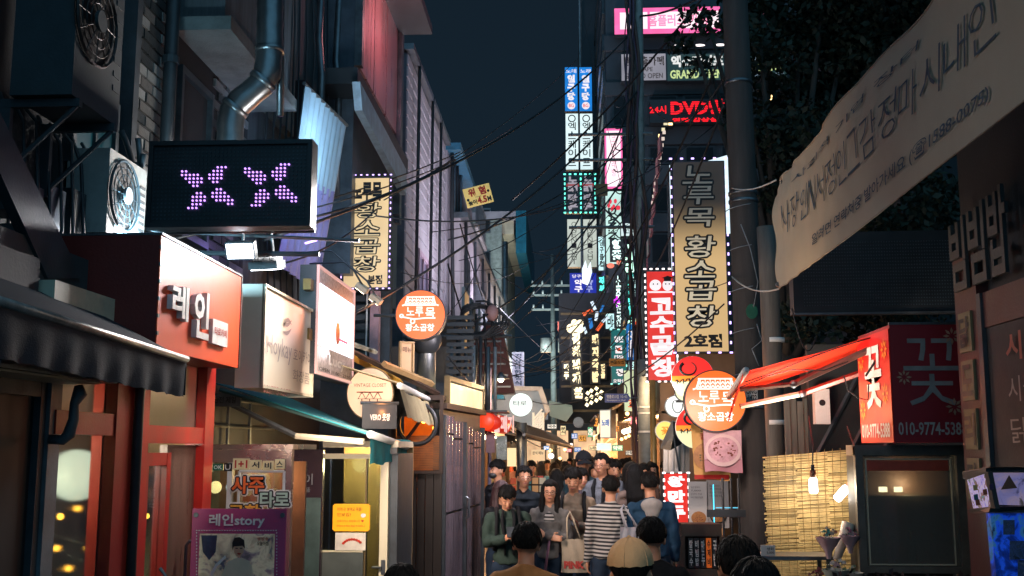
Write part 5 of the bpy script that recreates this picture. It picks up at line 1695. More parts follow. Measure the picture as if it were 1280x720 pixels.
t = thing('plank_fence', 'row of weathered vertical planks above the bamboo blind', 'fence', (at(1005, 560, 11).x, 11, 1.6))
for k in range(6):
 MB().box(-.18 + k * .065, -.125 + k * .065, .01 * (k % 2), .02 + .01 * (k % 2), 0, .85 + .05 * math.sin(k * 2)).build('plank', mat('grey_plank', '#7c7a70', .8, 0, .3, 6, .3, streak=True), t)
t = thing('dark_shed_wall', 'dark diagonal braced wall behind the flower shop sign', 'wall', (at(1075, 560, 10.6).x, 10.6, 0))
MB().box(-.45, 1.5, .05, .15, 0, 2.95).build('boards', mat('shed_dark', '#23282b', .8, 0, .3, 4, .3, dirt=.4), t)
for k in range(3):
 MB().tube([(-.4 + k * .3, 0, 1.9), (.1 + k * .3, 0, 2.8)], .025, 5).build('brace', M_dark, t)
Yc_ = 8.8
r, w_, h_ = fsign('display_case', 'black framed glass cabinet with bottles inside under the flower shop sign', 'display case', (1071, 556, 1208, 860), Yc_)
r.location.z = 0
zt = at(1100, 558, Yc_).z
zm = at(1100, 708, Yc_).z
fr = M_black
M_fr = mat('case_frame', '#6a655c', .4, .3, dirt=.3)
for s in (-1, 1):
 MB().box(s * (w_ / 2 - .03) - .03, s * (w_ / 2 - .03) + .03, -.02, .04, 0, zt).build('post', M_fr, r)
MB().box(-w_ / 2, w_ / 2, -.022, .25, zt - .07, zt + .01).build('top', M_fr, r)
MB().box(-w_ / 2 + .06, w_ / 2 - .06, -.018, .04, zm - .05, zm).build('rail', M_fr, r)
MB().box(-w_ / 2 + .06, w_ / 2 - .06, .21, .24, 0, zt - .08).build('back', mat('case_back', '#5c4438', .6, 0, .3, 3, .2, dirt=.2), r)
MB().box(-w_ / 2 + .0, -w_ / 2 + .02, .041, .25, 0, zt - .072).build('side', M_ink, r)
MB().box(w_ / 2 - .02, w_ / 2, .041, .25, 0, zt - .072).build('side', M_dark, r)
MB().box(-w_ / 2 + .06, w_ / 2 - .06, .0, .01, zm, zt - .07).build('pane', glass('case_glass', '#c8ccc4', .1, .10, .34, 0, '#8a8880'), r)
MB().box(-w_ / 2 + .09, w_ / 2 - .12, -.006, -.001, zt - .19, zt - .11).build('sign_strip', mat('rust_strip', '#b04834', .5, bump=.1), r)
rim_ = MB()
rim_.box(-w_ / 2 + .08, w_ / 2 - .10, -.008, .0, zt - .105, zt - .095).box(-w_ / 2 + .08, -w_ / 2 + .09, -.008, .0, zm + .02, zt - .105).box(w_ / 2 - .11, w_ / 2 - .10, -.008, .0, zm + .02, zt - .105).box(-w_ / 2 + .08, w_ / 2 - .10, -.008, .0, zm + .01, zm + .02)
rim_.build('white_edge', M_cream, r)
for k in range(2):
 z = zm + .18 + k * .35
 MB().box(-w_ / 2 + .06, w_ / 2 - .06, .05, .20, z, z + .012).build('shelf', mat('shelf_glass', '#4c5654', .2), r)
bt = []
for x, h0 in ((-.22, .3), (-.12, .22), (.02, .26), (.2, .24)):
 o = thing('bottle', ['tall dark bottle at the left inside the glass cabinet', 'short bottle second from left inside the glass cabinet', 'middle bottle inside the glass cabinet', 'right hand bottle inside the glass cabinet'][len(bt)], 'bottle', Vector(r.location) + Vector((x, .12, zm + .002)))
 MB().tube([(0, 0, 0), (0, 0, h0 * .55), (0, 0, h0 * .72), (0, 0, h0)], [.04, .04, .016, .014], 12).build('glass_body', mat('bottle_glass', '#1c2a20', .15), o, True)
 MB().tube([(0, 0, h0), (0, 0, h0 + .03)], .017, 10).build('cap', M_steel, o)
 bt.append(o)
for x in (-.18, -.06):
 MB().box(x - .03, x + .03, .1, .13, zt - .36, zt - .32).build('small_lamp', E_bulb, r)
lamp('POINT', (r.location.x, Yc_ + .12, zt - .3), 12, '#ffd8b0', .04, None, 'case_light')
t = thing('flower_table', 'low grey table in front of the bamboo blind', 'table', (at(1000, 700, 9.1).x, 9.1, 0))
zt_ = at(1000, 694, 9.1).z
MB().box(-.42, .25, -.1, .3, zt_ - .03, zt_).build('tabletop', M_steel, t)
for sx in (-.38, .21):
 for sy in (-.07, .26):
  MB().box(sx - .015, sx + .015, sy - .015, sy + .015, 0, zt_ - .03).build('leg', M_steel, t)
r2, w2, h2 = fsign('price_card', 'small white price card on the table by the utility pole', 'card', (951, 681, 969, 694), 9.05)
r2.location.z = zt_ + .001
MB().box(-w2 / 2, w2 / 2, 0, .006, 0, h2).build('card', M_white, r2)
text(r2, '생화', -w2 * .1, h2 * .5, w2 * .4, h2 * .8, M_ink)
text(r2, '5,000', -w2 * .1, h2 * .15, w2 * .4, h2 * .4, M_ink)
def bouquet(label, px, py, Y, R, cols, seed):
 rn = random.Random(seed)
 p = Vector(at(px, py, Y))
 base = p.copy()
 t = thing('bouquet', label, 'flowers', p + Vector((0, 0, -R * 1.9)))
 wrap = MB()
 n = 22
 rows = [[(math.cos(2 * PI * i / n) * q * (1 + .12 * math.sin(i * 2.9)), math.sin(2 * PI * i / n) * q * (1 + .12 * math.cos(i * 3.7)), z) for i in range(n + 1)] for q, z in ((R * .2, 0), (R * .35, R * .7), (R * .75, R * 1.3), (R * 1.1, R * 1.8 + .01))]
 wrap.grid(rows, n + 1, 4).build('paper_wrap', mat('wrap_%d' % (seed % 3), ['#b8b0a4', '#a89098', '#8c9a94'][seed % 3], .6, 0, .15, 6, .1), t, True)
 for ci, c in enumerate(cols):
  mb = MB()
  for k in range(5):
   a, q = rn.uniform(0, 2 * PI), rn.uniform(0, R * .85)
   c0 = Vector((math.cos(a) * q, math.sin(a) * q, R * 2.0 + rn.uniform(-.02, .03) + (R - q) * .4))
   for j in range(9):
    b_ = j * 2.4
    rr = R * .20 * (1 - j / 14)
    n_ = Vector((math.cos(b_), math.sin(b_), .5)).normalized()
    u_ = n_.cross(Vector((0, 0, 1))).normalized()
    v_ = u_.cross(n_)
    o_ = c0 + n_ * rr * .6
    mb.add([tuple(o_ - u_ * rr - v_ * rr * .5), tuple(o_ + u_ * rr - v_ * rr * .5), tuple(o_ + u_ * rr * .7 + v_ * rr), tuple(o_ - u_ * rr * .7 + v_ * rr)], [(0, 1, 2, 3)])
  mb.build('blossoms', mat('petal_' + c[1:], c, .6, 0, .15, 20, 0), t, True, 'stuff')
 mb = MB()
 for k in range(24):
  a, q = rn.uniform(0, 2 * PI), rn.uniform(R * .4, R * 1.1)
  o_ = Vector((math.cos(a) * q, math.sin(a) * q, R * 1.9 + rn.uniform(-.03, .05)))
  d_ = Vector((math.cos(a), math.sin(a), rn.uniform(0, 1))).normalized() * R * .4
  s_ = Vector((-math.sin(a), math.cos(a), 0)) * R * .1
  mb.add([tuple(o_), tuple(o_ + d_ * .5 + s_), tuple(o_ + d_), tuple(o_ + d_ * .5 - s_)], [(0, 1, 2, 3)])
 mb.build('leaves', mat('leaf_green', '#2c4a2c', .6), t, False, 'stuff')
bouquet('bouquet of peach and teal blossoms left of the cabinet', 1035, 672, 8.7, .085, ['#c88a6c', '#5c9a90', '#d0b8a0'], 4)
bouquet('white blossom bouquet at the bottom beside the cabinet', 1045, 712, 8.6, .095, ['#cfc8c0', '#b89a9c'], 5)
bouquet('small rose and white bouquet in grey paper against the cabinet', 1062, 670, 8.8, .07, ['#b8a4a8', '#a86a7c'], 7)
bouquet('dark red bouquet low at the left of the flowers', 1022, 722, 8.7, .08, ['#6e2c34', '#8a4a50'], 8)
bouquet('cream bouquet low against the cabinet side', 1066, 716, 8.6, .075, ['#c4bca4', '#7c8c6c'], 9)
t = thing('wrapping_paper', 'tall roll of white paper leaning by the cabinet', 'paper roll', at(1052, 700, 8.9))
MB().tube([(-.04, 0, 0), (.08, .05, .28)], [.03, .055], 12).build('roll', mat('card_white', '#d0c8b8'), t, True)
t = thing('dark_planter', 'mound of dark foliage plants below the glass cabinet', 'planter', (at(1150, 712, 8.3).x, 8.3, 0))
mb = MB()
rn = random.Random(2)
for k in range(500):
 c0 = Vector((rn.uniform(-.6, .65), rn.uniform(-.15, .15), .8 + rn.uniform(0, .26) * (1 - abs(rn.uniform(-.6, .6)))))
 d_ = Vector((rn.uniform(-1, 1), rn.uniform(-1, 1), rn.uniform(-.2, 1))).normalized() * .06
 s_ = d_.cross(Vector((rn.random(), rn.random(), rn.random()))).normalized() * .018
 mb.add([tuple(c0), tuple(c0 + d_ * .5 + s_), tuple(c0 + d_), tuple(c0 + d_ * .5 - s_)], [(0, 1, 2, 3)])
mb.build('leaves', mat('dark_plant', '#2a2326', .6, 0, .4, 9), t, kind='stuff')
MB().box(-.65, .68, -.2, .2, 0, .82).build('trough', M_dark, t)
r, w_, h_ = fsign('pixel_display', 'large unlit dotted display panel under the cloth banner on the right', 'led sign', (992, 289, 1216, 390), 10.3, math.radians(-3))
MB().box(-w_ / 2, w_ / 2, .004, .25, 0, h_).build('housing', mat('panel_black', '#1c2226', .5), r)
dim = MB()
nx = 60
for i in range(nx):
 for j in range(20):
  x, z = -w_ / 2 + .1 + i * (w_ - .2) / nx, .07 + j * (h_ - .14) / 20
  dim.box(x - .004, x + .004, -.001, .004, z - .004, z + .004)
dim.build('unlit_pixels', mat('unlit_pixel', '#3c4a52'), r, kind='stuff')
MB().box(-w_ / 2, w_ / 2, -.02, .0, -.02, .0).build('bottom_rail', M_steel, r)
MB().tube([(w_ / 2, .1, h_ * .8), (w_ / 2 + .8, .1, h_ * .8)], .03, 6).build('arm', M_dark, r)
XR = 2.86
yn = Yof(1208, XR)
t = thing('red_column_building', 'dark building with red columns and grey raised letters at the right edge', 'building', (XR, 3.0, 0))
MB().box(.06, 3, 0, yn - 3.0, 0, 7).build('wall', mat('right_wall_dark', '#20262a', .8, 0, .3, 3, .3, dirt=.3), t)
M_redcol = mat('deep_red_column', '#3c1412', .5, 0, .2, 4, .2, dirt=.3)
ys = yn - 3.0
MB().box(-.02, .06, ys - .42, ys, 0, 3.3).build('column', M_redcol, t)
MB().box(-.01, .06, 0, ys - .42, 2.76, 3.0).build('beam', M_redcol, t)
MB().box(.0, .05, 0.2, ys - .42, 1.75, 2.755).build('blackboard', mat('chalk_black', '#0c1216', .7), t)
MB().box(-.03, .05, ys - .50, ys - .43, 0, 3.0).build('frame_post', M_dark, t)
M_chalk = mat('chalk_print', '#6c716e', .6, bump=0)
M_chalk2 = mat('red_chalk_print', '#84402f', .6, bump=0)
def rtext(s, y0, z0, y1, z1, m, bold=.0, thick=0, name='lettering', grow=0):
 """facing -X on this building, y0<y1 local along the street"""
 mb = MB()
 put_text(mb, s, -y1, z0, -y0, z1, 0, bold, thick, grow)
 o = mb.build(name, m, t)
 o.rotation_euler = (0, 0, -PI / 2)
 o.location = (-.03, 0, 0)
 return o
yb0 = Yof(1288, XR) - 3.0
rtext('시골장터', yb0 - .9, 2.5, yb0 + .2, 2.68, M_chalk2, .02)
rtext('시골막걸리', yb0 - .9, 2.24, yb0 + .2, 2.40, M_chalk, .0)
rtext('닭한마리', yb0 - .9, 1.98, yb0 + .2, 2.14, M_chalk, .0)
for k, ch in enumerate('닭도리탕'):
 z = 2.62 - k * .34
 MB().box(-.04, -.021, ys - .33, ys - .10, z, z + .28).build('plaque', mat('tan_plaque', '#6a6244', .6), t)
 o = rtext(ch, ys - .31, z + .03, ys - .12, z + .25, M_ink, .03)
 o.location.x = -.046
M_gl = mat('grey_raised_letter', '#2e3636', .6, 0, .15, 5, .3, dirt=.3)
for k, ch in enumerate('빔빔밥'):
 y1 = ys - .05 - k * .36
 rtext(ch, y1 - .3, 3.06, y1, 3.58 + .03 * k, M_gl, .02, .025, 'letter')
t = thing('game_cabinet', 'game cabinet with lilac lit display pictures and blue glass at the right edge', 'cabinet', at(1244, 640, 5.6))
qz = lambda px, py, Y=5.6: tuple(Vector(at(px, py, Y)) - t.location)
a0, a1, a2, a3 = qz(1210, 600, 5.9), qz(1236, 591), qz(1244, 632), qz(1218, 637, 5.9)
MB().slab([a0, a1, a2, a3], (.2, 1, 0), .03).build('side_display', picture('lilac_display', ['#2a3a58', '#b8a8f0', '#d8d0ff', '#8a5a48', '#5aa0a8'], .32, 22), t)
b0, b1, b2, b3 = qz(1240, 591), qz(1330, 591), qz(1330, 633), qz(1250, 631)
MB().slab([b0, b1, b2, b3], (0, 1, 0), .03).build('front_display', picture('lilac_display_front', ['#4a4468', '#9a90c8', '#b8a0c0', '#58504c'], .28, 12), t)
MB().slab([qz(1208, 590, 5.9), qz(1238, 584, 5.59), qz(1335, 584, 5.59), qz(1335, 590, 5.59), qz(1238, 590, 5.59), qz(1209, 599, 5.9)], (0, 1, 0), .06).build('top_frame', M_black, t)
MB().slab([qz(1235, 590, 5.58), qz(1241, 590, 5.58), qz(1250, 636, 5.58), qz(1244, 636, 5.58)], (0, 1, 0), .05).build('corner_frame', M_black, t)
MB().slab([qz(1216, 637, 5.88), qz(1244, 634, 5.58), qz(1335, 632, 5.58), qz(1335, 640, 5.58), qz(1242, 641, 5.58), qz(1218, 642, 5.88)], (0, 1, 0), .06).build('bottom_frame', M_black, t)
MB().slab([qz(1251, 612, 5.57), qz(1261, 594, 5.57), qz(1271, 610, 5.57)], (0, -1, 0), .006).build('triangle_mark', mat('brown_sign', '#6a4638', .5), t)
rr_ = random.Random(8)
for k in range(5):
 x = 1214 + rr_.random() * 22
 y = 600 + rr_.random() * 26
 MB().slab([qz(x, y, 5.55), qz(x + 5, y - 1, 5.55), qz(x + 6, y + 6, 5.55), qz(x + 1, y + 7, 5.55)], (0, -1, 0), .004).build('picture_patch', mat('patch_%d' % (k % 4), ['#8a4a30', '#2c5a6a', '#b09c60', '#3a2c50'][k % 4], .5), t)
MB().slab([qz(1238, 642), qz(1340, 642), qz(1340, 900), qz(1262, 900)], (0, 1, 0), .06).build('blue_glass', picture('blue_glass', ['#081428', '#0c2c88', '#1c58f0', '#3a78b0', '#101c38'], .24, 9), t)
for (x, y, s) in ((1254, 650, 14), (1262, 676, 18), (1272, 700, 20)):
 MB().slab([qz(x, y, 5.58), qz(x + s, y, 5.58), qz(x + s, y + s * 1.3, 5.58), qz(x, y + s * 1.3, 5.58)], (0, -1, 0), .004).build('picture_card', picture('navy_card', ['#101828', '#2c4068', '#20304a', '#6a7080'], .12, 30), t)
t = thing('cloth_banner', 'long cream cloth banner with brushed blue lettering slung across the upper right', 'banner', (1.9, 9.5, 3.9))
LB, LT = Vector(at(974, 361, 9.6)), Vector(at(970, 225, 9.6))
RB, RT = Vector((2.45, 3.4, 3.82)), Vector((2.45, 3.4, 4.95))
def ban(u, v, off=0.0):
 """u 0 left/far ..1 right/near, v 0 bottom..1 top"""
 p = LB.lerp(RB, u).lerp(LT.lerp(RT, u), v)
 p.z -= (.02 + .03 * v) * math.sin(PI * u)
 ed = math.exp(-u * 14)
 nrm = Vector((-.98, -.14, 0))
 d = .025 * math.sin(u * 16 + v * 3) * (.2 + v) + .02 * ed * math.sin(v * 11) + .012 * math.sin(u * 40 - v * 9) * v * v
 d += .018 * math.sin(u * 130 + v * 4) * math.exp(-u * 9) + .012 * math.sin((v - .9) * 60 + u * 90) * math.exp(-((v - 1) ** 2) * 40) * math.exp(-u * 5)
 return p + nrm * (d + off)
n, mrow = 120, 24
rows = [[tuple(ban(i / (n - 1), j / (mrow - 1)) - t.location) for i in range(n)] for j in range(mrow)]
MB().grid(rows, n, mrow).build('cloth', mat('cream_cloth', '#9c9482', .85, 0, .06, 2, .3, fine=200), t, True)
hem = MB()
hem.tube([tuple(ban(u, 1) - t.location) for u in np.linspace(0, 1, 60)], .008, 5)
hem.tube([tuple(ban(u, 0) - t.location) for u in np.linspace(0, 1, 60)], .006, 5)
hem.build('hem', mat('hem_cloth', '#8a8070', .8), t, True)
M_blue = mat('navy_brush_ink', '#213a4c', .8, bump=0)
def ban_text(s, u0, v0, u1, v1, m, bold, shear=.25):
 a_, b_, f, _ = textverts(s, bold)
 if not len(a_):
  return
 vs = []
 for i in range(len(a_)):
  uu = u0 + (u1 - u0) * a_[i] + shear * (b_[i] - .5) * .01
  vv = v0 + (v1 - v0) * b_[i]
  vs.append(tuple(ban(uu, vv, .012) - t.location))
 mb = MB()
 mb.add(vs, f)
 return mb.build('lettering', m, t)
us = .035
for s, du in (('사', .035), ('장', .04), ('인', .035), ('N', .03), ('서', .04), ('정', .045), ('인', .045), ('그', .05), ('감', .055), ('정', .055), ('마', .05), ('시', .05), ('내', .055), ('인', .06)):
 ban_text(s, us, .42, us + du * .86, .70, M_blue, -.012)
 us += du * .98
ban_text('알려면 연락처중 발아가세요 (☎1588-0075)', .16, .12, .64, .23, M_blue, .01)
ban_text('사회적 기업 장터', .08, .80, .5, .86, M_blue, .0)
wire(at(915, 235, 12.9), LT, .05, .008, 'upper white rope tying the cloth banner to the utility pole', m=mat('white_rope', '#b8b8b0', .8), name='rope')
wire(at(915, 346, 12.9), LB, .08, .008, 'lower white rope tying the cloth banner to the utility pole', m=mat('white_rope', '#b8b8b0'), name='rope')
for v_ in (.03, .97):
 q_ = ban(.006, v_) - t.location
 MB().tube([tuple(q_ + Vector((0, -.03, 0))), tuple(q_ + Vector((0, .01, 0)))], .022, 12).build('eyelet', M_steel, t)
lamp('SPOT', (1.2, 8.6, 2.6), 34, '#ffcf9c', .3, tuple(ban(.12, .4)), 'banner_fill', math.radians(70))  # added warm fill without a fixture, brightens the cloth
# ================================================================ FAR STREET, TOWERS AND SIGNS
Yt = 31.0
pL = at(764, 560, Yt).x
t = thing('corner_tower', 'tall dark commercial tower behind the wires with pink, grey and red lit shop signs', 'building', (pL, Yt, 0))
tower = t
M_tw = mat('tower_cladding', '#3e464c', .6, .1, .3, .6, .2, dirt=.3)
MB().box(0, 11, 0, 14, 0, 24).build('wall', M_tw, t)
def tz(py):
 return at(800, py, Yt).z
def txx(px, py=200):
 return at(px, py, Yt).x - pL
for (pt, pb_) in ((46, 64), (104, 120), (160, 182), (208, 232), (268, 290)):
 MB().box(-.05, 11.05, -.12, -.003, tz(pb_), tz(pt)).build('floor_band', mat('tower_band', '#42484c', .6, .1, .2, 1, .2, dirt=.3), t)
for fl, (a, b) in enumerate(((120, 158), (184, 206), (234, 266), (292, 330))):
 for k in range(9):
  x0 = .15 + k * 1.05
  o = MB().box(x0, x0 + .9, -.05, -.004, tz(b), tz(a)).build('window', M_dark, t)
  MB().box(x0 + .06, x0 + .84, -.06, -.051, tz(b) + .05, tz(a) - .05).build('pane', M_dglass, o)
for k in range(12):
 z = tz(440) + k * 1.15
 MB().box(-.09, -.003, .4, 13, z, z + .5).build('window', mat('side_window', '#38444a', .3, .3, .3, 3), t)
def tsign(name, label, rc, Y=Yt - .5, m=None, cat='sign', d=.3, edge=None):
 r, w_, h_ = fsign(name, label, cat, rc, Y)
 MB().box(-w_ / 2, w_ / 2, .004, d, 0, h_).build('housing', edge or M_dark, r)
 if m:
  MB().box(-w_ / 2 + w_ * .015, w_ / 2 - w_ * .015, -.01, 0, w_ * .01, h_ - w_ * .01).build('face', m, r)
 return r, w_, h_
r, w_, h_ = tsign('pink_lightbox', 'pink lit shop sign with a small round mark high on the corner tower', (768, 10, 900, 42), m=E_pinkw)
fr = MB()
fr.box(-w_ / 2, w_ / 2, -.04, -.012, 0, .14).box(-w_ / 2, w_ / 2, -.04, -.012, h_ - .12, h_).box(-w_ / 2, -w_ / 2 + .16, -.04, -.012, .14, h_ - .12).box(-w_ / 2 + .97, -w_ / 2 + 1.04, -.04, -.012, .14, h_ - .12)
fr.build('pink_border', emis('pink_border', '#ff6aa8', 1.1, .2), r)
k_ = MB().tube([(-w_ / 2 + .55 + .13 * math.cos(a), -.02, h_ * .55 + .1 * math.sin(a)) for a in np.linspace(-.4, PI + .4, 10)], .03, 6)
k_.build('round_mark', M_ink, r)
MB().disc((-w_ / 2 + .55, h_ * .68), .1, .05, -.03, -.02, 14).build('red_mark', emis('mark_red', '#f04050', .8), r)
text(r, '홈플러스 카페', -w_ * .18, h_ * .28, w_ * .38, h_ * .75, E_pink, bold=.03, y=-.02)
r, w_, h_ = tsign('pink_lightbox', 'small piece of the pink lit sign right of the pole among the leaves', (938, 10, 960, 42), m=E_pink)
r, w_, h_ = tsign('grey_lightbox', 'dim pale sign board with grey lettering left of the opening banner sign', (776, 67, 833, 101), m=emis('dim_white_box', '#c4bcc4', .45, .35, .8))
text(r, '방탈출카페', -w_ * .42, h_ * .55, w_ * .45, h_ * .9, M_ink, bold=.03)
text(r, 'XCAPE', -w_ * .2, h_ * .34, w_ * .2, h_ * .5, M_ink)
text(r, 'GRAND OPEN', -w_ * .42, h_ * .08, w_ * .42, h_ * .28, M_gp, bold=.02)
r, w_, h_ = tsign('green_lightbox', 'dark green sign with white and yellow letters announcing the opening', (833, 67, 906, 101), m=emis('dark_green_box', '#3c5a58', .35, .3, .8))
text(r, '엑스케이프', -w_ * .42, h_ * .5, w_ * .48, h_ * .93, E_inkw, bold=.05, y=-.02)
text(r, 'GRAND OPEN', -w_ * .44, h_ * .08, w_ * .46, h_ * .4, emis('yellow_green_letter', '#dff0a0', .8), bold=.03, y=-.02)
for x in (-.3, .05, .4):
 MB().ell((x * w_, -.35, h_ + .12), (.16, .05, .03), 10, 6).build('lamp', E_ledw, r)
r, w_, h_ = tsign('phone_sign', 'small sign right of the pole with an opening day and phone digits', (938, 69, 984, 97), m=emis('dark_green_box', '#3c5a58'))
text(r, '학습 상담', -w_ * .45, h_ * .68, w_ * .1, h_ * .95, emis('blue_white_letter', '#c8e4ff', .9), bold=.04, y=-.02)
text(r, 'M.0502', -w_ * .45, h_ * .28, w_ * .42, h_ * .64, emis('yellow_green_letter', '#dff0a0'), bold=.05, y=-.02)
text(r, 'OPEN WEEKS', -w_ * .45, h_ * .05, w_ * .4, h_ * .2, emis('blue_white_letter', '#c8e4ff'), bold=.02, y=-.02)
r, w_, h_ = tsign('neon_sign', 'glowing red neon letters under the opening signs, partly behind leaves', (812, 124, 906, 153))
MB().box(-w_ / 2, w_ / 2, -.01, .0, 0, h_).build('backboard', M_black, r)
text(r, '24시', -w_ * .5, h_ * .38, -w_ * .28, h_ * .72, E_red, bold=.02, y=-.04)
text(r, 'DVD방', -w_ * .22, h_ * .28, w_ * .5, h_ * .98, E_red, bold=.04, y=-.04)
text(r, '영화 감상실', -w_ * .2, 0, w_ * .4, h_ * .18, E_red, bold=.03, y=-.04)
sc_ = MB()
for k in range(7):
 z = h_ * (.3 + k * .1)
 sc_.box(-w_ * .22, w_ * .5, -.06, -.05, z, z + .018)
sc_.build('dark_slats', M_black, r, kind='stuff')
for i, (x, y, s) in enumerate(((832, 154, 5), (838, 154, 5), (871, 146, 6), (829, 162, 4), (825, 170, 4), (965, 122, 6), (975, 121, 5), (955, 135, 4), (962, 137, 3), (1013, 12, 2), (967, 12, 2), (1009, 122, 2), (992, 135, 3))):
 a = at(x, y, Yt - .45)
 t2 = thing('lit_window', ['small square warm window beside the red neon letters', 'second square warm window just right of the first under the neon', 'single bright window square under the neon letters', 'tiny window square at the top of the slanting light row', 'tiny window square second in the slanting light row',
  'left of two bright squares seen through the tree', 'right of two bright squares seen through the tree', 'faint left green speck window in the tree', 'faint right green speck window in the tree', 'tiny light at the upper left of the dark tree top', 'tiny light right of the pole near the photo top',
  'tiny light in the middle of the dark tree', 'tiny light low in the dark tree'][i], 'window', a)
 q = s / 2 * Yt / FPX
 MB().box(-q, q, -.03, .0, -q, q).build('pane', E_warm if i % 3 else E_cream, t2)
 MB().box(-q - .03, q + .03, .002, .3, -q - .03, q + .03).build('frame', M_dark, t2)
t = thing('slanting_light_strip', 'receding facade of rosy posters edged by white lights right of the cable bundle', 'facade', (at(812, 300, 24).x, 24, 5))
for k in range(9):
 a, b = at(828 - k * 3, 172 + k * 26, 22 + k * .9), at(812 - k * 1.2, 186 + k * 24, 22.5 + k * .9)
 MB().box(a.x - t.location.x - .05, a.x - t.location.x, a.y - 24, a.y - 24 + .6, a.z - 5 - .3, a.z - 5 + .1).build('poster', mat('rose_poster', '#9a5a5c', .4, 0, .5, 8), t)
st = MB()
for k in range(12):
 a = at(830 - k * 1.3, 165 + k * 8, 21.5 + k * .3)
 st.box(a.x - t.location.x - .03, a.x - t.location.x + .03, a.y - 24 - .04, a.y - 24, a.z - 5 - .045, a.z - 5 + .02)
st.build('led_strip', emis('warm_white_led', '#ffe8d8', .8), t, kind='stuff')
Yn = 40.
MB().box(-.3, 1.2, -.3, -.16, 0, 2.9).build('lit_shopfront', picture('lobby_glow', ['#4a2c18', '#ffb468', '#ffe0b0', '#c88048', '#fff0d0'], .9, 1.6), tower)
MB().box(-.35, 1.3, -.6, -.17, 2.92, 3.1).build('shop_canopy', M_dark, tower)
t = thing('narrow_tower', 'narrow dark building carrying the paired vertical signs over the alley', 'building', (at(706, 560, Yn).x, Yn, 0))
wN = at(768, 200, Yn).x - at(712, 200, Yn).x
x0n = at(716, 200, Yn).x - t.location.x
MB().box(x0n + .35, x0n + 2.6, 0, 10, 4.6, 20).build('wall', M_tw, t)
for k in range(14):
 z = 3 + k * 1.2
 MB().box(x0n + 1.0, x0n + 1.35, -.05, -.002, z, z + .7).build('window', mat('side_window', '#38444a'), t)
for px in (725, 748, 776):
 a = at(px, 0, Yn - 1.4)
 t2 = thing('steel_riser', {725: 'thin pale riser pipe above the blue paired signs', 748: 'thin pale riser pipe left of the pink vertical sign', 776: 'thin pale riser pipe right of the pink vertical sign'}[px], 'pipe', (a.x, a.y, 3))
 MB().tube([(0, 0, 0), (0, 0, 18)], .055, 6).build('pipe', mat('pale_pipe', '#8c9496', .4, .5), t2)
def vsign(label, rc, Y, m, s, tm, top=None, bold=.03, border=None, name='vertical_sign', mx=.3, edge=None, bmat=None, jit=0.0, a=.06, b=.94):
 r, w_, h_ = tsign(name, label, rc, Y, m, d=.25, edge=edge)
 if s:
  text(r, s, -w_ * mx, h_ * a, w_ * mx, h_ * b, tm, vertical=True, bold=bold, y=-.03, jit=jit)
 if border:
  ledborder(r, w_, h_, border, .16, .032)
 return r, w_, h_
W_l = emis('white_lit_letter', '#f4ecee')
for i, x in enumerate((706, 724)):
 side = ['left', 'right'][i]
 r, w_, h_ = vsign(side + ' blue vertical sign topmost in the paired sign stack', (x, 84, x + 16, 139), 37, emis('bright_blue_box', '#1c7cd0', 1.0, .2), '일구당', W_l, bold=.07, a=.24, b=.82)
 text(r, '노래', -w_ * .4, h_ * .86, w_ * .4, h_ * .95, W_l, y=-.03)
 MB().disc((0, h_ * .12), w_ * .3, w_ * .3, -.04, -.03, 16).build('round_mark', W_l, r)
 text(r, 'BG', -w_ * .2, h_ * .08, w_ * .2, h_ * .16, emis('mark_red', '#f04050'), y=-.05)
 r, w_, h_ = vsign(side + ' white vertical sign with black letters under the blue pair', (x + 1, 142, x + 17, 212), 36.8, emis('cool_white_box', '#dff4f4', 1.0, .12), '엑스케이프', M_ink, bold=.01, a=.06, b=.84)
 MB().tube([(math.cos(q) * .12, -.02, h_ * .91 + math.sin(q) * .12) for q in np.linspace(0, 2 * PI, 14)], .02, 5).build('round_mark', M_ink, r)
 r, w_, h_ = vsign(side + ' dark vertical sign ringed with teal lights in the paired stack', (x + (0 if i == 0 else 2), 218, x + 20, 266), 36.5, mat('dark_teal_box', '#152a30', .5), '노래타운', emis('dull_white_letter', '#c8c0c8', .5), bold=.06, border=E_teal)
 MB().box(-w_ * .4, w_ * .4, -.025, -.012, h_ * .68, h_ * .76).build('red_band', emis('dull_red_band', '#c04848', .4), r)
 r, w_, h_ = vsign(side + ' dim cream vertical sign with thin latin letters', (x + 3 + i * 2, 274, x + 20 + i * 2, 334), 36.2, emis('cream_dim_box', '#d4dccc', .7, .3, .6), 'ONENIGHT', M_ink, bold=-.01, mx=.18)
r, w_, h_ = tsign('round_topped_sign', 'deep blue sign with curved white line and green foot below the cream signs', (712, 341, 746, 388), 35, emis('deep_blue_box', '#2434b0', .6, .3, 1))
text(r, '약구당', -w_ * .32, h_ * .3, -w_ * .02, h_ * .82, W_l, vertical=True, bold=.04, y=-.03)
text(r, '약구당', w_ * .08, h_ * .3, w_ * .36, h_ * .82, emis('pale_blue_letter', '#b8c0f0', .6), vertical=True, bold=.04, y=-.03)
MB().box(-w_ / 2 + .01, w_ / 2 - .01, -.02, -.012, .02, h_ * .16).build('green_foot', emis('green_foot', '#2c8a5c', .5), r)
text(r, '24시간영업', -w_ * .4, h_ * .05, w_ * .4, h_ * .12, W_l, y=-.03, bold=.03)
MB().tube([(-w_ / 2 + w_ * s, -.03, h_ * (.26 - .08 * math.sin(PI * s))) for s in np.linspace(0, 1, 12)], .02, 5).build('curved_line', W_l, r)
text(r, '당구장', -w_ * .4, h_ * .86, w_ * .1, h_ * .95, W_l, y=-.03)
r, w_, h_ = vsign('pink edged white vertical sign crossed by cables', (756, 161, 778, 236), 30, E_pinkw, '', W_l)
fr = MB()
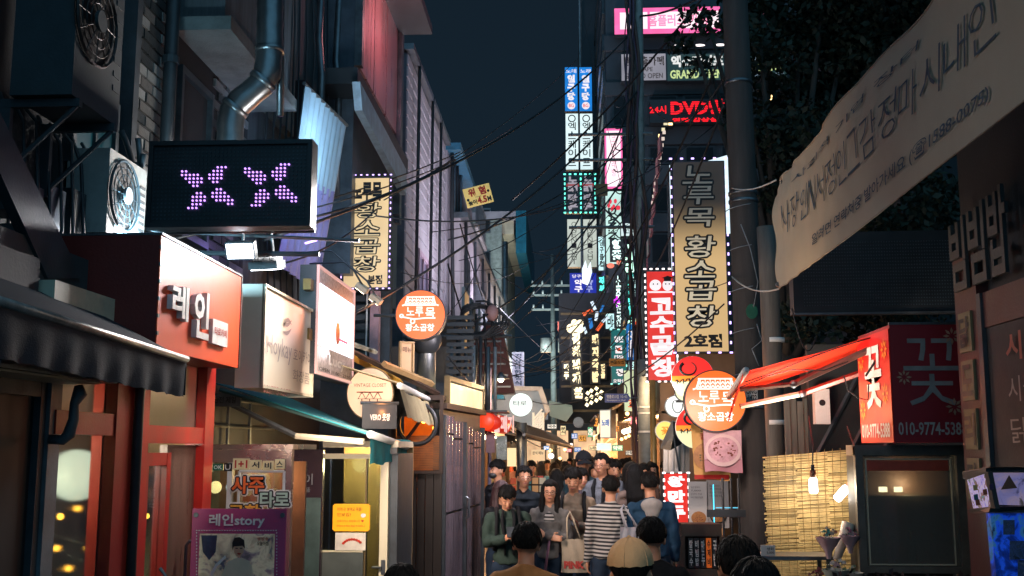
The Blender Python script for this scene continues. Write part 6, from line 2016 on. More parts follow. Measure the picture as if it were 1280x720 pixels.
fr.box(-w_ / 2, -w_ / 2 + .05, -.03, -.012, 0, h_).box(w_ / 2 - .05, w_ / 2, -.03, -.012, 0, h_).box(-w_ / 2 + .05, w_ / 2 - .05, -.03, -.012, 0, .06).box(-w_ / 2 + .05, w_ / 2 - .05, -.03, -.012, h_ - .06, h_)
fr.build('pink_border', emis('pink_border', '#ff6aa8'), r)
text(r, '코인노래방', -w_ * .12, h_ * .2, w_ * .14, h_ * .9, emis('light_rose', '#f8b0c0', .9), vertical=True, y=-.03)
r, w_, h_ = vsign('pale green vertical sign with red drops and latin letters under the pink edged sign', (757, 239, 778, 330), 30, emis('mint_white_box', '#cff4e8', .9, .3, .9), '', W_l)
dr = MB()
for k in range(7):
 dr.disc((-w_ * .3 + k * w_ * .1, h_ * (.80 + .06 * math.sin(k * 2))), .045, .07, -.03, -.02, 8)
dr.build('red_drops', emis('mark_red', '#f04050'), r)
tt = text(r, 'DAN:N', -.45, -.12, .45, .12, M_ink, bold=.03, y=-.03)
tt.rotation_euler = (0, PI / 2, 0)
tt.location = (-w_ * .1, 0, h_ * .55)
r, w_, h_ = tsign('small_box_sign', 'small white square sign with a green word beside the cable bundle', (776, 279, 797, 295), 22, emis('cool_white_box', '#dff0ee'))
text(r, '한스', -w_ * .25, h_ * .2, w_ * .3, h_ * .8, emis('dark_green_letter', '#1c5a48', .2), y=-.02)
MB().tube([(-w_ / 2, .1, h_), (-w_ / 2 - .4, .1, h_ + .4)], .02, 5).build('stay', M_black, r)
def neon(label, rc, Y, s, m, bold=.03, back=True, jit=.06):
 r, w_, h_ = fsign('neon_sign', label, 'sign', rc, Y)
 if back:
  MB().box(-w_ / 2 - .03, w_ / 2 + .03, .0, .15, -.03, h_ + .03).build('backboard', M_black, r)
 text(r, s, -w_ / 2 + .02, 0, w_ / 2 - .02, h_, m, vertical=True, bold=bold, y=-.03, thick=.02, jit=jit)
 return r, w_, h_
neon('pale green neon letters in a column left of the red vertical sign', (781, 306, 800, 412), 26, '노래연습장', E_greenl, .03)
neon('narrow pale neon column beside the green neon letters', (769, 345, 777, 408), 27, '소주한잔', emis('pale_neon', '#d8f4ee', 1.6, 0), .02)
neon('magenta neon marks low in the narrow column', (766, 370, 776, 384), 26.5, 'ㅅㅜ', E_magenta, .03, False)
r, w_, h_ = neon('upper flower shaped pale neon sign above the salmon marks', (764, 300, 778, 325), 28, '향꽃', emis('pale_neon', '#d8f4ee'), .05)
t = thing('salmon_sign', 'pair of small salmon coloured leaf shaped lights under the pale neon', 'sign', at(768, 332, 28))
MB().ell((-.1, 0, 0), (.1, .05, .07), 10, 7).build('leaf_light', emis('salmon_light', '#ff8a70', .9), t, True)
MB().ell((.12, 0, .08), (.07, .05, .07), 10, 7).build('leaf_light', emis('salmon_light', '#ff8a70'), t, True)
neon('cream neon letters running down the black sign near the street sign', (714, 416, 726, 480), 27, '김치찌개', E_neonc, .09)
neon('cream neon letters in the brown column right of the black one', (739, 418, 749, 478), 28, '돼지국밥', emis('cream_neon_dim', '#ffe8b0', 1.3, 0), .06)
neon('short cream neon word left of the black neon column', (704, 455, 712, 474), 27.5, '맥주', E_neonc, .08)
neon('pale yellow neon number block at the foot of the black column', (716, 484, 729, 498), 27, '삼겹', E_neonc, .1)
neon('small cream neon word at the right of the brown column', (750, 455, 757, 473), 28.5, '전골', emis('cream_neon_dim', '#ffe8a8'), .05)
t = thing('cloud_light', 'puffy cream cloud shaped light above the cream neon letters', 'sign', at(719, 408, 27))
for (x, z, s) in ((-.1, -.05, .12), (.04, .0, .15), (.12, .08, .09), (-.02, .1, .08), (.12, -.08, .09)):
 MB().ell((x, 0, z), (s, .06, s), 12, 8).build('puff', E_neonc, t, True)
t = thing('neon_wall', 'dark brown facade strip behind the cream neon columns', 'facade', (at(735, 560, 29).x, 29, 2.6))
MB().box(-.75, .75, .0, .4, 0, 3.5).build('wall', mat('brown_facade', '#20282c', .6, dirt=.3), t)
for k in range(5):
 MB().box(-.7, .7, -.04, -.002, .3 + k * .65, .36 + k * .65).build('band', mat('bronze', '#6a5a3c'), t)
cyw = emis('cyan_white_box', '#c8f4f4', 1.1, .25)
for rc, Y, s_, m_, lb in (((748, 296, 756, 338), 33, '당구클럽', 'w', 'slim cyan white vertical sign left of the pale green one'), ((784, 342, 793, 398), 25, '횟집', 'n', 'teal neon words in a slim column beside the green neon letters'), ((793, 300, 803, 334), 23, '호프', 'w', 'short cyan white vertical sign at the cable pole above the red sign'), ((757, 392, 769, 411), 28.5, '바', 'w', 'small bright cyan white sign above the teal sign'), ((748, 346, 756, 376), 31, '피씨방', 'n', 'slim teal neon word left of the narrow neon column'), ((790, 346, 802, 372), 22.5, '주점', 'w', 'cyan white square sign in front of the green neon letters'), ((752, 425, 760, 452), 30, '카페', 'w', 'slim white sign between the cream neon and the teal sign'), ((786, 452, 800, 462), 22, '노가리', 'w', 'flat white sign just above the pale green lit sign')):
 if m_ == 'w':
  r, w_, h_ = vsign(lb, rc, Y, cyw, '', W_l)
  text(r, s_, -w_ * .32, h_ * .1, w_ * .32, h_ * .9, M_ink, vertical=h_ > w_, y=-.02, bold=.03)
 else:
  neon(lb, rc, Y, s_, emis('teal_neon', '#60f0e0', 1.6, 0), .05)
r, w_, h_ = vsign('teal vertical sign with white words and an orange fox face', (764, 412, 783, 480), 25, emis('teal_box', '#12787a', .55, .25), '', W_l)
text(r, '청년', -w_ * .3, h_ * .76, w_ * .3, h_ * .88, W_l, bold=.05, y=-.03)
MB().box(-w_ * .22, w_ * .22, -.02, -.012, h_ * .56, h_ * .7).build('card', W_l, r)
MB().ell((0, -.03, h_ * .63), (w_ * .13, .01, w_ * .12), 10, 6).build('fox_mark', emis('fox_orange', '#ff5a2c', .9), r, True)
text(r, '다방', -w_ * .3, h_ * .42, w_ * .3, h_ * .53, W_l, bold=.05, y=-.03)
text(r, '정', -w_ * .2, h_ * .14, w_ * .26, h_ * .28, W_l, bold=.06, y=-.03)
text(r, '오락실', -w_ * .4, h_ * .02, w_ * .4, h_ * .09, W_l, bold=.03, y=-.03)
ledborder(r, w_, h_, emis('teal_white_dots', '#a8fff0', 1.2, 0), .34, .02)
r, w_, h_ = vsign('bright blue vertical sign with white rotated latin letters', (783, 405, 793, 450), 24, emis('sky_blue_box', '#1c7ccc', .7, .2), '', W_l)
tt = text(r, 'COFFEE', -.3, -.055, .3, .055, W_l, bold=.05, y=-.03)
tt.rotation_euler = (0, PI / 2, 0)
tt.location = (0, 0, h_ * .45)
r, w_, h_ = vsign('tall pale yellow vertical sign with an orange ring beside the red vertical sign', (793, 398, 803, 480), 23, emis('pale_yellow_box', '#e8f0b8', .8, .15), '막걸리집', emis('dark_green_letter', '#1c5a48'), bold=.03, b=.8)
MB().tube([(math.cos(q) * .06, -.03, h_ * .88 + math.sin(q) * .12) for q in np.linspace(0, 2 * PI, 14)], .015, 5).build('orange_ring', emis('fox_orange', '#ff5a2c'), r)
r, w_, h_ = vsign('wide pale green lit sign with dark strokes above the blue street sign', (780, 463, 803, 514), 21, E_paleg, '식당', M_ink, bold=-.03, mx=.3)
text(r, '회', -w_ * .3, h_ * .05, w_ * .3, h_ * .3, emis('fox_orange', '#ff5a2c'), y=-.03)
r, w_, h_ = tsign('wooden_sign', 'small ochre wooden sign hanging before the teal sign', (761, 448, 782, 458), 22, mat('ochre_board', '#8a6c34', .6), d=.05)
text(r, '전통찻집', -w_ * .4, h_ * .25, w_ * .4, h_ * .7, M_ink, bold=.02)
r, w_, h_ = fsign('street_name_sign', 'blue arrow shaped street name plate with white letters in mid street', 'street sign', (756, 492, 788, 503), 19)
pts = [(-w_ / 2, 0, 0), (w_ / 2 - .05, 0, 0), (w_ / 2, 0, h_ / 2), (w_ / 2 - .05, 0, h_), (-w_ / 2, 0, h_)]
MB().slab(pts, (0, 1, 0), .02).build('plate', emis('navy_plate', '#26387c', .35, .1), r)
text(r, '명륜로10길', -w_ * .42, h_ * .45, w_ * .05, h_ * .85, M_lw, bold=.02)
text(r, '10-45', w_ * .12, h_ * .5, w_ * .38, h_ * .82, M_lw, bold=.02)
text(r, 'Myeongnyun-ro 10-gil', -w_ * .42, h_ * .15, w_ * .3, h_ * .33, M_lw)
MB().tube([(w_ / 2, .03, h_ / 2), (w_ / 2 + .45, .03, h_ / 2)], .015, 5).build('arm', M_steel, r)
r, w_, h_ = fsign('cube_lights', 'tilted block of pale yellow lit squares beside the cream neon', 'sign', (731, 487, 753, 510), 24)
rn = random.Random(4)
for k in range(11):
 o = MB().box(-.06, .06, -.05, .05, -.05, .05).build('square_light', E_neonc, r)
 o.location = (-w_ * .35 + (k % 4) * .1 + rn.uniform(-.02, .02), .02 * (k % 3), .07 + (k // 4) * .13 + (k % 4) * .05)
 o.rotation_euler = (0, .6, 0)
 o.scale = (.62, .62, .72)
t = thing('hanging_ornaments', 'cluster of white, cyan and orange lit shapes hanging above the neon columns', 'ornament', at(742, 395, 26))
for k in range(8):
 o = MB().slab([(-.10, 0, -.12), (-.02, 0, -.16), (.08, 0, .12), (.0, 0, .16)], (0, 1, 0), .04).build('shape', [emis('ice_light', '#dff4ff', .8), emis('orange_shape', '#ff6a30', .8), emis('sky_blue_box', '#1c7ccc'), emis('ice_light', '#dff4ff')][k % 4], t)
 o.location = (-.2 + (k * 37 % 8) * .07, .02 * k, -.35 + .09 * k)
 o.rotation_euler = (0, (k * 53 % 7) * .25 - .8, 0)
 o.scale = (.8 + .1 * (k % 3), 1, .6 + .12 * (k % 3))
t = thing('white_flame_light', 'white flame shaped light in front of the deep blue sign', 'sign', at(733, 340, 30))
MB().slab([(-.12, 0, -.3), (.05, 0, -.38), (.16, 0, 0), (.12, 0, .3), (.03, 0, .1), (-.02, 0, .34), (-.12, 0, .1)], (0, 1, 0), .06).build('shape', emis('ice_light_bright', '#eafaff', 1.1), t)
t = thing('cable_pole', 'pale steel pole wrapped in hanging cable bundles in the middle right', 'utility pole', (at(806, 560, 20).x, 20, 0))
MB().tube([(0, 0, 0), (-.02, 0, 5), (.02, 0, 11)], .10, 12).build('pole', mat('pale_pole', '#8c8c86', .5, .3, dirt=.3), t, True)
rn = random.Random(12)
for k in range(9):
 ph = rn.uniform(0, 6)
 x_off = -.30 + .07 * k
 pts = []
 for z in np.linspace(.8 + rn.uniform(0, 1.5), 11, 34):
  sp = .35 + .4 * math.exp(-((z - 6.3) / 1.0) ** 2)
  pts.append((x_off * sp * .9 + .05 * math.sin(z * 2.2 + ph) - .12, -.12 + .05 * math.cos(z * 1.7 + ph), z))
 MB().tube(pts, .014 + .009 * (k % 3), 6).build('cable', [M_black, mat('mauve_cable', '#4a3c50', .6), mat('brown_cable', '#4c3a34', .6)][k % 3], t, True)
lp = MB()
for k in range(14):
 z = 3 + k * .42
 lp.tube([(-.42 + .1 * math.cos(a) + .03 * (k % 2), -.2, z + .13 * math.sin(a)) for a in np.linspace(-2.6, 1.2, 9)], .012, 4)
lp.build('cable_loops', M_black, t, True, 'stuff')
for z in (6.05, 7.35, 7.85):
 MB().tube([(-1.35, -.05, z), (.25, -.05, z)], .03, 6).build('crossarm', M_steel, t)
MB().tube([(-.6, -.05, 6.05), (-.05, -.05, 6.7)], .02, 5).build('brace', M_steel, t)
MB().box(-.85, -.62, -.2, -.05, 6.65, 6.85).build('junction_box', mat('bronze', '#6a5a3c'), t)
t = thing('brass_pole', 'thin ochre painted pole beside the grey pillar at the crowd edge', 'pole', (at(817, 560, 17).x, 17, 0))
MB().tube([(0, 0, 0), (0, 0, 3.0)], .05, 10).build('pole', mat('ochre_pole', '#8a6a34', .4, .2, dirt=.2), t, True)
t = thing('grey_pillar', 'thick grey pillar with tape bands at the right end of the far shops', 'pillar', (at(808, 560, 18).x, 18, 0))
MB().tube([(0, 0, 0), (0, 0, 3.4)], .13, 14).build('pillar', mat('grey_pillar', '#5e6668', .6, dirt=.4), t, True)
for z in (2.2, 2.5, 2.6):
 MB().tube([(0, 0, z), (0, 0, z + .03)], .135, 14).build('band', M_white, t)
t = thing('power_pole', 'distant power pole with three crossarms and insulators against the dark sky', 'utility pole', (at(693, 560, 46).x, 46, 0))
zt = at(690, 318, 46).z
MB().tube([(0, 0, 0), (-.05, 0, zt)], [.16, .08], 10).build('pole', mat('pole_grey_far', '#5c6866', .7), t, True)
for py, L_ in ((357, 1.0), (369, .95), (387, .95)):
 z = at(690, py, 46).z
 o = MB().box(-L_, L_, -.05, .05, z - .04, z + .04).build('crossarm', mat('arm_grey', '#7a8684', .6), t)
 for k in range(5):
  MB().tube([(-L_ * .9 + k * L_ * .42, 0, z + .05), (-L_ * .9 + k * L_ * .42, 0, z + .22)], .045, 6).build('insulator', mat('insulator_white', '#aab4b0', .4), o, True)
for sx in (-.33, .42):
 z = at(690, 432, 46).z
 MB().tube([(sx, -.2, z - .3), (sx, -.2, z + .3)], .24, 12).build('transformer', mat('transformer_grey', '#8a9490', .5, .2, dirt=.3), t, True)
lamp('AREA', (at(693, 560, 46).x, 42, 6), 22, '#bfe8e4', .8, (at(693, 560, 46).x, 46, 8.5), 'street_uplight')
r, w_, h_ = fsign('orange_plate', 'small orange plate hanging beside the distant power pole', 'plate', (697, 402, 714, 414), 33, 0)
MB().box(-w_ / 2, w_ / 2, 0, .03, 0, h_).build('plate', mat('orange_plate', '#b0563c', .6), r)
text(r, '위험', -w_ * .4, h_ * .45, w_ * .4, h_ * .9, M_ink, bold=.05)
text(r, '4.5M', -w_ * .3, h_ * .1, w_ * .3, h_ * .38, M_ink, bold=.03)
r, w_, h_ = fsign('warning_plate', 'yellow height warning plate hanging tilted from the wires in the sky', 'plate', (584, 232, 618, 256), 14)
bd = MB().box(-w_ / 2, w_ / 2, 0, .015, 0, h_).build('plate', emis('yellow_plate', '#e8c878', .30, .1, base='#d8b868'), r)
for o_args in (('위', -.34, .5, -.08, .93, M_redp), ('험', .06, .5, .32, .93, M_redp), ('높이', -.42, .08, -.1, .34, M_ink), ('4.5', -.08, .06, .28, .42, M_redp), ('M', .3, .08, .44, .34, M_ink), ('clearance', -.12, .42, .1, .48, M_ink)):
 s, a, b, c_, d_, m = o_args
 text(r, s, w_ * a, h_ * b, w_ * c_, h_ * d_, m, bold=.04 if len(s) < 4 else 0)
for sx in (-.42, .42):
 MB().disc((w_ * sx * .95, h_ * .62 - .06 * (sx < 0)), .018, .018, -.006, -.002, 10).build('hole', M_ink, r)
r.rotation_euler = (0, -.27, .1)
def leaf_cloud(centers, n, size, m, parent, name='crown', seed=1, flat=.75):
 rg = np.random.default_rng(seed)
 C = np.array([c[:3] for c in centers]); R = np.array([c[3] for c in centers])
 idx = rg.choice(len(C), n, p=R ** 2.2 / (R ** 2.2).sum())
 u = rg.normal(size=(n, 3)); u /= np.linalg.norm(u, axis=1)[:, None]
 rad = R[idx] * (.45 + .6 * rg.random(n) ** .6)
 p = C[idx] + u * rad[:, None] * np.array([1, 1, flat])
 d = rg.normal(size=(n, 3)); d /= np.linalg.norm(d, axis=1)[:, None]
 e = np.cross(d, rg.normal(size=(n, 3))); e /= np.linalg.norm(e, axis=1)[:, None]
 s = size * (.6 + .8 * rg.random(n))[:, None]
 v = np.stack([p, p + d * s * .5 + e * s * .28, p + d * s, p + d * s * .5 - e * s * .28], 1).reshape(-1, 3)
 me = bpy.data.meshes.new(name)
 me.vertices.add(len(v)); me.vertices.foreach_set('co', v.ravel())
 me.loops.add(4 * n); me.loops.foreach_set('vertex_index', np.arange(4 * n, dtype=np.int32))
 me.polygons.add(n); me.polygons.foreach_set('loop_start', np.arange(0, 4 * n, 4, dtype=np.int32)); me.polygons.foreach_set('loop_total', np.full(n, 4, np.int32))
 me.update(calc_edges=True)
 me.materials.append(m)
 o = bpy.data.objects.new(name, me)
 COL.objects.link(o); o.parent = parent
 return o
M_leaf = mat('night_foliage', '#1f2b20', .6, 0, .5, 1.2, 0, spec=.3)
M_bark = mat('dark_bark', '#3c3630', .9, 0, .3, 5, .6)
def tree(label, x, y, H, tr, blobs, n, size, seed):
 t = thing('broadleaf_tree', label, 'tree', (x, y, 0))
 MB().tube([(0, 0, 0), (.05, 0, H * .3), (-.05, .1, H * .55), (.1, 0, H * .8)], [tr, tr * .8, tr * .6, tr * .3], 10).build('trunk', M_bark, t, True)
 lm = MB()
 for b in blobs:
  lm.tube([(0, 0, H * .35), (b[0] * .4, b[1] * .4, H * .5 + (b[2] - H * .5) * .4), (b[0] * .85, b[1] * .85, b[2])], [tr * .45, tr * .25, tr * .1], 6)
 lm.build('limbs', M_bark, t, True)
 leaf_cloud(blobs, n, size, M_leaf, t, 'crown', seed)
 return t
rn = random.Random(21)
bx = at(985, 560, 17).x
bl = []
for (px, py, rr_) in ((948, 60, .5), (950, 30, .5), (1010, 10, 1.0), (1080, 20, 1.1), (935, 150, .4), (1000, 90, 1.0), (1060, 100, 1.0), (1120, 60, 1.2), (960, 180, .55), (1020, 180, .9), (1080, 200, .9), (985, 250, .6), (1040, 270, .8), (1110, 250, 1.0), (1000, 330, .6), (1060, 360, .7), (1130, 370, .8), (1010, 400, .5), (1090, 410, .5), (1180, 120, 1.3), (1210, 300, 1.3), (870, 20, .28), (892, 30, .3), (850, 55, .22), (872, 80, .25), (1170, -30, 1.4), (940, -40, .8), (1050, -60, 1.2)):
 p = at(px, py, 17 + rn.uniform(-.8, 1.2))
 bl.append((p.x - bx, p.y - 17, p.z, rr_))
tree('large dark leafy tree filling the upper right behind the cloth banner', bx, 17, 9, .24, bl, 42000, .13, 5)
t = thing('dark_rear_building', 'unlit building block behind the tree at the upper right', 'building', (7.6, 19, 0))
MB().box(-1.2, 8, 1.5, 8, 0, 16).build('wall', mat('night_wall', '#3a4248', .8), t)
for k in range(4):
 for j in range(3):
  MB().box(-.8 + j * 1.6, .3 + j * 1.6, 1.44, 1.497, 3 + k * 3, 4.6 + k * 3).build('window', M_dglass, t)
WR = [
 ((-5, 345, 7), (575, 190, 19), .15, .012, 'thick cable from the left edge rising past the lit poster board'),
 ((210, 300, 8), (640, 160, 22), .25, .010, 'cable passing just under the purple pixel sign'),
 ((330, 300, 9), (800, 28, 21), .5, .016, 'thick black cable rising from the box signs to the cable pole top'),
 ((300, 290, 9), (560, 205, 14), .12, .014, 'short heavy cable crossing the lilac plastic sheet'),
 ((420, 405, 11), (800, 110, 20), .35, .017, 'heavy cable crossing the face of the orange round sign'),
 ((480, 250, 13), (720, 75, 24), .2, .008, 'thin cable above the height warning plate'),
 ((560, 300, 15), (800, 165, 20), .3, .012, 'cable sloping up right of the warning plate'),
 ((545, 420, 16), (800, 190, 20), .6, .016, 'heavy cable from the round sign arm to the cable pole'),
 ((640, 395, 20), (800, 100, 20), .5, .014, 'cable falling steeply left from the cable pole'),
 ((500, 340, 14), (660, 330, 26), .3, .006, 'thin slack wire low over the white rendered building'),
 ((540, 290, 15), (800, 210, 20), .2, .007, 'thin teal lit wire through the warning plate'),
 ((620, 380, 22), (720, 470, 40), .1, .008, 'thin wire falling to the distant power pole'),
 ((470, 270, 12), (900, 150, 17), .6, .010, 'long cable sagging from the gold left sign to the tree'),
 ((640, 250, 20), (900, -30, 16), .2, .018, 'steep thick cable reaching the top of the photo by the tower'),
 ((700, 430, 24), (905, 60, 13.2), .5, .016, 'thick cable rising past the pink sign to the utility pole'),
 ((720, 470, 26), (905, 130, 13.2), .7, .014, 'cable rising from the neon columns to the utility pole'),
 ((690, 480, 26), (800, 290, 20), .3, .010, 'short cable above the street name plate'),
 ((640, 470, 20), (805, 330, 20), .4, .012, 'cable from the round white sign to the cable pole'),
 ((600, 430, 18), (805, 395, 20), .7, .010, 'slack cable over the distant awnings'),
 ((660, 500, 24), (905, 380, 13.2), .5, .010, 'cable crossing in front of the pale green lit sign'),
 ((800, 20, 20), (905, -20, 13), .1, .020, 'short thick cable at the top between the two poles'),
 ((812, 130, 20), (910, 90, 13.2), .5, .012, 'slack cable in front of the red neon letters'),
 ((810, 330, 20), (925, 345, 13.2), .3, .006, 'thin wire behind the tall gold sign'),
 ((700, 560, 30), (560, 445, 14), .4, .012, 'cable dropping from the red shutters toward the crowd'),
 ((505, 415, 12.3), (600, 330, 17), .3, .008, 'thin cable curling above the orange round sign'),
 ((560, 330, 17), (620, 470, 24), .4, .014, 'black cable hanging down the white rendered building'),
 ((575, 280, 18), (650, 455, 28), .5, .012, 'drooping cable beside the blue roofed building'),
 ((350, 330, 9.5), (470, 262, 12), .10, .010, 'short cable over the corrugated canopy'),
 ((725, 0, 34), (800, 330, 20), .2, .006, 'thin wire running down beside the blue paired signs'),
 ((740, 20, 34), (700, 130, 34), .1, .006, 'faint thin wire left of the narrow tower'),
]
for a, b, sag, rad, lb in WR:
 wire(at(*a), at(*b), sag, rad, lb)
rn = random.Random(99)
for k in range(18):
 a = (rn.uniform(560, 700), rn.uniform(300, 480), rn.uniform(17, 26))
 b = (rn.uniform(770, 830), rn.uniform(120, 470), rn.uniform(19.5, 21))
 wire(at(*a), at(*b), rn.uniform(.1, .7), rn.uniform(.005, .009), 'fine cable tangled over the far alley between the left roofs and the cable pole', 'fine cables tangled over the far alley')
t = thing('cable_coil', 'untidy coil of black cable hanging above the dark red shutters', 'cable', at(600, 400, 17))
cm = MB()
for k in range(6):
 ph = k * .5
 cm.tube([((.25 + .03 * k) * math.cos(a) * (1 + .2 * math.sin(3 * a + ph)), .05 * math.sin(a * 2 + ph), (.2 + .02 * k) * math.sin(a)) for a in np.linspace(ph, ph + 5.5, 22)], .018, 5)
for k in range(5):
 cm.tube([(-.3 + .12 * k, 0, .1), (-.35 + .15 * k, .1, -.6), (-.3 + .1 * k, 0, -1.4 - .1 * k)], .022, 5)
cm.build('coil', M_black, t, True, 'stuff')
for x, lb in ((.15, 'pink insulator pot on the cable coil bracket'), ):
 MB().ell((.2, -.1, .1), (.1, .08, .13), 12, 8).build('insulator', mat('pink_insulator', '#a8807c', .4), t, True)
MB().tube([(-.7, .1, -.05), (.5, .1, -.05)], .03, 6).build('bracket', M_steel, t)
MB().tube([(-.7, .1, -.25), (.5, .1, -.25)], .03, 6).build('bracket', M_steel, t)
t = thing('corrugated_chimney', 'fat corrugated pipe and dark boxes beside the wooden notice board', 'pipe', at(533, 450, 13.6))
MB().tube([(0, 0, -.6), (0, 0, .2), (.02, 0, .35)], .12, 14).build('pipe', M_galv, t, True)
MB().ell((0, -.05, .25), (.2, .15, .2), 14, 9).build('cowl', M_black, t, True)
t = thing('red_shutters', 'dark red shuttered facade corner above the lantern sign', 'facade', (at(613, 560, 19).x, 19, 2.9))
MB().slab([(-.5, 0, 0), (.42, 0, 0), (.2, 0, 1.15), (-.05, 0, 1.3), (-.3, 0, .9)], (0, 1, 0), .5).build('wall', mat('dark_red_wall', '#4a1e24', .6, dirt=.3), t)
for k in range(5):
 MB().box(-.45, .35 - .04 * k, -.04, -.003, .1 + k * .2, .13 + k * .2).build('slat', M_steel, t)
t = thing('hanging_tubes', 'row of pale vertical tubes and dark posts left of the red shutters', 'pipes', at(585, 450, 16.2))
for k in range(7):
 MB().tube([(-.25 + .11 * k, 0, -.9), (-.25 + .11 * k, 0, .25 + .1 * math.sin(k * 2))], .028 + .012 * (k % 2), 7).build('tube', [mat('pale_pipe', '#8c9496'), M_black, M_steel][k % 3], t, True)
t = thing('louvred_vent', 'small grey louvred vent left of the hanging tubes', 'vent', at(575, 450, 15.8))
for k in range(10):
 MB().box(-.2, .2, 0, .04, -.3 + k * .1, -.24 + k * .1).build('slat', M_acd, t)
# ================================================================ FAR SHOPS
def far_shop(label, X, y0, y1, side, wallm, room, H=2.5, upper=6.5, awn=None, seed=0):
 """side -1 left (opens +X), +1 right (opens -X)"""
 rz = PI / 2 if side < 0 else -PI / 2
 t = thing('shop', label, 'shop', (X, (y0 + y1) / 2, 0), rz)
 W = y1 - y0
 rn = random.Random(seed)
 MB().box(-W / 2, W / 2, .9, 1.0, 0, H).build('room_back', room, t)
 MB().box(-W / 2, W / 2, .02, .9, H - .06, H - .02).build('room_ceiling', M_cream, t)
 MB().box(-W / 2, -W / 2 + .15, -.02, .9, 0, H).build('pier', wallm, t)
 MB().box(W / 2 - .15, W / 2, -.02, .9, 0, H).build('pier', wallm, t)
 MB().box(-W / 2, W / 2, 0, 3, H, upper).build('wall', wallm, t)
 MB().box(-W / 2 + .2, W / 2 - .2, .1, .6, 0, .95).build('counter', mat('counter_%d' % (seed % 3), ['#7c5a3c', '#8a4a34', '#6c6a60'][seed % 3], .5), t)
 gd = MB()
 for k in range(18):
  x = rn.uniform(-W / 2 + .3, W / 2 - .3)
  s = rn.uniform(.05, .13)
  gd.box(x - s, x + s, .12, .3, .95, .95 + s * rn.uniform(1, 3))
 gd.build('goods', mat('goods_%d' % (seed % 4), ['#b05030', '#c8a060', '#8a8c78', '#a83c34'][seed % 4], .5, 0, .6, 12), t, kind='stuff')
 for k in range(max(2, int(W / 1.2))):
  x = -W / 2 + .5 + k * (W - .8) / max(1, int(W / 1.2) - 1 + .001)
  MB().ell((min(x, W / 2 - .3), .15, H - .3), .07, 10, 7).build('bulb', E_bulb, t, True)
 for k in range(int(W / 1.4)):
  x = -W / 2 + .4 + k * 1.4
  o = MB().box(x, x + .8, -.05, -.004, H + 1.2, H + 2.3).build('window', M_steel, t)
  MB().box(x + .06, x + .74, -.06, -.051, H + 1.26, H + 2.24).build('pane', M_dglass if (k + seed) % 3 else emis('warm_window', '#ffc880', .35, .4), o)
 if awn:
  m, L_, drop = awn
  n = 16
  rows = [[(-W / 2 + W * i / (n - 1), -L_ * v, H + .35 - drop * v - .03 * math.sin(i * 1.1) * v) for i in range(n)] for v in (0, .5, 1)]
  rows.append([(x, y - .01, z - .16 - .02 * math.sin(i * 1.9)) for i, (x, y, z) in enumerate(rows[-1])])
  MB().grid(rows, n, 4).build('awning', m, t, True)
  MB().tube([(-W / 2, -L_, H + .35 - drop), (W / 2, -L_, H + .35 - drop)], .025, 6).build('awning_rail', M_steel, t)
 lamp('POINT', (X - side * (-.1), (y0 + y1) / 2, H - .35), 115 * W / 3, '#ffb878', .1, None, 'shop_lamp')
 return t
M_awd = cloth('charcoal_awning', '#34383c')
M_awg = cloth('grey_green_awning', '#a8ac98')
M_awt = cloth('teal_grey_awning', '#3c6a70')
M_fw = mat('far_wall', '#5a5c5e', .8, 0, .2, 2, .3, dirt=.5)
M_fw2 = mat('far_wall_warm', '#6a5c50', .8, 0, .2, 2, .3, dirt=.4)
far_shop('food stall under a charcoal awning just past the red lantern sign', -1.75, 17.6, 21.5, -1, M_fw, E_warmroom, 2.35, 3.6, (M_awd, .75, .5), 0)
far_shop('bright stall behind the slanted charcoal awning on the left', -1.8, 21.6, 26, -1, M_fw2, E_warmroom, 2.5, 4.6, (M_awd, .9, .45), 1)
far_shop('lit shop with pale green awning on the far left of the alley', -1.9, 26.2, 32, -1, M_fw, E_coolroom, 2.6, 3.9, (M_awg, 1.0, .6), 2)
far_shop('distant warm shop on the left near the end of the alley', -2.1, 32.2, 40, -1, M_fw2, E_warmroom, 2.6, 4.2, (M_awd, .8, .5), 3)
far_shop('far small shop on the left with a dull teal awning', -2.2, 40.2, 50, -1, M_fw, E_warmroom, 2.6, 5.5, (M_awt, .8, .5), 4)
far_shop('shop with warm ceiling spots on the right behind the grey pillar', 1.62, 18.8, 24, 1, mat('brown_stone', '#7c6450', .4, .1, .2, 2, .1), E_warmroom, 2.6, 3.6, None, 5)
far_shop('right hand lit shop beyond the brown stone front', 1.45, 24.2, 30.8, 1, M_fw2, E_warmroom, 2.7, 4.4, (M_awd, .8, .4), 6)
far_shop('pale lit shop on the right below the narrow tower', 2.1, 31.2, 39.5, 1, M_fw, E_coolroom, 2.6, 4.5, (M_awd, .7, .4), 7)
far_shop('distant right hand shop at the alley bend', 2.0, 41, 52, 1, M_fw2, E_warmroom, 2.6, 6, (M_awg, .8, .5), 8)
t = thing('end_building', 'pale building closing the far end of the alley with bright shopfront', 'building', (-.6, 60, 0))
MB().box(-7, 7, 0, 8, 2.9, 5.2).build('wall', M_fw, t)
MB().box(-7, 7, .5, .6, 0, 2.9).build('shopfront', emis('end_glow', '#ffcf9c', .8, .5, 1.2), t)
for k in range(9):
 MB().box(-6.8 + k * 1.5, -6.5 + k * 1.5, -.05, .1, 0, 2.9).build('pier', M_fw2, t)
for k in range(8):
 o = MB().box(-6.2 + k * 1.6, -5.2 + k * 1.6, -.06, -.004, 3.5, 4.5).build('window', M_steel, t)
 MB().box(-6.1 + k * 1.6, -5.3 + k * 1.6, -.07, -.061, 3.6, 4.4).build('pane', emis('warm_window', '#ffc880', .35, .4), o)
lamp('AREA', (-.2, 48, 3.6), 700, '#ffc890', 3, (0, 30, 1), 'far_stall_light')
Yh = 24.0
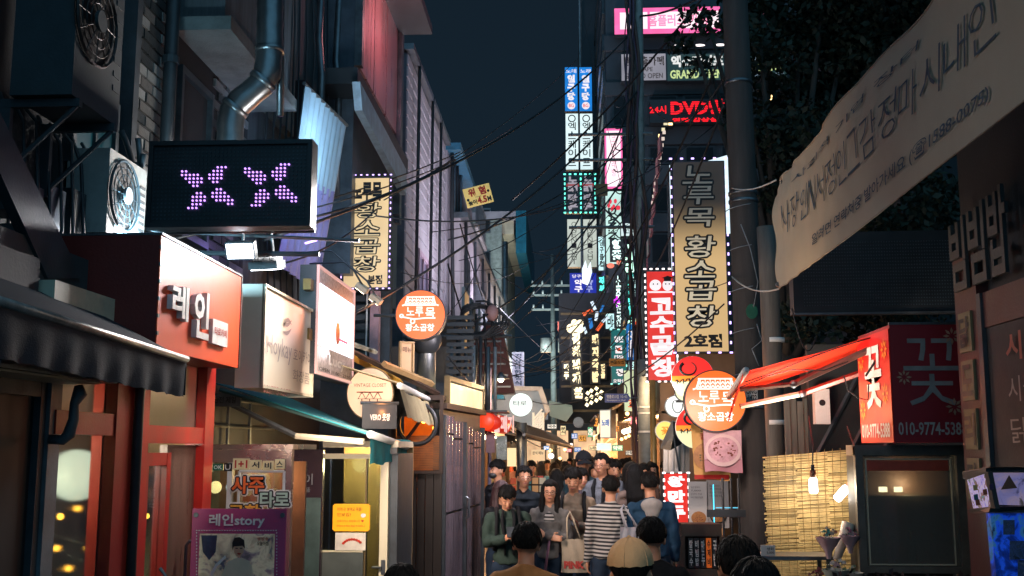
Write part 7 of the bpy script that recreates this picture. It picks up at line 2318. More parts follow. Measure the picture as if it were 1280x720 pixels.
t = thing('gable_house', 'small pale gabled shop house with white slanted railings behind the white round sign', 'house', (at(650, 560, Yh).x, Yh, 0))
g6 = lambda px, py: (at(px, py, Yh).x - t.location.x, at(px, py, Yh).z)
def poly(pts, m, nm, y0=0, th=.3, par=None):
 P_ = [g6(*p) for p in pts]
 return MB().slab([(a, y0, b) for a, b in P_], (0, 1, 0), th).build(nm, m, par or t)
poly([(614, 486), (676, 486), (682, 515), (664, 545), (614, 545)], mat('grey_gable', '#8c9298', .7, 0, .1, 2, .2, dirt=.3), 'wall', 0, 2)
poly([(612, 482), (678, 484), (688, 514), (683, 518), (673, 489), (612, 488)], mat('pale_verge', '#a89c90', .6, dirt=.2), 'verge', -.2, .3)
sl = MB()
for k in range(6):
 a, b = g6(668, 524 + k * 4), g6(678, 512 + k * 4)
 sl.tube([(a[0], -.25, a[1]), (b[0], -.25, b[1])], .022, 5)
for px in (667, 679):
 a, b = g6(px, 516), g6(px, 545)
 sl.tube([(a[0], -.25, a[1]), (b[0], -.25, b[1])], .03, 5)
sl.build('railing', emis('glow_white_rail', '#fff0d8', .5, .1), t)  # railing is no lamp; its lit look is put in as emission
poly([(612, 488), (630, 490), (632, 500), (612, 500)], mat('teal_gutter', '#1d6478'), 'side_awning', -.6, .5)
lamp('AREA', Vector(at(660, 500, 21.5)), 60, '#fff4e4', .4, at(655, 505, 24), 'gable_light')
r, w_, h_ = fsign('round_sign', 'glowing white round sign with thin letters before the pale gabled house', 'sign', (636, 491, 666, 521), 19.5)
R = h_ / 2
MB().disc((0, R), R, R, .004, .12, 40).build('housing', M_steel, r)
MB().disc((0, R), R * .97, R * .97, -.006, 0, 40).build('face', emis('white_round_face', '#e8f6f2', 1.0, .03), r)
text(r, '타로', -R * .62, R * .92, R * .5, R * 1.35, M_ink, bold=.0)
r, w_, h_ = fsign('vertical_sign', 'grey vertical sign with navy letters above the pale gabled house', 'sign', (640, 440, 655, 484), 27)
MB().box(-w_ / 2, w_ / 2, .004, .2, 0, h_).build('housing', M_steel, r)
MB().box(-w_ / 2 + .02, w_ / 2 - .02, -.004, 0, .02, h_ - .02).build('face', emis('dim_lilac_box', '#a8a8c0', .35, .15), r)
text(r, '경상남한정식', -w_ * .3, h_ * .05, w_ * .3, h_ * .95, mat('navy_brush_ink', '#1c3446'), vertical=True, bold=.03)
r, w_, h_ = fsign('vertical_sign', 'narrow mauve panel left of the grey vertical sign', 'sign', (631, 466, 640, 484), 26)
MB().box(-w_ / 2, w_ / 2, .0, .2, 0, h_).build('panel', mat('mauve_poster', '#8c7078'), r)
text(r, '식당', -w_ * .3, h_ * .2, w_ * .3, h_ * .8, M_lw, vertical=True)
r, w_, h_ = fsign('patterned_sign', 'dark hanging sign with pale leaf pattern beside a lilac post', 'sign', (593, 478, 611, 503), 17)
MB().box(-w_ / 2, w_ / 2, .0, .1, 0, h_).build('panel', M_black, r)
rn = random.Random(5)
pm = MB()
for k in range(16):
 x, z = rn.uniform(-w_ * .4, w_ * .4), rn.uniform(.03, h_ - .05)
 pm.tube([(x, -.01, z), (x + .02, -.01, z + .05)], [.010, .003], 5)
pm.build('pattern', emis('dull_white_letter', '#c8c0c8'), r, kind='stuff')
t = thing('lilac_post', 'thin lilac lit vertical post next to the patterned sign', 'post', (at(612, 560, 17).x, 17, 0))
MB().tube([(0, 0, 0), (0, 0, 3.2)], .03, 8).build('post', mat('lilac_paint', '#8a84a0', .4), t, True)
t = thing('pale_canopy', 'pale green slanted canopy in the distance right of the gabled house', 'awning', at(700, 525, 28))
t6 = lambda px, py, Y=28: tuple(Vector(at(px, py, Y)) - t.location)
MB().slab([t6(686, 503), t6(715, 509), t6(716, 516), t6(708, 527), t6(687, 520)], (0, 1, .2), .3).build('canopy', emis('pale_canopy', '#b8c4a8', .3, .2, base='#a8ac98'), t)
t = thing('round_vent', 'grey round disc vent on the far gable', 'vent', at(723, 528, 27))
MB().disc((0, 0), .13, .13, -.1, .1, 24).build('disc', M_steel, t)
r, w_, h_ = fsign('lightbox_sign', 'white lit sign with blue figures at the right of the far alley', 'sign', (748, 512, 765, 548), 23, math.radians(-35))
MB().box(-w_ / 2, w_ / 2, .004, .2, 0, h_).build('housing', M_steel, r)
MB().box(-w_ / 2 + .02, w_ / 2 - .02, -.004, 0, .02, h_ - .02).build('face', emis('cream_white_box', '#f4ecd8', .85, .1), r)
text(r, '노래', -w_ * .3, h_ * .42, w_ * .35, h_ * .66, emis('blue_print', '#3c78c8', .5), y=-.01, bold=.05)
r, w_, h_ = fsign('small_box_sign', 'small pink lit sign beside the grey pillar', 'sign', (788, 521, 803, 530), 22)
MB().box(-w_ / 2, w_ / 2, .0, .15, 0, h_).build('panel', emis('pink_small', '#ff7c98', .8, .1), r)
text(r, 'Pink', -w_ * .35, h_ * .2, w_ * .35, h_ * .8, W_l, y=-.01)
r, w_, h_ = fsign('lightbox_sign', 'pale blue lit box sign low in the distance behind the glasses man', 'sign', (746, 554, 764, 563), 25)
MB().box(-w_ / 2, w_ / 2, .0, .15, 0, h_).build('panel', emis('ice_box', '#c8f0f4', .9, .1), r)
r, w_, h_ = fsign('lightbox_sign', 'cream lit box sign beside the left stall post', 'sign', (634, 560, 646, 583), 18.6)
MB().box(-w_ / 2, w_ / 2, .0, .15, 0, h_).build('panel', emis('warm_cream_box', '#ffe8b0', 1.0, .1), r)
r, w_, h_ = fsign('lightbox_sign', 'pale menu lightbox in the stall left of the capped man', 'sign', (664, 562, 681, 576), 20.5)
MB().box(-w_ / 2, w_ / 2, .0, .15, 0, h_).build('panel', emis('warm_cream_box2', '#f4dcb0', .7, .25), r)
text(r, '분식 메뉴', -w_ * .4, h_ * .55, w_ * .4, h_ * .85, M_ink)
for i, (x, y, rd, Y, m) in enumerate(((689, 570, 3.5, 24, E_ledw), (688, 563, 2.5, 25, E_warm), (700, 573, 2, 30, E_warm), (672, 588, 3, 24, E_warm), (706, 562, 2, 34, E_warm), (714, 556, 2, 34, E_ledw), (782, 547, 2, 22, E_warm), (777, 549, 2, 22.5, E_warm), (786, 545, 2, 21.5, E_warm), (784, 517, 2.5, 21, E_warm))):
 t = thing('lamp_globe', ['largest white globe lamp in the left stalls', 'small globe lamp just above the largest one', 'warm dot lamp right of the white globe', 'warm lamp behind the long haired woman', 'small warm lamp at the alley end', 'tiny white lamp at the alley end', 'middle ceiling spot of the brown front', 'left ceiling spot of the brown front', 'right ceiling spot of the brown front', 'small warm lamp under the pale green lit sign'][i], 'lamp', at(x, y, Y))
 MB().ell((0, 0, 0), rd * Y / FPX, 12, 8).build('globe', m, t, True)
 MB().tube([(0, 0, rd * Y / FPX), (0, 0, rd * Y / FPX + .25)], .008, 4).build('flex', M_black, t)
rn = random.Random(77)
words = ['포차', '국수', '분식', '호프', '커피', '치킨', '순대', '떡볶이', '노래방', '라면', '김밥', '주점', '약국', '만화', '타로', '갈비']
PL = ['left of the globe lamps under the gabled house', 'just above the far left globe lamp', 'upright right of the pale canopy', 'beside the grey disc vent', 'low over the left crowd', 'in the middle of the far alley under the cube lights', 'upright left of the figured lightbox', 'high beneath the cream neon number block',
 'low over the blazer man', 'low above the capped man', 'lowest and farthest at the alley end', 'left of the brown front ceiling spots', 'low below the ceiling spots', 'low at the foot of the grey pillar', 'upright left of the grey pillar', 'beside the leftmost far globe lamp', 'upright under the neon word columns', 'narrow and upright left of the street name plate']
hues = [('white', '#f4f0e0'), ('green', '#50b890'), ('amber', '#ffb050'), ('red', '#e84838'), ('blue', '#4088d0'), ('cream', '#ffe8b0')]
for i, (px, py, wq, hq, Y) in enumerate(((668, 535, 9, 6, 27), (690, 533, 12, 6, 31), (704, 538, 7, 12, 34), (718, 545, 8, 7, 38), (700, 553, 12, 5, 29), (728, 548, 10, 8, 36), (738, 540, 7, 13, 30), (733, 524, 10, 7, 33), (742, 560, 12, 6, 27), (722, 562, 9, 6, 42), (711, 563, 8, 5, 40), (770, 536, 9, 7, 24), (772, 560, 14, 8, 23.5), (787, 566, 10, 6, 21), (797, 545, 6, 14, 20.5), (683, 560, 8, 6, 23), (725, 512, 7, 9, 34), (745, 528, 5, 10, 28))):
 nm, hx = hues[(i * 5 + 1) % 6]
 pos = PL[i]
 r, w_, h_ = fsign('shop_sign', 'small %s lit shop sign %s' % (nm, pos), 'sign', (px - wq / 2, py - hq / 2, px + wq / 2, py + hq / 2), Y)
 MB().box(-w_ / 2, w_ / 2, .004, .15, 0, h_).build('housing', M_dark, r)
 MB().box(-w_ / 2 + .01, w_ / 2 - .01, -.006, 0, .01, h_ - .01).build('face', emis('small_box_' + nm, hx, .95, .25, 3), r)
 wd = words[i % 16] if i < 16 else ['빵집', '꽃집'][i - 16]
 text(r, wd, -w_ * .4, h_ * .15, w_ * .4, h_ * .85, M_ink if nm in ('white', 'cream', 'amber') else W_l, y=-.012, bold=.03, vertical=hq > wq)
rn = random.Random(31)
for i, (px, py, Y, lb) in enumerate(((660, 600, 18.2, 'stall display of red and orange packets behind the woman with glasses'), (684, 596, 19.4, 'stall display of colourful packets under the globe lamp'))):
 r = thing('market_display', lb, 'display', (at(px, py, Y).x, Y, 0))
 MB().box(-.28, .28, 0, .3, 0, 1.0).build('table', M_rk, r)
 for k in range(20):
  x, z = -.24 + (k % 5) * .12, 1.02 + (k // 5) * .13
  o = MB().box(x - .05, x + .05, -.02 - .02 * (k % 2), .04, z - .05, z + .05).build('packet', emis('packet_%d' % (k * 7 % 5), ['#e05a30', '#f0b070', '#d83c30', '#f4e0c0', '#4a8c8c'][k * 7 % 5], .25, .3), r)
t = thing('charcoal_awning', 'long charcoal awning sloping down over the left stalls', 'awning', at(665, 560, 17.5))
t7 = lambda px, py, Y: tuple(Vector(at(px, py, Y)) - t.location)
MB().slab([t7(655, 541, 17.2), t7(716, 557, 23), t7(690, 541, 23), t7(625, 520, 17.2)], (0, 0, -1), .02).build('canopy_cloth', M_awd, t)
MB().tube([t7(655, 543, 17.2), t7(716, 559, 23)], .03, 7).build('front_rail', M_steel, t)
MB().slab([t7(655, 541, 17.2), t7(716, 557, 23), t7(716, 561, 23), t7(655, 548, 17.2)], (1, 0, 0), .01).build('valance', M_awd, t)
t = thing('steel_post', 'grey steel post holding the charcoal awning', 'post', (at(652, 560, 17.4).x, 17.4, 0))
MB().tube([(0, 0, 0), (0, 0, 2.35)], .09, 10).build('post', M_steel, t, True)
# ================================================================ PEOPLE
M_skin = mat('skin', '#b98467', .5, 0, .06, 8, .05)
M_skin.node_tree.nodes['Principled BSDF'].inputs['Subsurface Weight'].default_value = .08
M_hair = mat('black_hair', '#0a0909', .6, 0, .4, 30, .7, streak=True, fine=160, spec=.2)
M_hairb = mat('brown_hair', '#3a2226', .45, 0, .3, 30, .5, streak=True, fine=120)
M_eye = mat('eye_dark', '#0a0808', .2, bump=0)
M_lip = mat('lip', '#8c4a44', .45, bump=0)
M_shoe = mat('white_shoe', '#b8b4ac', .5)
M_shoed = mat('black_shoe', '#18181a', .45)
M_denim = cloth('dark_denim', '#1f2c3c')
M_blackc = cloth('black_cloth', '#141518')
def remesh(mb, vox, name, m, parent, folds=0.0, seed=0, smooth_it=2):
 me = mb.mesh('tmp')
 o = bpy.data.objects.new('tmp', me)
 TS.collection.objects.link(o)
 md = o.modifiers.new('r', 'REMESH')
 md.mode = 'VOXEL'
 md.voxel_size = vox
 if smooth_it:
  sm = o.modifiers.new('s', 'SMOOTH')
  sm.factor = .5
  sm.iterations = smooth_it
 TS.view_layers[0].update()
 dg = TS.view_layers[0].depsgraph
 r = bpy.data.meshes.new_from_object(o.evaluated_get(dg))
 bpy.data.objects.remove(o)
 bpy.data.meshes.remove(me)
 n = len(r.vertices)
 if folds > 0 and n:
  co = np.empty(n * 3)
  r.vertices.foreach_get('co', co)
  co = co.reshape(-1, 3)
  nr = np.empty(n * 3)
  r.vertices.foreach_get('normal', nr)
  nr = nr.reshape(-1, 3)
  x, y, z = co.T
  s = seed * 1.7
  d = np.sin(z * 34 + 9 * np.sin(x * 9 + s) + s) * .45 + np.sin(z * 61 + x * 28 + y * 20 + 5 * np.sin(y * 11 + s)) * .3 + np.sin(x * 47 + y * 39 + 6 * np.sin(z * 8 + s)) * .35
  co += nr * (d * folds)[:, None]
  r.vertices.foreach_set('co', co.ravel())
  r.update()
 r.name = name
 r.materials.clear()
 r.materials.append(m)
 r.polygons.foreach_set('use_smooth', [True] * len(r.polygons))
 ob = bpy.data.objects.new(name, r)
 COL.objects.link(ob)
 ob.parent = parent
 return ob
def cap_(mb, a, b, ra, rb):
 a, b = Vector(a), Vector(b)
 mb.tube([a, b], [ra, rb], 12)
 mb.ell(a, ra, 12, 8)
 mb.ell(b, rb, 12, 8)
def hand(mb, w_, d, up, side, curl=.5, s=1.0):
 """palm from wrist w_ along d; up = back of the hand normal; side = thumb direction"""
 w_, d, up, side = Vector(w_), Vector(d).normalized(), Vector(up).normalized(), Vector(side).normalized()
 pc = w_ + d * .045 * s
 R = Matrix((side, d, up)).transposed()
 mb.ell(pc, (.040 * s, .050 * s, .018 * s), 12, 8, R)
 for k, (off, ln) in enumerate(((.028, .070), (.010, .080), (-.009, .074), (-.026, .058))):
  b = w_ + d * .082 * s + side * off * s
  m1 = b + (d * math.cos(curl) - up * math.sin(curl)) * ln * .5 * s
  m2 = m1 + (d * math.cos(curl * 2.2) - up * math.sin(curl * 2.2)) * ln * .5 * s
  cap_(mb, b, m1, .0095 * s, .0088 * s)
  cap_(mb, m1, m2, .0088 * s, .0075 * s)
 b = w_ + d * .02 * s + side * .030 * s
 m1 = b + (side * .6 + d * .7 - up * .25).normalized() * .04 * s
 m2 = m1 + (side * .15 + d * .9 - up * .4).normalized() * .033 * s
 cap_(mb, b, m1, .012 * s, .011 * s)
 cap_(mb, m1, m2, .011 * s, .009 * s)
ARMS = {
 'down': (((-.215, .03, 1.12), (-.225, -.04, .87)), ((.215, .03, 1.12), (.225, -.04, .87))),
 'phone': (((-.22, -.02, 1.14), (-.06, -.24, 1.17)), ((.22, -.02, 1.14), (.07, -.235, 1.15))),
 'phone1': (((-.22, .0, 1.13), (-.10, -.25, 1.16)), ((.22, .0, 1.13), (.08, -.23, 1.14))),
 'crossed': (((-.225, -.05, 1.13), (.02, -.175, 1.13)), ((.225, -.05, 1.13), (-.04, -.20, 1.16))),
 'front': (((-.22, .0, 1.12), (-.12, -.22, 1.02)), ((.22, .0, 1.12), (.12, -.22, 1.02))),
 'strap': (((-.215, .03, 1.12), (-.225, -.04, .87)), ((.23, .0, 1.14), (.16, -.12, 1.33))),
}
def person(label, px, topy, Y, yaw=0, top='#333', trouser=None, hair='short', hm=None, arms='down', sleeves=True, cap=None, glasses=False, mask=False, bow=0.0, vox=.012, jacket=None, top_m=None, wide=1.0, female=False, H=None, extras=None, fringe=True, shoe=None, turn=0.0, group=None, open_jacket=False, xoff=0):
 p = at(px, topy, Y)
 Ht = H or p.z
 s = Ht / 1.735
 root = thing('person', label, 'person', (p.x + xoff, Y, 0), math.radians(yaw), group)
 hm = hm or M_hair
 root.rotation_euler.y = math.sin(px * 1.7) * .035
 S = lambda v: tuple(c * s for c in v)
 HR = Matrix.Rotation(turn, 4, 'Z') @ Matrix.Rotation(bow, 4, 'X')
 piv = Vector((0, .01, 1.50))
 def hd(v):
  return tuple((HR @ (Vector(v) - piv) + piv) * s)
 HQ = HR.to_3x3()
 sh = .162 if female else .180
 b = MB()
 E = lambda c, r, rot=None: b.ell(S(c), tuple(q * s for q in r), 16, 10, rot)
 EH = lambda c, r: b.ell(hd(c), tuple(q * s for q in r), 16, 11, HQ)
 EH((0, .012, 1.635), (.078, .094, .088))
 EH((0, -.025, 1.585), (.064, .068, .075))
 EH((0, -.035, 1.535), (.046, .050, .042))
 EH((0, -.062, 1.515), (.022, .022, .018))
 EH((0, -.098, 1.590), (.012, .014, .022))
 EH((0, -.108, 1.577), (.016, .014, .010))
 EH((0, -.085, 1.545), (.028, .016, .012))
 EH((-.034, -.078, 1.580), (.018, .016, .018)); EH((.034, -.078, 1.580), (.018, .016, .018))
 EH((-.079, .015, 1.59), (.012, .022, .033)); EH((.079, .015, 1.59), (.012, .022, .033))
 b.tube([S((0, .02, 1.40)), S((0, .016, 1.47)), hd((0, .008, 1.55))], [.062 * s, .054 * s, .052 * s], 14)
 E((0, .0, .95), (.14, .085, .13)); E((0, .0, 1.10), (.115, .075, .15)); E((0, .0, 1.29), (.14, .078, .155))
 cap_(b, S((-sh + .03, .01, 1.375)), S((sh - .03, .01, 1.375)), .050 * s, .050 * s)
 (e1, w1), (e2, w2) = ARMS[arms]
 armpts = []
 for sg, (e, w_) in ((-1, (e1, w1)), (1, (e2, w2))):
  shp = (sg * sh, .01, 1.370)
  armpts.append((shp, e, w_))
  cap_(b, S(shp), S(e), .044 * s, .036 * s)
  cap_(b, S(e), S(w_), .036 * s, .024 * s)
  d = (Vector(w_) - Vector(e)).normalized()
  if arms in ('down',) or (arms == 'strap' and sg < 0):
   hand(b, S(w_), (0, -.1, -1), (sg, 0, 0), (0, -1, 0), .35, s)
  elif arms.startswith('phone'):
   hand(b, S(w_), (-sg * .55, -.75, .35), (sg * .5, -.3, -.8), (-sg * .2, -.4, .9), .7, s)
  else:
   hand(b, S(w_), d, (0, -.9, .4), (0, .3, 1), .4, s)
 for sg in (-1, 1):
  cap_(b, S((sg * .085, 0, .90)), S((sg * .088, -.012, .49)), .085 * s, .052 * s)
  cap_(b, S((sg * .088, -.012, .49)), S((sg * .09, .015, .09)), .052 * s, .036 * s)
  b.ell(S((sg * .092, -.04, .045)), (.042 * s, .11 * s, .035 * s), 12, 8)
 remesh(b, vox * s, 'body', M_skin, root)
 g = MB()
 G = lambda c, r: g.ell(S(c), tuple(q * s * (1 if i == 2 else wide) for i, q in enumerate(r)), 16, 10)
 t_add = .0 if jacket is None else .012
 G((0, .0, .98), (.155 + t_add, .120 + t_add, .10)); G((0, .0, 1.10), (.14 + t_add, .115 + t_add, .16)); G((0, .0, 1.27), (.172 + t_add, .122 + t_add, .17))
 g.tube([S((0, 0, .90)), S((0, 0, 1.1)), S((0, 0, 1.3))], [.150 * s * wide, .138 * s * wide, .155 * s * wide], 18)
 for sg in (-1, 1):
  cap_(g, S((sg * .035, .015, 1.415)), S((sg * (sh - .005), .01, 1.368)), .062 * s, .056 * s)
 cap_(g, S((0, .022, 1.40)), S((0, .022, 1.445)), .072 * s, .064 * s)
 for (shp, e, w_) in armpts:
  cap_(g, S(shp), S(e), (.062 + t_add) * s, (.052 + t_add) * s)
  if sleeves:
   wv = Vector(e).lerp(Vector(w_), .93)
   cap_(g, S(e), S(wv), (.052 + t_add) * s, (.042 + t_add) * s)
 tm = top_m or cloth('cloth_' + str(top).strip('#'), top)
 o = remesh(g, .016 * s, 'jacket' if jacket else 'shirt', tm, root, .0075 * s, len(label) % 17)
 for v in o.data.vertices:  # flatten front to back a little: shirts are not barrels
  if v.co.z < 1.36 * s and abs(v.co.x) < .19 * s and v.co.y > -.17 * s:
   v.co.y *= .80 if arms == 'down' or v.co.y > 0 else .9
 q = MB()
 q.ell(S((0, .0, .93)), (.160 * s, .118 * s, .12 * s), 16, 10)
 for sg in (-1, 1):
  cap_(q, S((sg * .085, 0, .88)), S((sg * .09, -.012, .49)), .095 * s, .066 * s)
  q.tube([S((sg * .09, -.012, .50)), S((sg * .092, .012, .10))], [.066 * s, .055 * s], 14)
 remesh(q, .018 * s, 'trousers', trouser or M_denim, root, .004 * s, 3)
 for sg in (-1, 1):
  f = MB()
  f.ell(S((sg * .092, -.04, .050)), (.050 * s, .135 * s, .042 * s), 14, 8)
  f.box(sg * .092 * s - .045 * s, sg * .092 * s + .045 * s, -.16 * s, .085 * s, .0, .022 * s)
  remesh(f, .012 * s, 'shoe', shoe or M_shoed, root, 0, 0, 1)
 h = MB()
 N, Mv = 56, 36
 vs, fs = [], []
 rs = random.Random(len(label) * 13 + int(px))
 ph = rs.uniform(0, 6)
 for j in range(Mv + 1):
  p_ = PI * j / Mv
  for i in range(N):
   a = 2 * PI * i / N
   dx, dy, dz = math.sin(p_) * math.cos(a), math.sin(p_) * math.sin(a), math.cos(p_)
   front = -dy
   line = (.40 if not fringe else .12) + .10 * math.sin(a * 9 + ph) + .05 * math.sin(a * 23 + ph)
   k = 1.0
   def sm(x, e0, e1):
    t_ = min(1, max(0, (x - e0) / (e1 - e0)))
    return t_ * t_ * (3 - 2 * t_)
   inface = sm(front, .35, .55) * (1 - sm(dz, line - .08, line + .06))
   side = (1 - sm(dz, -.30, -.10)) * sm(abs(dx), .45, .7) * (1 - sm(dy, .3, .6))
   nape = (1 - sm(dz, -.72, -.50))
   kk = max(inface, side, nape)
   rr = 1.0 + .035 * math.sin(a * 15 + 2 * math.sin(dz * 5) + ph) * max(0, 1 - abs(dz)) + .02 * math.sin(a * 31 + ph)
   if cap:
    rr *= .97
   rr = rr * (1 - kk) + .72 * kk
   vs.append(hd((dx * .094 * rr, .012 + dy * .114 * rr, 1.640 + dz * .106 * rr)))
 for j in range(Mv):
  for i in range(N):
   aa, bb_ = j * N + i, j * N + (i + 1) % N
   fs.append((aa, aa + N, bb_ + N, bb_))
 h.add(vs, fs)
 if hair == 'short':
  for k in range(260 if Y < 7 and not cap else 70 if not cap else 0):
   a, p_ = rs.uniform(0, 2 * PI), rs.uniform(.05, 1.75)
   if -math.sin(p_) * math.sin(a) > .35 and p_ > 1.2:
    continue
   pts = []
   sw_ = rs.uniform(-.25, .25)
   for q in range(4):
    pp, aa = p_ + q * .13, a + sw_ * q * .35
    rr = 1.0 + .03 * math.sin(q / 3 * PI) + (.035 if q == 3 and rs.random() < .4 else .0)
    pts.append(hd((math.sin(pp) * math.cos(aa) * .095 * rr, .012 + math.sin(pp) * math.sin(aa) * .115 * rr, 1.640 + math.cos(pp) * .107 * rr)))
   h.tube(pts, [.0035 * s, .0042 * s, .003 * s, .0006 * s], 4, False)
  h.build('hair', hm, root, True)
 else:
  lb_ = MB()
  lb_.add(vs, fs)
  L_ = 1.18 if hair == 'long' else 1.36
  for k in range(13):
   a = math.radians(-25 + k * 230 / 12)
   cx_, cy_ = math.cos(a) * .078, .02 + math.sin(a) * .085
   wv = .012 * math.sin(k * 2.3 + ph)
   bx_, by_ = cx_ * 1.28 + wv, cy_ * 1.05 + (.03 if a > .4 and a < 2.7 else -.045)
   top_ = hd((cx_ * .95, cy_, 1.66))
   mid = S((cx_ * 1.12, cy_ * 1.08 + .008, 1.50))
   m2 = S((bx_, by_ + .012, 1.36))
   end = S((bx_ * (1.05 + .05 * math.sin(k)), by_ + (.0 if hair == 'long' else .0), L_ + .03 * math.sin(k * 1.9)))
   lb_.tube([top_, mid, m2, end], [.028 * s, .029 * s, .025 * s, .010 * s], 10)
  remesh(lb_, .011 * s, 'hair', hm, root, .003 * s, 5, 1)
 if cap:
  cm_ = MB()
  n = 40
  rows = []
  for j in range(12):
   p_ = (PI / 2 + .05) * j / 11
   rows.append([hd((math.sin(p_) * math.cos(2 * PI * i / n) * .098, .012 + math.sin(p_) * math.sin(2 * PI * i / n) * .118, 1.650 + math.cos(p_) * .104 + .004 * math.sin(6 * 2 * PI * i / n) ** 2)) for i in range(n + 1)])
  cm_.grid(rows, n + 1, 12)
  o = cm_.build('cap', cap, root, True)
  bm_ = MB()
  rows = []
  for j in range(4):
   q_ = .105 + j * .024
   rows.append([hd((math.sin(u) * .088, -.030 - math.cos(u) * (q_ - .04) * 1.15, 1.648 - .004 * j * j - .02 * abs(math.sin(u)))) for u in np.linspace(-1.3, 1.3, 14)])
  bm_.grid(rows, 14, 4)
  bm_.grid([[tuple(Vector(p_) - Vector((0, 0, .006))) for p_ in row][::-1] for row in rows], 14, 4)
  bm_.build('brim', cap, o, True)
  MB().ell(hd((0, .012, 1.755)), .010 * s, 8, 6).build('button', cap, o, True)
  bd_ = MB()
  for k in range(6):
   a = 2 * PI * k / 6 + .3
   bd_.tube([hd((math.sin(p_) * math.cos(a) * .0992, .012 + math.sin(p_) * math.sin(a) * .1192, 1.650 + math.cos(p_) * .1055)) for p_ in np.linspace(.05, 1.6, 10)], .0022 * s, 4)
  bd_.build('seam', cap, o)
 for sg in (-1, 1):
  MB().ell(hd((sg * .031, -.0905, 1.603)), (.0115 * s, .005 * s, .0045 * s), 10, 7, HQ).build('eye', M_eye, root, True)
  MB().tube([hd((sg * .015, -.096, 1.622)), hd((sg * .033, -.094, 1.627)), hd((sg * .050, -.082, 1.621))], .0026 * s, 6).build('eyebrow', hm, root, True)
 MB().ell(hd((0, -.0995, 1.546)), (.022 * s, .006 * s, .0070 * s), 10, 7, HQ).build('mouth', M_lip, root, True)
 if glasses:
  gl = MB()
  for sg in (-1, 1):
   gl.tube([hd((sg * .033 + .023 * math.cos(a), -.105, 1.602 + .018 * math.sin(a))) for a in np.linspace(0, 2 * PI, 16)], .0022 * s, 5)
   gl.tube([hd((sg * .056, -.103, 1.607)), hd((sg * .08, .01, 1.605))], .002 * s, 5)
  gl.tube([hd((-.011, -.107, 1.604)), hd((.011, -.107, 1.604))], .0022 * s, 5)
  gl.build('glasses', M_black, root)
 if mask:
  m_ = MB()
  m_.ell(hd((0, -.062, 1.548)), (.056 * s, .058 * s, .043 * s), 14, 10, HQ)
  m_.build('face_mask', M_black, root, True)
 if extras:
  extras(root, s, hd, S)
 return root
def phone(label, root, c, rz=0, tilt=-.9):
 bpy.context.view_layer.update()
 M = Matrix.Translation(root.location) @ root.rotation_euler.to_matrix().to_4x4()
 p = M @ Vector(c)
 t = thing('smartphone', label, 'phone', p, root.rotation_euler.z + rz)
 o = MB().box(-.037, .037, -.004, .004, -.07, .07).build('case', M_black, t)
 sc_ = MB().box(-.033, .033, .0042, .005, -.064, .064).build('screen', emis('phone_screen', '#b8c8e0', 1.2, .1), t)
 for q in (o, sc_):
  q.rotation_euler = (tilt, 0, 0)
 return t
def bag(label, root, c, w_, h_, m, strap, rz=0, word=None, d=.06):
 M = Matrix.Translation(root.location) @ root.rotation_euler.to_matrix().to_4x4()
 p = M @ Vector(c)
 t = thing('tote_bag', label, 'bag', p, root.rotation_euler.z + rz)
 n = 14
 b = MB()
 fr_ = [[(-w_ / 2 + w_ * i / (n - 1) + .012 * math.sin(v * 3), -d / 2 * math.sin(PI * min(.97, max(.03, i / (n - 1)))) * (1.25 - v) + .006 * math.sin(i * 1.3 + v * 6), h_ * v - .012 * math.sin(PI * i / (n - 1)) * (v > .9)) for i in range(n)] for v in np.linspace(0, 1, 9)]
 bk = [[(x, -y, z) for (x, y, z) in row][::-1] for row in fr_]
 b.grid(fr_, n, 9)
 b.grid(bk, n, 9)
 b.add([p_ for p_ in fr_[0]] + [(x, -y, z) for (x, y, z) in fr_[0]], [(i, i + n, i + n + 1, i + 1) for i in range(n - 1)])
 b.build('cloth', m, t, True)
 for sg in (-1, 1):
  pts = [(-w_ * .25, sg * .015, h_ - .01), (strap[0] - .03, strap[1] + sg * .01, h_ + strap[2] * .75), (strap[0], strap[1], h_ + strap[2]), (strap[0] + .03, strap[1] + sg * .01, h_ + strap[2] * .75), (w_ * .25, sg * .015, h_ - .01)]
  MB().tube(pts, .010, 6).build('strap', m, t, True)
 if word:
  text(t, word, -w_ * .38, h_ * .12, w_ * .38, h_ * .34, mat('bag_red_print', '#b03c34', .7, bump=0), y=-d * .66, bold=.06)
 return t
M_tan = cloth('tan_cotton', '#9a6a40')
M_green = cloth('olive_jacket_cloth', '#2c3a34')
M_greycard = cloth('grey_cardigan', '#5e5a58', .3)
M_beiget = cloth('beige_cotton', '#8c7866')
M_blazer = mat('grey_tweed', '#5a5e66', .85, 0, .35, 90, .4)
M_navy = cloth('navy_jacket', '#1c3850')
M_hood = cloth('grey_hood', '#84807e')
M_str = bpy.data.materials.new('striped_cotton')
M_str.use_nodes = True
_n, _l = M_str.node_tree.nodes, M_str.node_tree.links
_b = _n['Principled BSDF']
_b.inputs['Roughness'].default_value = .85
_t = _n.new('ShaderNodeTexCoord'); _w = _n.new('ShaderNodeTexWave'); _c = _n.new('ShaderNodeValToRGB')
_w.bands_direction = 'Z'; _w.inputs['Scale'].default_value = 8.5; _w.inputs['Distortion'].default_value = .25
_c.color_ramp.interpolation = 'LINEAR'
_c.color_ramp.elements[0].position = .42; _c.color_ramp.elements[0].color = (.014, .014, .018, 1)
_c.color_ramp.elements[1].position = .58; _c.color_ramp.elements[1].color = (.36, .33, .31, 1)
_l.new(_t.outputs['Object'], _w.inputs[0]); _l.new(_w.outputs[0], _c.inputs[0]); _l.new(_c.outputs[0], _b.inputs['Base Color'])
person('man with short black hair in a tan shirt seen from behind at bottom centre', 650, 654, 6.2, 180, hair='short', top_m=M_tan, sleeves=True, fringe=False)
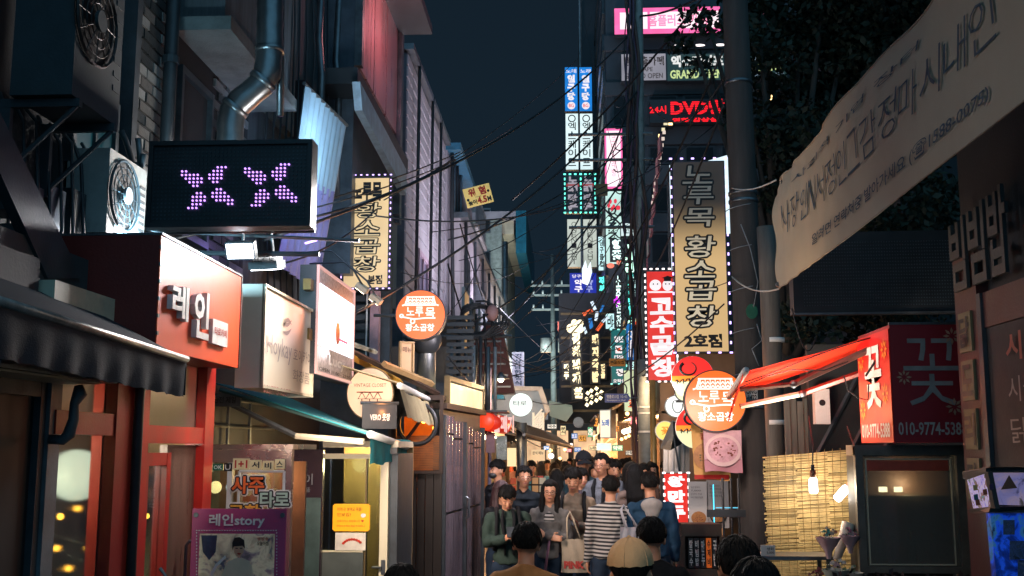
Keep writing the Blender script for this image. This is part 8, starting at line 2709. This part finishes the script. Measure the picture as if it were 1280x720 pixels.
def ex_lapels(m):
 def f(root, s, hd, S):
  k = MB()
  for sg in (-1, 1):
   k.tube([S((sg * .05, -.085, 1.46)), S((sg * .065, -.128, 1.36)), S((sg * .05, -.150, 1.2)), S((sg * .045, -.150, 1.0))], [.014 * s, .022 * s, .018 * s, .012 * s], 6)
  k.build('jacket_edge', m, root, True)
 return f
def ex_backpack(root, s, hd, S):
 for sg in (-1, 1):
  MB().tube([S((sg * .11, .10, 1.30)), S((sg * .115, .0, 1.475)), S((sg * .12, -.11, 1.38)), S((sg * .13, -.13, 1.2)), S((sg * .15, -.06, 1.05))], .021 * s, 7).build('backpack_strap', M_blackc, root, True)
o = person('man in an olive jacket looking down at the phone in both hands', 638, 604, 10.8, 8, top_m=M_green, jacket=True, arms='phone', bow=.55, extras=lambda r, s, h, S: (ex_lapels(M_blackc)(r, s, h, S), ex_backpack(r, s, h, S)), vox=.010)
phone('black phone held in both hands by the man in the olive jacket', o, (.0, -.335, 1.16))
person('woman with brown hair mostly hidden behind the olive jacket man', 622, 601, 11.8, 35, top='#1c1c20', hair='long', hm=M_hairb, female=True, arms='front', vox=.016)
person('man in a black face mask and pale hooded top standing by the dark doorway', 624, 575, 14.2, -50, top='#23262c', mask=True, vox=.014)
person('man with cropped hair and glasses in a black shirt behind the phone reader', 652, 583, 12.7, 12, top='#141a20', glasses=True, fringe=False, vox=.013)
def ex_scarf(root, s, hd, S):
 MB().tube([S((.02, -.17, 1.18)), S((-.0, -.19, 1.0)), S((-.03, -.17, .72))], [.016 * s, .014 * s, .014 * s], 7).build('ribbon', mat('lilac_ribbon', '#7c5468', .7), root, True)
 MB().ell(S((0, -.108, 1.30)), (.06 * s, .02 * s, .10 * s), 12, 8).build('inner_top', M_str, root, True)
o = person('woman with long black hair, glasses and grey cardigan standing with arms crossed', 681, 600, 11.3, 0, top_m=M_greycard, hair='long', female=True, arms='crossed', glasses=True, fringe=False, extras=ex_scarf, vox=.010)
bag('cream tote bag with a red word hanging from the crossed arm', o, (.27, -.10, .72), .27, .34, cloth('cream_canvas', '#a89884', .1), (-.04, .04, .26), 0, 'PINK')
o = person('young man in a beige sweatshirt with backpack straps holding a phone', 717, 585, 11.8, -6, top_m=M_beiget, arms='phone1', extras=ex_backpack, bow=.22, vox=.010, trouser=cloth('dark_grey_denim', '#26303a'), wide=1.08)
phone('phone in the hand of the beige sweatshirt man', o, (-.02, -.33, 1.2), .4)
person('woman with dark hair looking out behind the beige sweatshirt man', 728, 585, 13.4, 15, top='#3a3238', hair='bob', female=True, vox=.015)
person('woman with shoulder length black hair and mauve coat walking away', 699, 586, 14.6, 190, top='#7c6a68', hair='bob', female=True, vox=.016)
person('tall man in a dark baseball cap and dark green shirt facing the camera', 730, 565, 13.9, 6, top='#20343a', cap=cloth('black_cap_cloth', '#15171c'), vox=.012)
o = person('man with thin glasses in a grey blazer turned toward the left', 757, 567, 13.3, -22, top_m=M_blazer, jacket=True, glasses=True, arms='front', fringe=False, extras=ex_lapels(M_blackc), vox=.011)
o = person('man in a black and white striped shirt seen from behind', 757, 595, 11.0, 178, top_m=M_str, wide=1.08, fringe=False, H=None)
bag('white canvas tote bag on the shoulder of the striped shirt man', o, (-.22, .12, .80), .24, .40, cloth('white_canvas', '#9a98a0', .1), (.04, -.08, .2), .5)
def ex_hood(root, s, hd, S):
 k = MB()
 k.ell(S((0, .10, 1.41)), (.115 * s, .055 * s, .075 * s), 16, 10)
 k.ell(S((0, .115, 1.35)), (.075 * s, .04 * s, .085 * s), 16, 10)
 k.tube([S((-.10, .02, 1.43)), S((-.075, -.06, 1.43)), S((0, -.085, 1.40)), S((.075, -.06, 1.43)), S((.10, .02, 1.43))], .03 * s, 8)
 remesh(k, .012 * s, 'hood', M_hood, root, .003 * s, 2)
person('man in a navy jacket with a grey hood hanging down his back', 818, 590, 11.0, 182, top_m=M_navy, jacket=True, extras=ex_hood, wide=1.12, fringe=False)
person('woman with very long black hair in a beige coat walking away', 799, 580, 12.9, 175, top='#6c5c54', hair='long', female=True, vox=.014)
person('man in black with dark hair close by, head turned slightly left', 825, 648, 6.4, 165, top_m=M_blackc, wide=1.1, fringe=False, turn=.3)
person('person in a cream baseball cap and black jacket at the bottom centre right', 803, 677, 4.3, 195, top_m=M_blackc, cap=cloth('cream_cap_cloth', '#c09a70', .08), jacket=True, turn=-.35)
person('dark haired person close at bottom right below the menu rack', 915, 672, 4.5, 172, top_m=M_blackc, wide=1.15)
person('dark head lowest at the bottom right in front of the other', 930, 700, 3.9, 185, top='#1a1c20', wide=1.1)
person('top of a dark haired head at the very bottom under the amber bar', 515, 707, 4.7, 178, top='#16181c')
person('small figure of a woman with long hair facing the camera by the brass pole', 815, 577, 17.0, 0, top='#2a2628', hair='long', female=True, vox=.02)
person('man with dark hair at the right edge of the crowd by the silver sheet', 829, 576, 17.6, 20, top='#1c2834', vox=.02)
person('woman turned away in a dark coat left of the long haired woman', 783, 578, 14.2, 178, top='#1a1c20', hair='bob', female=True, vox=.018)
person('man in an olive parka walking away behind the blazer man', 773, 574, 16.5, 182, top='#3c3a34', vox=.018)
src = []
for k, (c_, hr, fm) in enumerate((('#2c2c30', 'short', False), ('#5a4038', 'bob', True), ('#26303a', 'short', False), ('#6a5c50', 'long', True))):
 o = person('passer-by in a %s, far down the alley' % ['dark top with short hair', 'brown top with a black bob', 'navy top with short hair', 'tan top with long hair'][k], [668, 690, 782, 742][k], [576, 578, 573, 575][k], [19, 21, 20, 26][k], [10, 170, 185, 0][k], top=c_, hair=hr, female=fm, vox=.03, group='distant crowd down the alley')
 src.append(o)
rn = random.Random(44)
spots = [(648, 580, 22), (658, 583, 26), (676, 577, 23), (684, 575, 28), (697, 574, 30), (706, 577, 24), (712, 573, 33), (720, 574, 29), (736, 573, 32), (745, 572, 36), (750, 574, 22), (764, 572, 27), (770, 573, 31), (776, 575, 24), (788, 572, 29), (792, 575, 22), (797, 574, 26), (804, 575, 21), (757, 572, 38), (729, 573, 40), (700, 576, 42), (786, 574, 34), (664, 578, 30), (717, 575, 45), (740, 574, 48), (812, 575, 24), (708, 580, 17), (742, 577, 17.5), (767, 576, 15.5), (790, 577, 16), (804, 579, 15.5), (836, 580, 15.5), (712, 582, 15.5), (745, 578, 15.8), (779, 574, 20)]
tops = [cloth('crowd_%d' % i, c_) for i, c_ in enumerate(['#22262c', '#4a3a34', '#6c6a68', '#2c3440', '#7c5c4c', '#1a1c20'])]
spots.sort(key=lambda q: q[2])
for i, (px, ty, Y) in enumerate(spots):
 a = src[i % 4]
 o = a.copy()
 COL.objects.link(o)
 p = at(px, ty, Y)
 o.location = (p.x, Y, 0)
 o.rotation_euler = (0, 0, rn.choice([0, PI, PI, .3, 2.8]) + rn.uniform(-.4, .4))
 H0 = at([668, 690, 782, 742][i % 4], [576, 578, 573, 575][i % 4], [19, 21, 20, 26][i % 4]).z
 s = min(1.08, max(.9, p.z / H0))
 o.scale = (s, s, s)
 o['label'] = 'distant passer-by with %s and %s top, %s' % (['short hair', 'a black bob', 'cropped hair', 'long hair'][i % 4], ['charcoal', 'brown', 'grey', 'navy', 'rust', 'black'][i % 6], ['close behind the front group', 'at the first far stalls', 'halfway down the alley', 'near the alley end'][i // 12])
 for ch in a.children:
  c_ = ch.copy()
  COL.objects.link(c_)
  c_.parent = o
  if ch.name.startswith('shirt'):
   c_.material_slots[0].link = 'OBJECT'
   c_.material_slots[0].material = tops[i % 6]
def added_lamp(label, p, e, col, tgt=None):  # made-up shaded lamp, added to brighten the alley
 t = thing('added_lamp', label, 'lamp', p)
 MB().tube([(0, 0, .10), (0, 0, .06), (0, 0, 0)], [.03, .05, .14], 16).build('shade', M_steel, t, True)
 MB().ell((0, 0, .0), .05, 12, 8).build('bulb', E_bulb, t, True)
 MB().tube([(0, 0, .1), (0, 0, .6)], .006, 5).build('flex', M_black, t)
 lamp('POINT', Vector(p) + Vector((0, 0, -.09)), e, col, .08, None, 'added_lamp_light')
lamp('AREA', (-1.7, 8.9, 2.25), 95, '#ffe6d4', .7, (.1, 12.2, 1.4), 'crowd_fill_left')  # added fill from the left for the crowd's faces, no fixture
lamp('SPOT', (1.5, 9.2, 3.0), 190, '#fff0e4', .25, (.2, 12.4, 1.3), 'crowd_fill_right', math.radians(58))  # added fill from the right for the crowd, no fixture
lamp('AREA', (.9, 5.4, 3.0), 8, '#ffe4d0', .4, (.25, 4.8, 1.4), 'foreground_fill')  # added fill above the foreground people, no fixture
lamp('SPOT', (-1.3, 2.6, 3.4), 150, '#ffdcb8', .15, (.3, 5.0, 1.45), 'foreground_fill', math.radians(50))  # added spot from the camera side, brightens the nearest heads
added_lamp('added shaded lamp over the middle of the alley beyond the shack', (-1.0, 16.6, 3.0), 60, '#ffcf9c')
added_lamp('added shaded lamp by the grey pillar on the right', (1.35, 17.6, 3.1), 60, '#ffcf9c')
bpy.data.scenes.remove(TS)
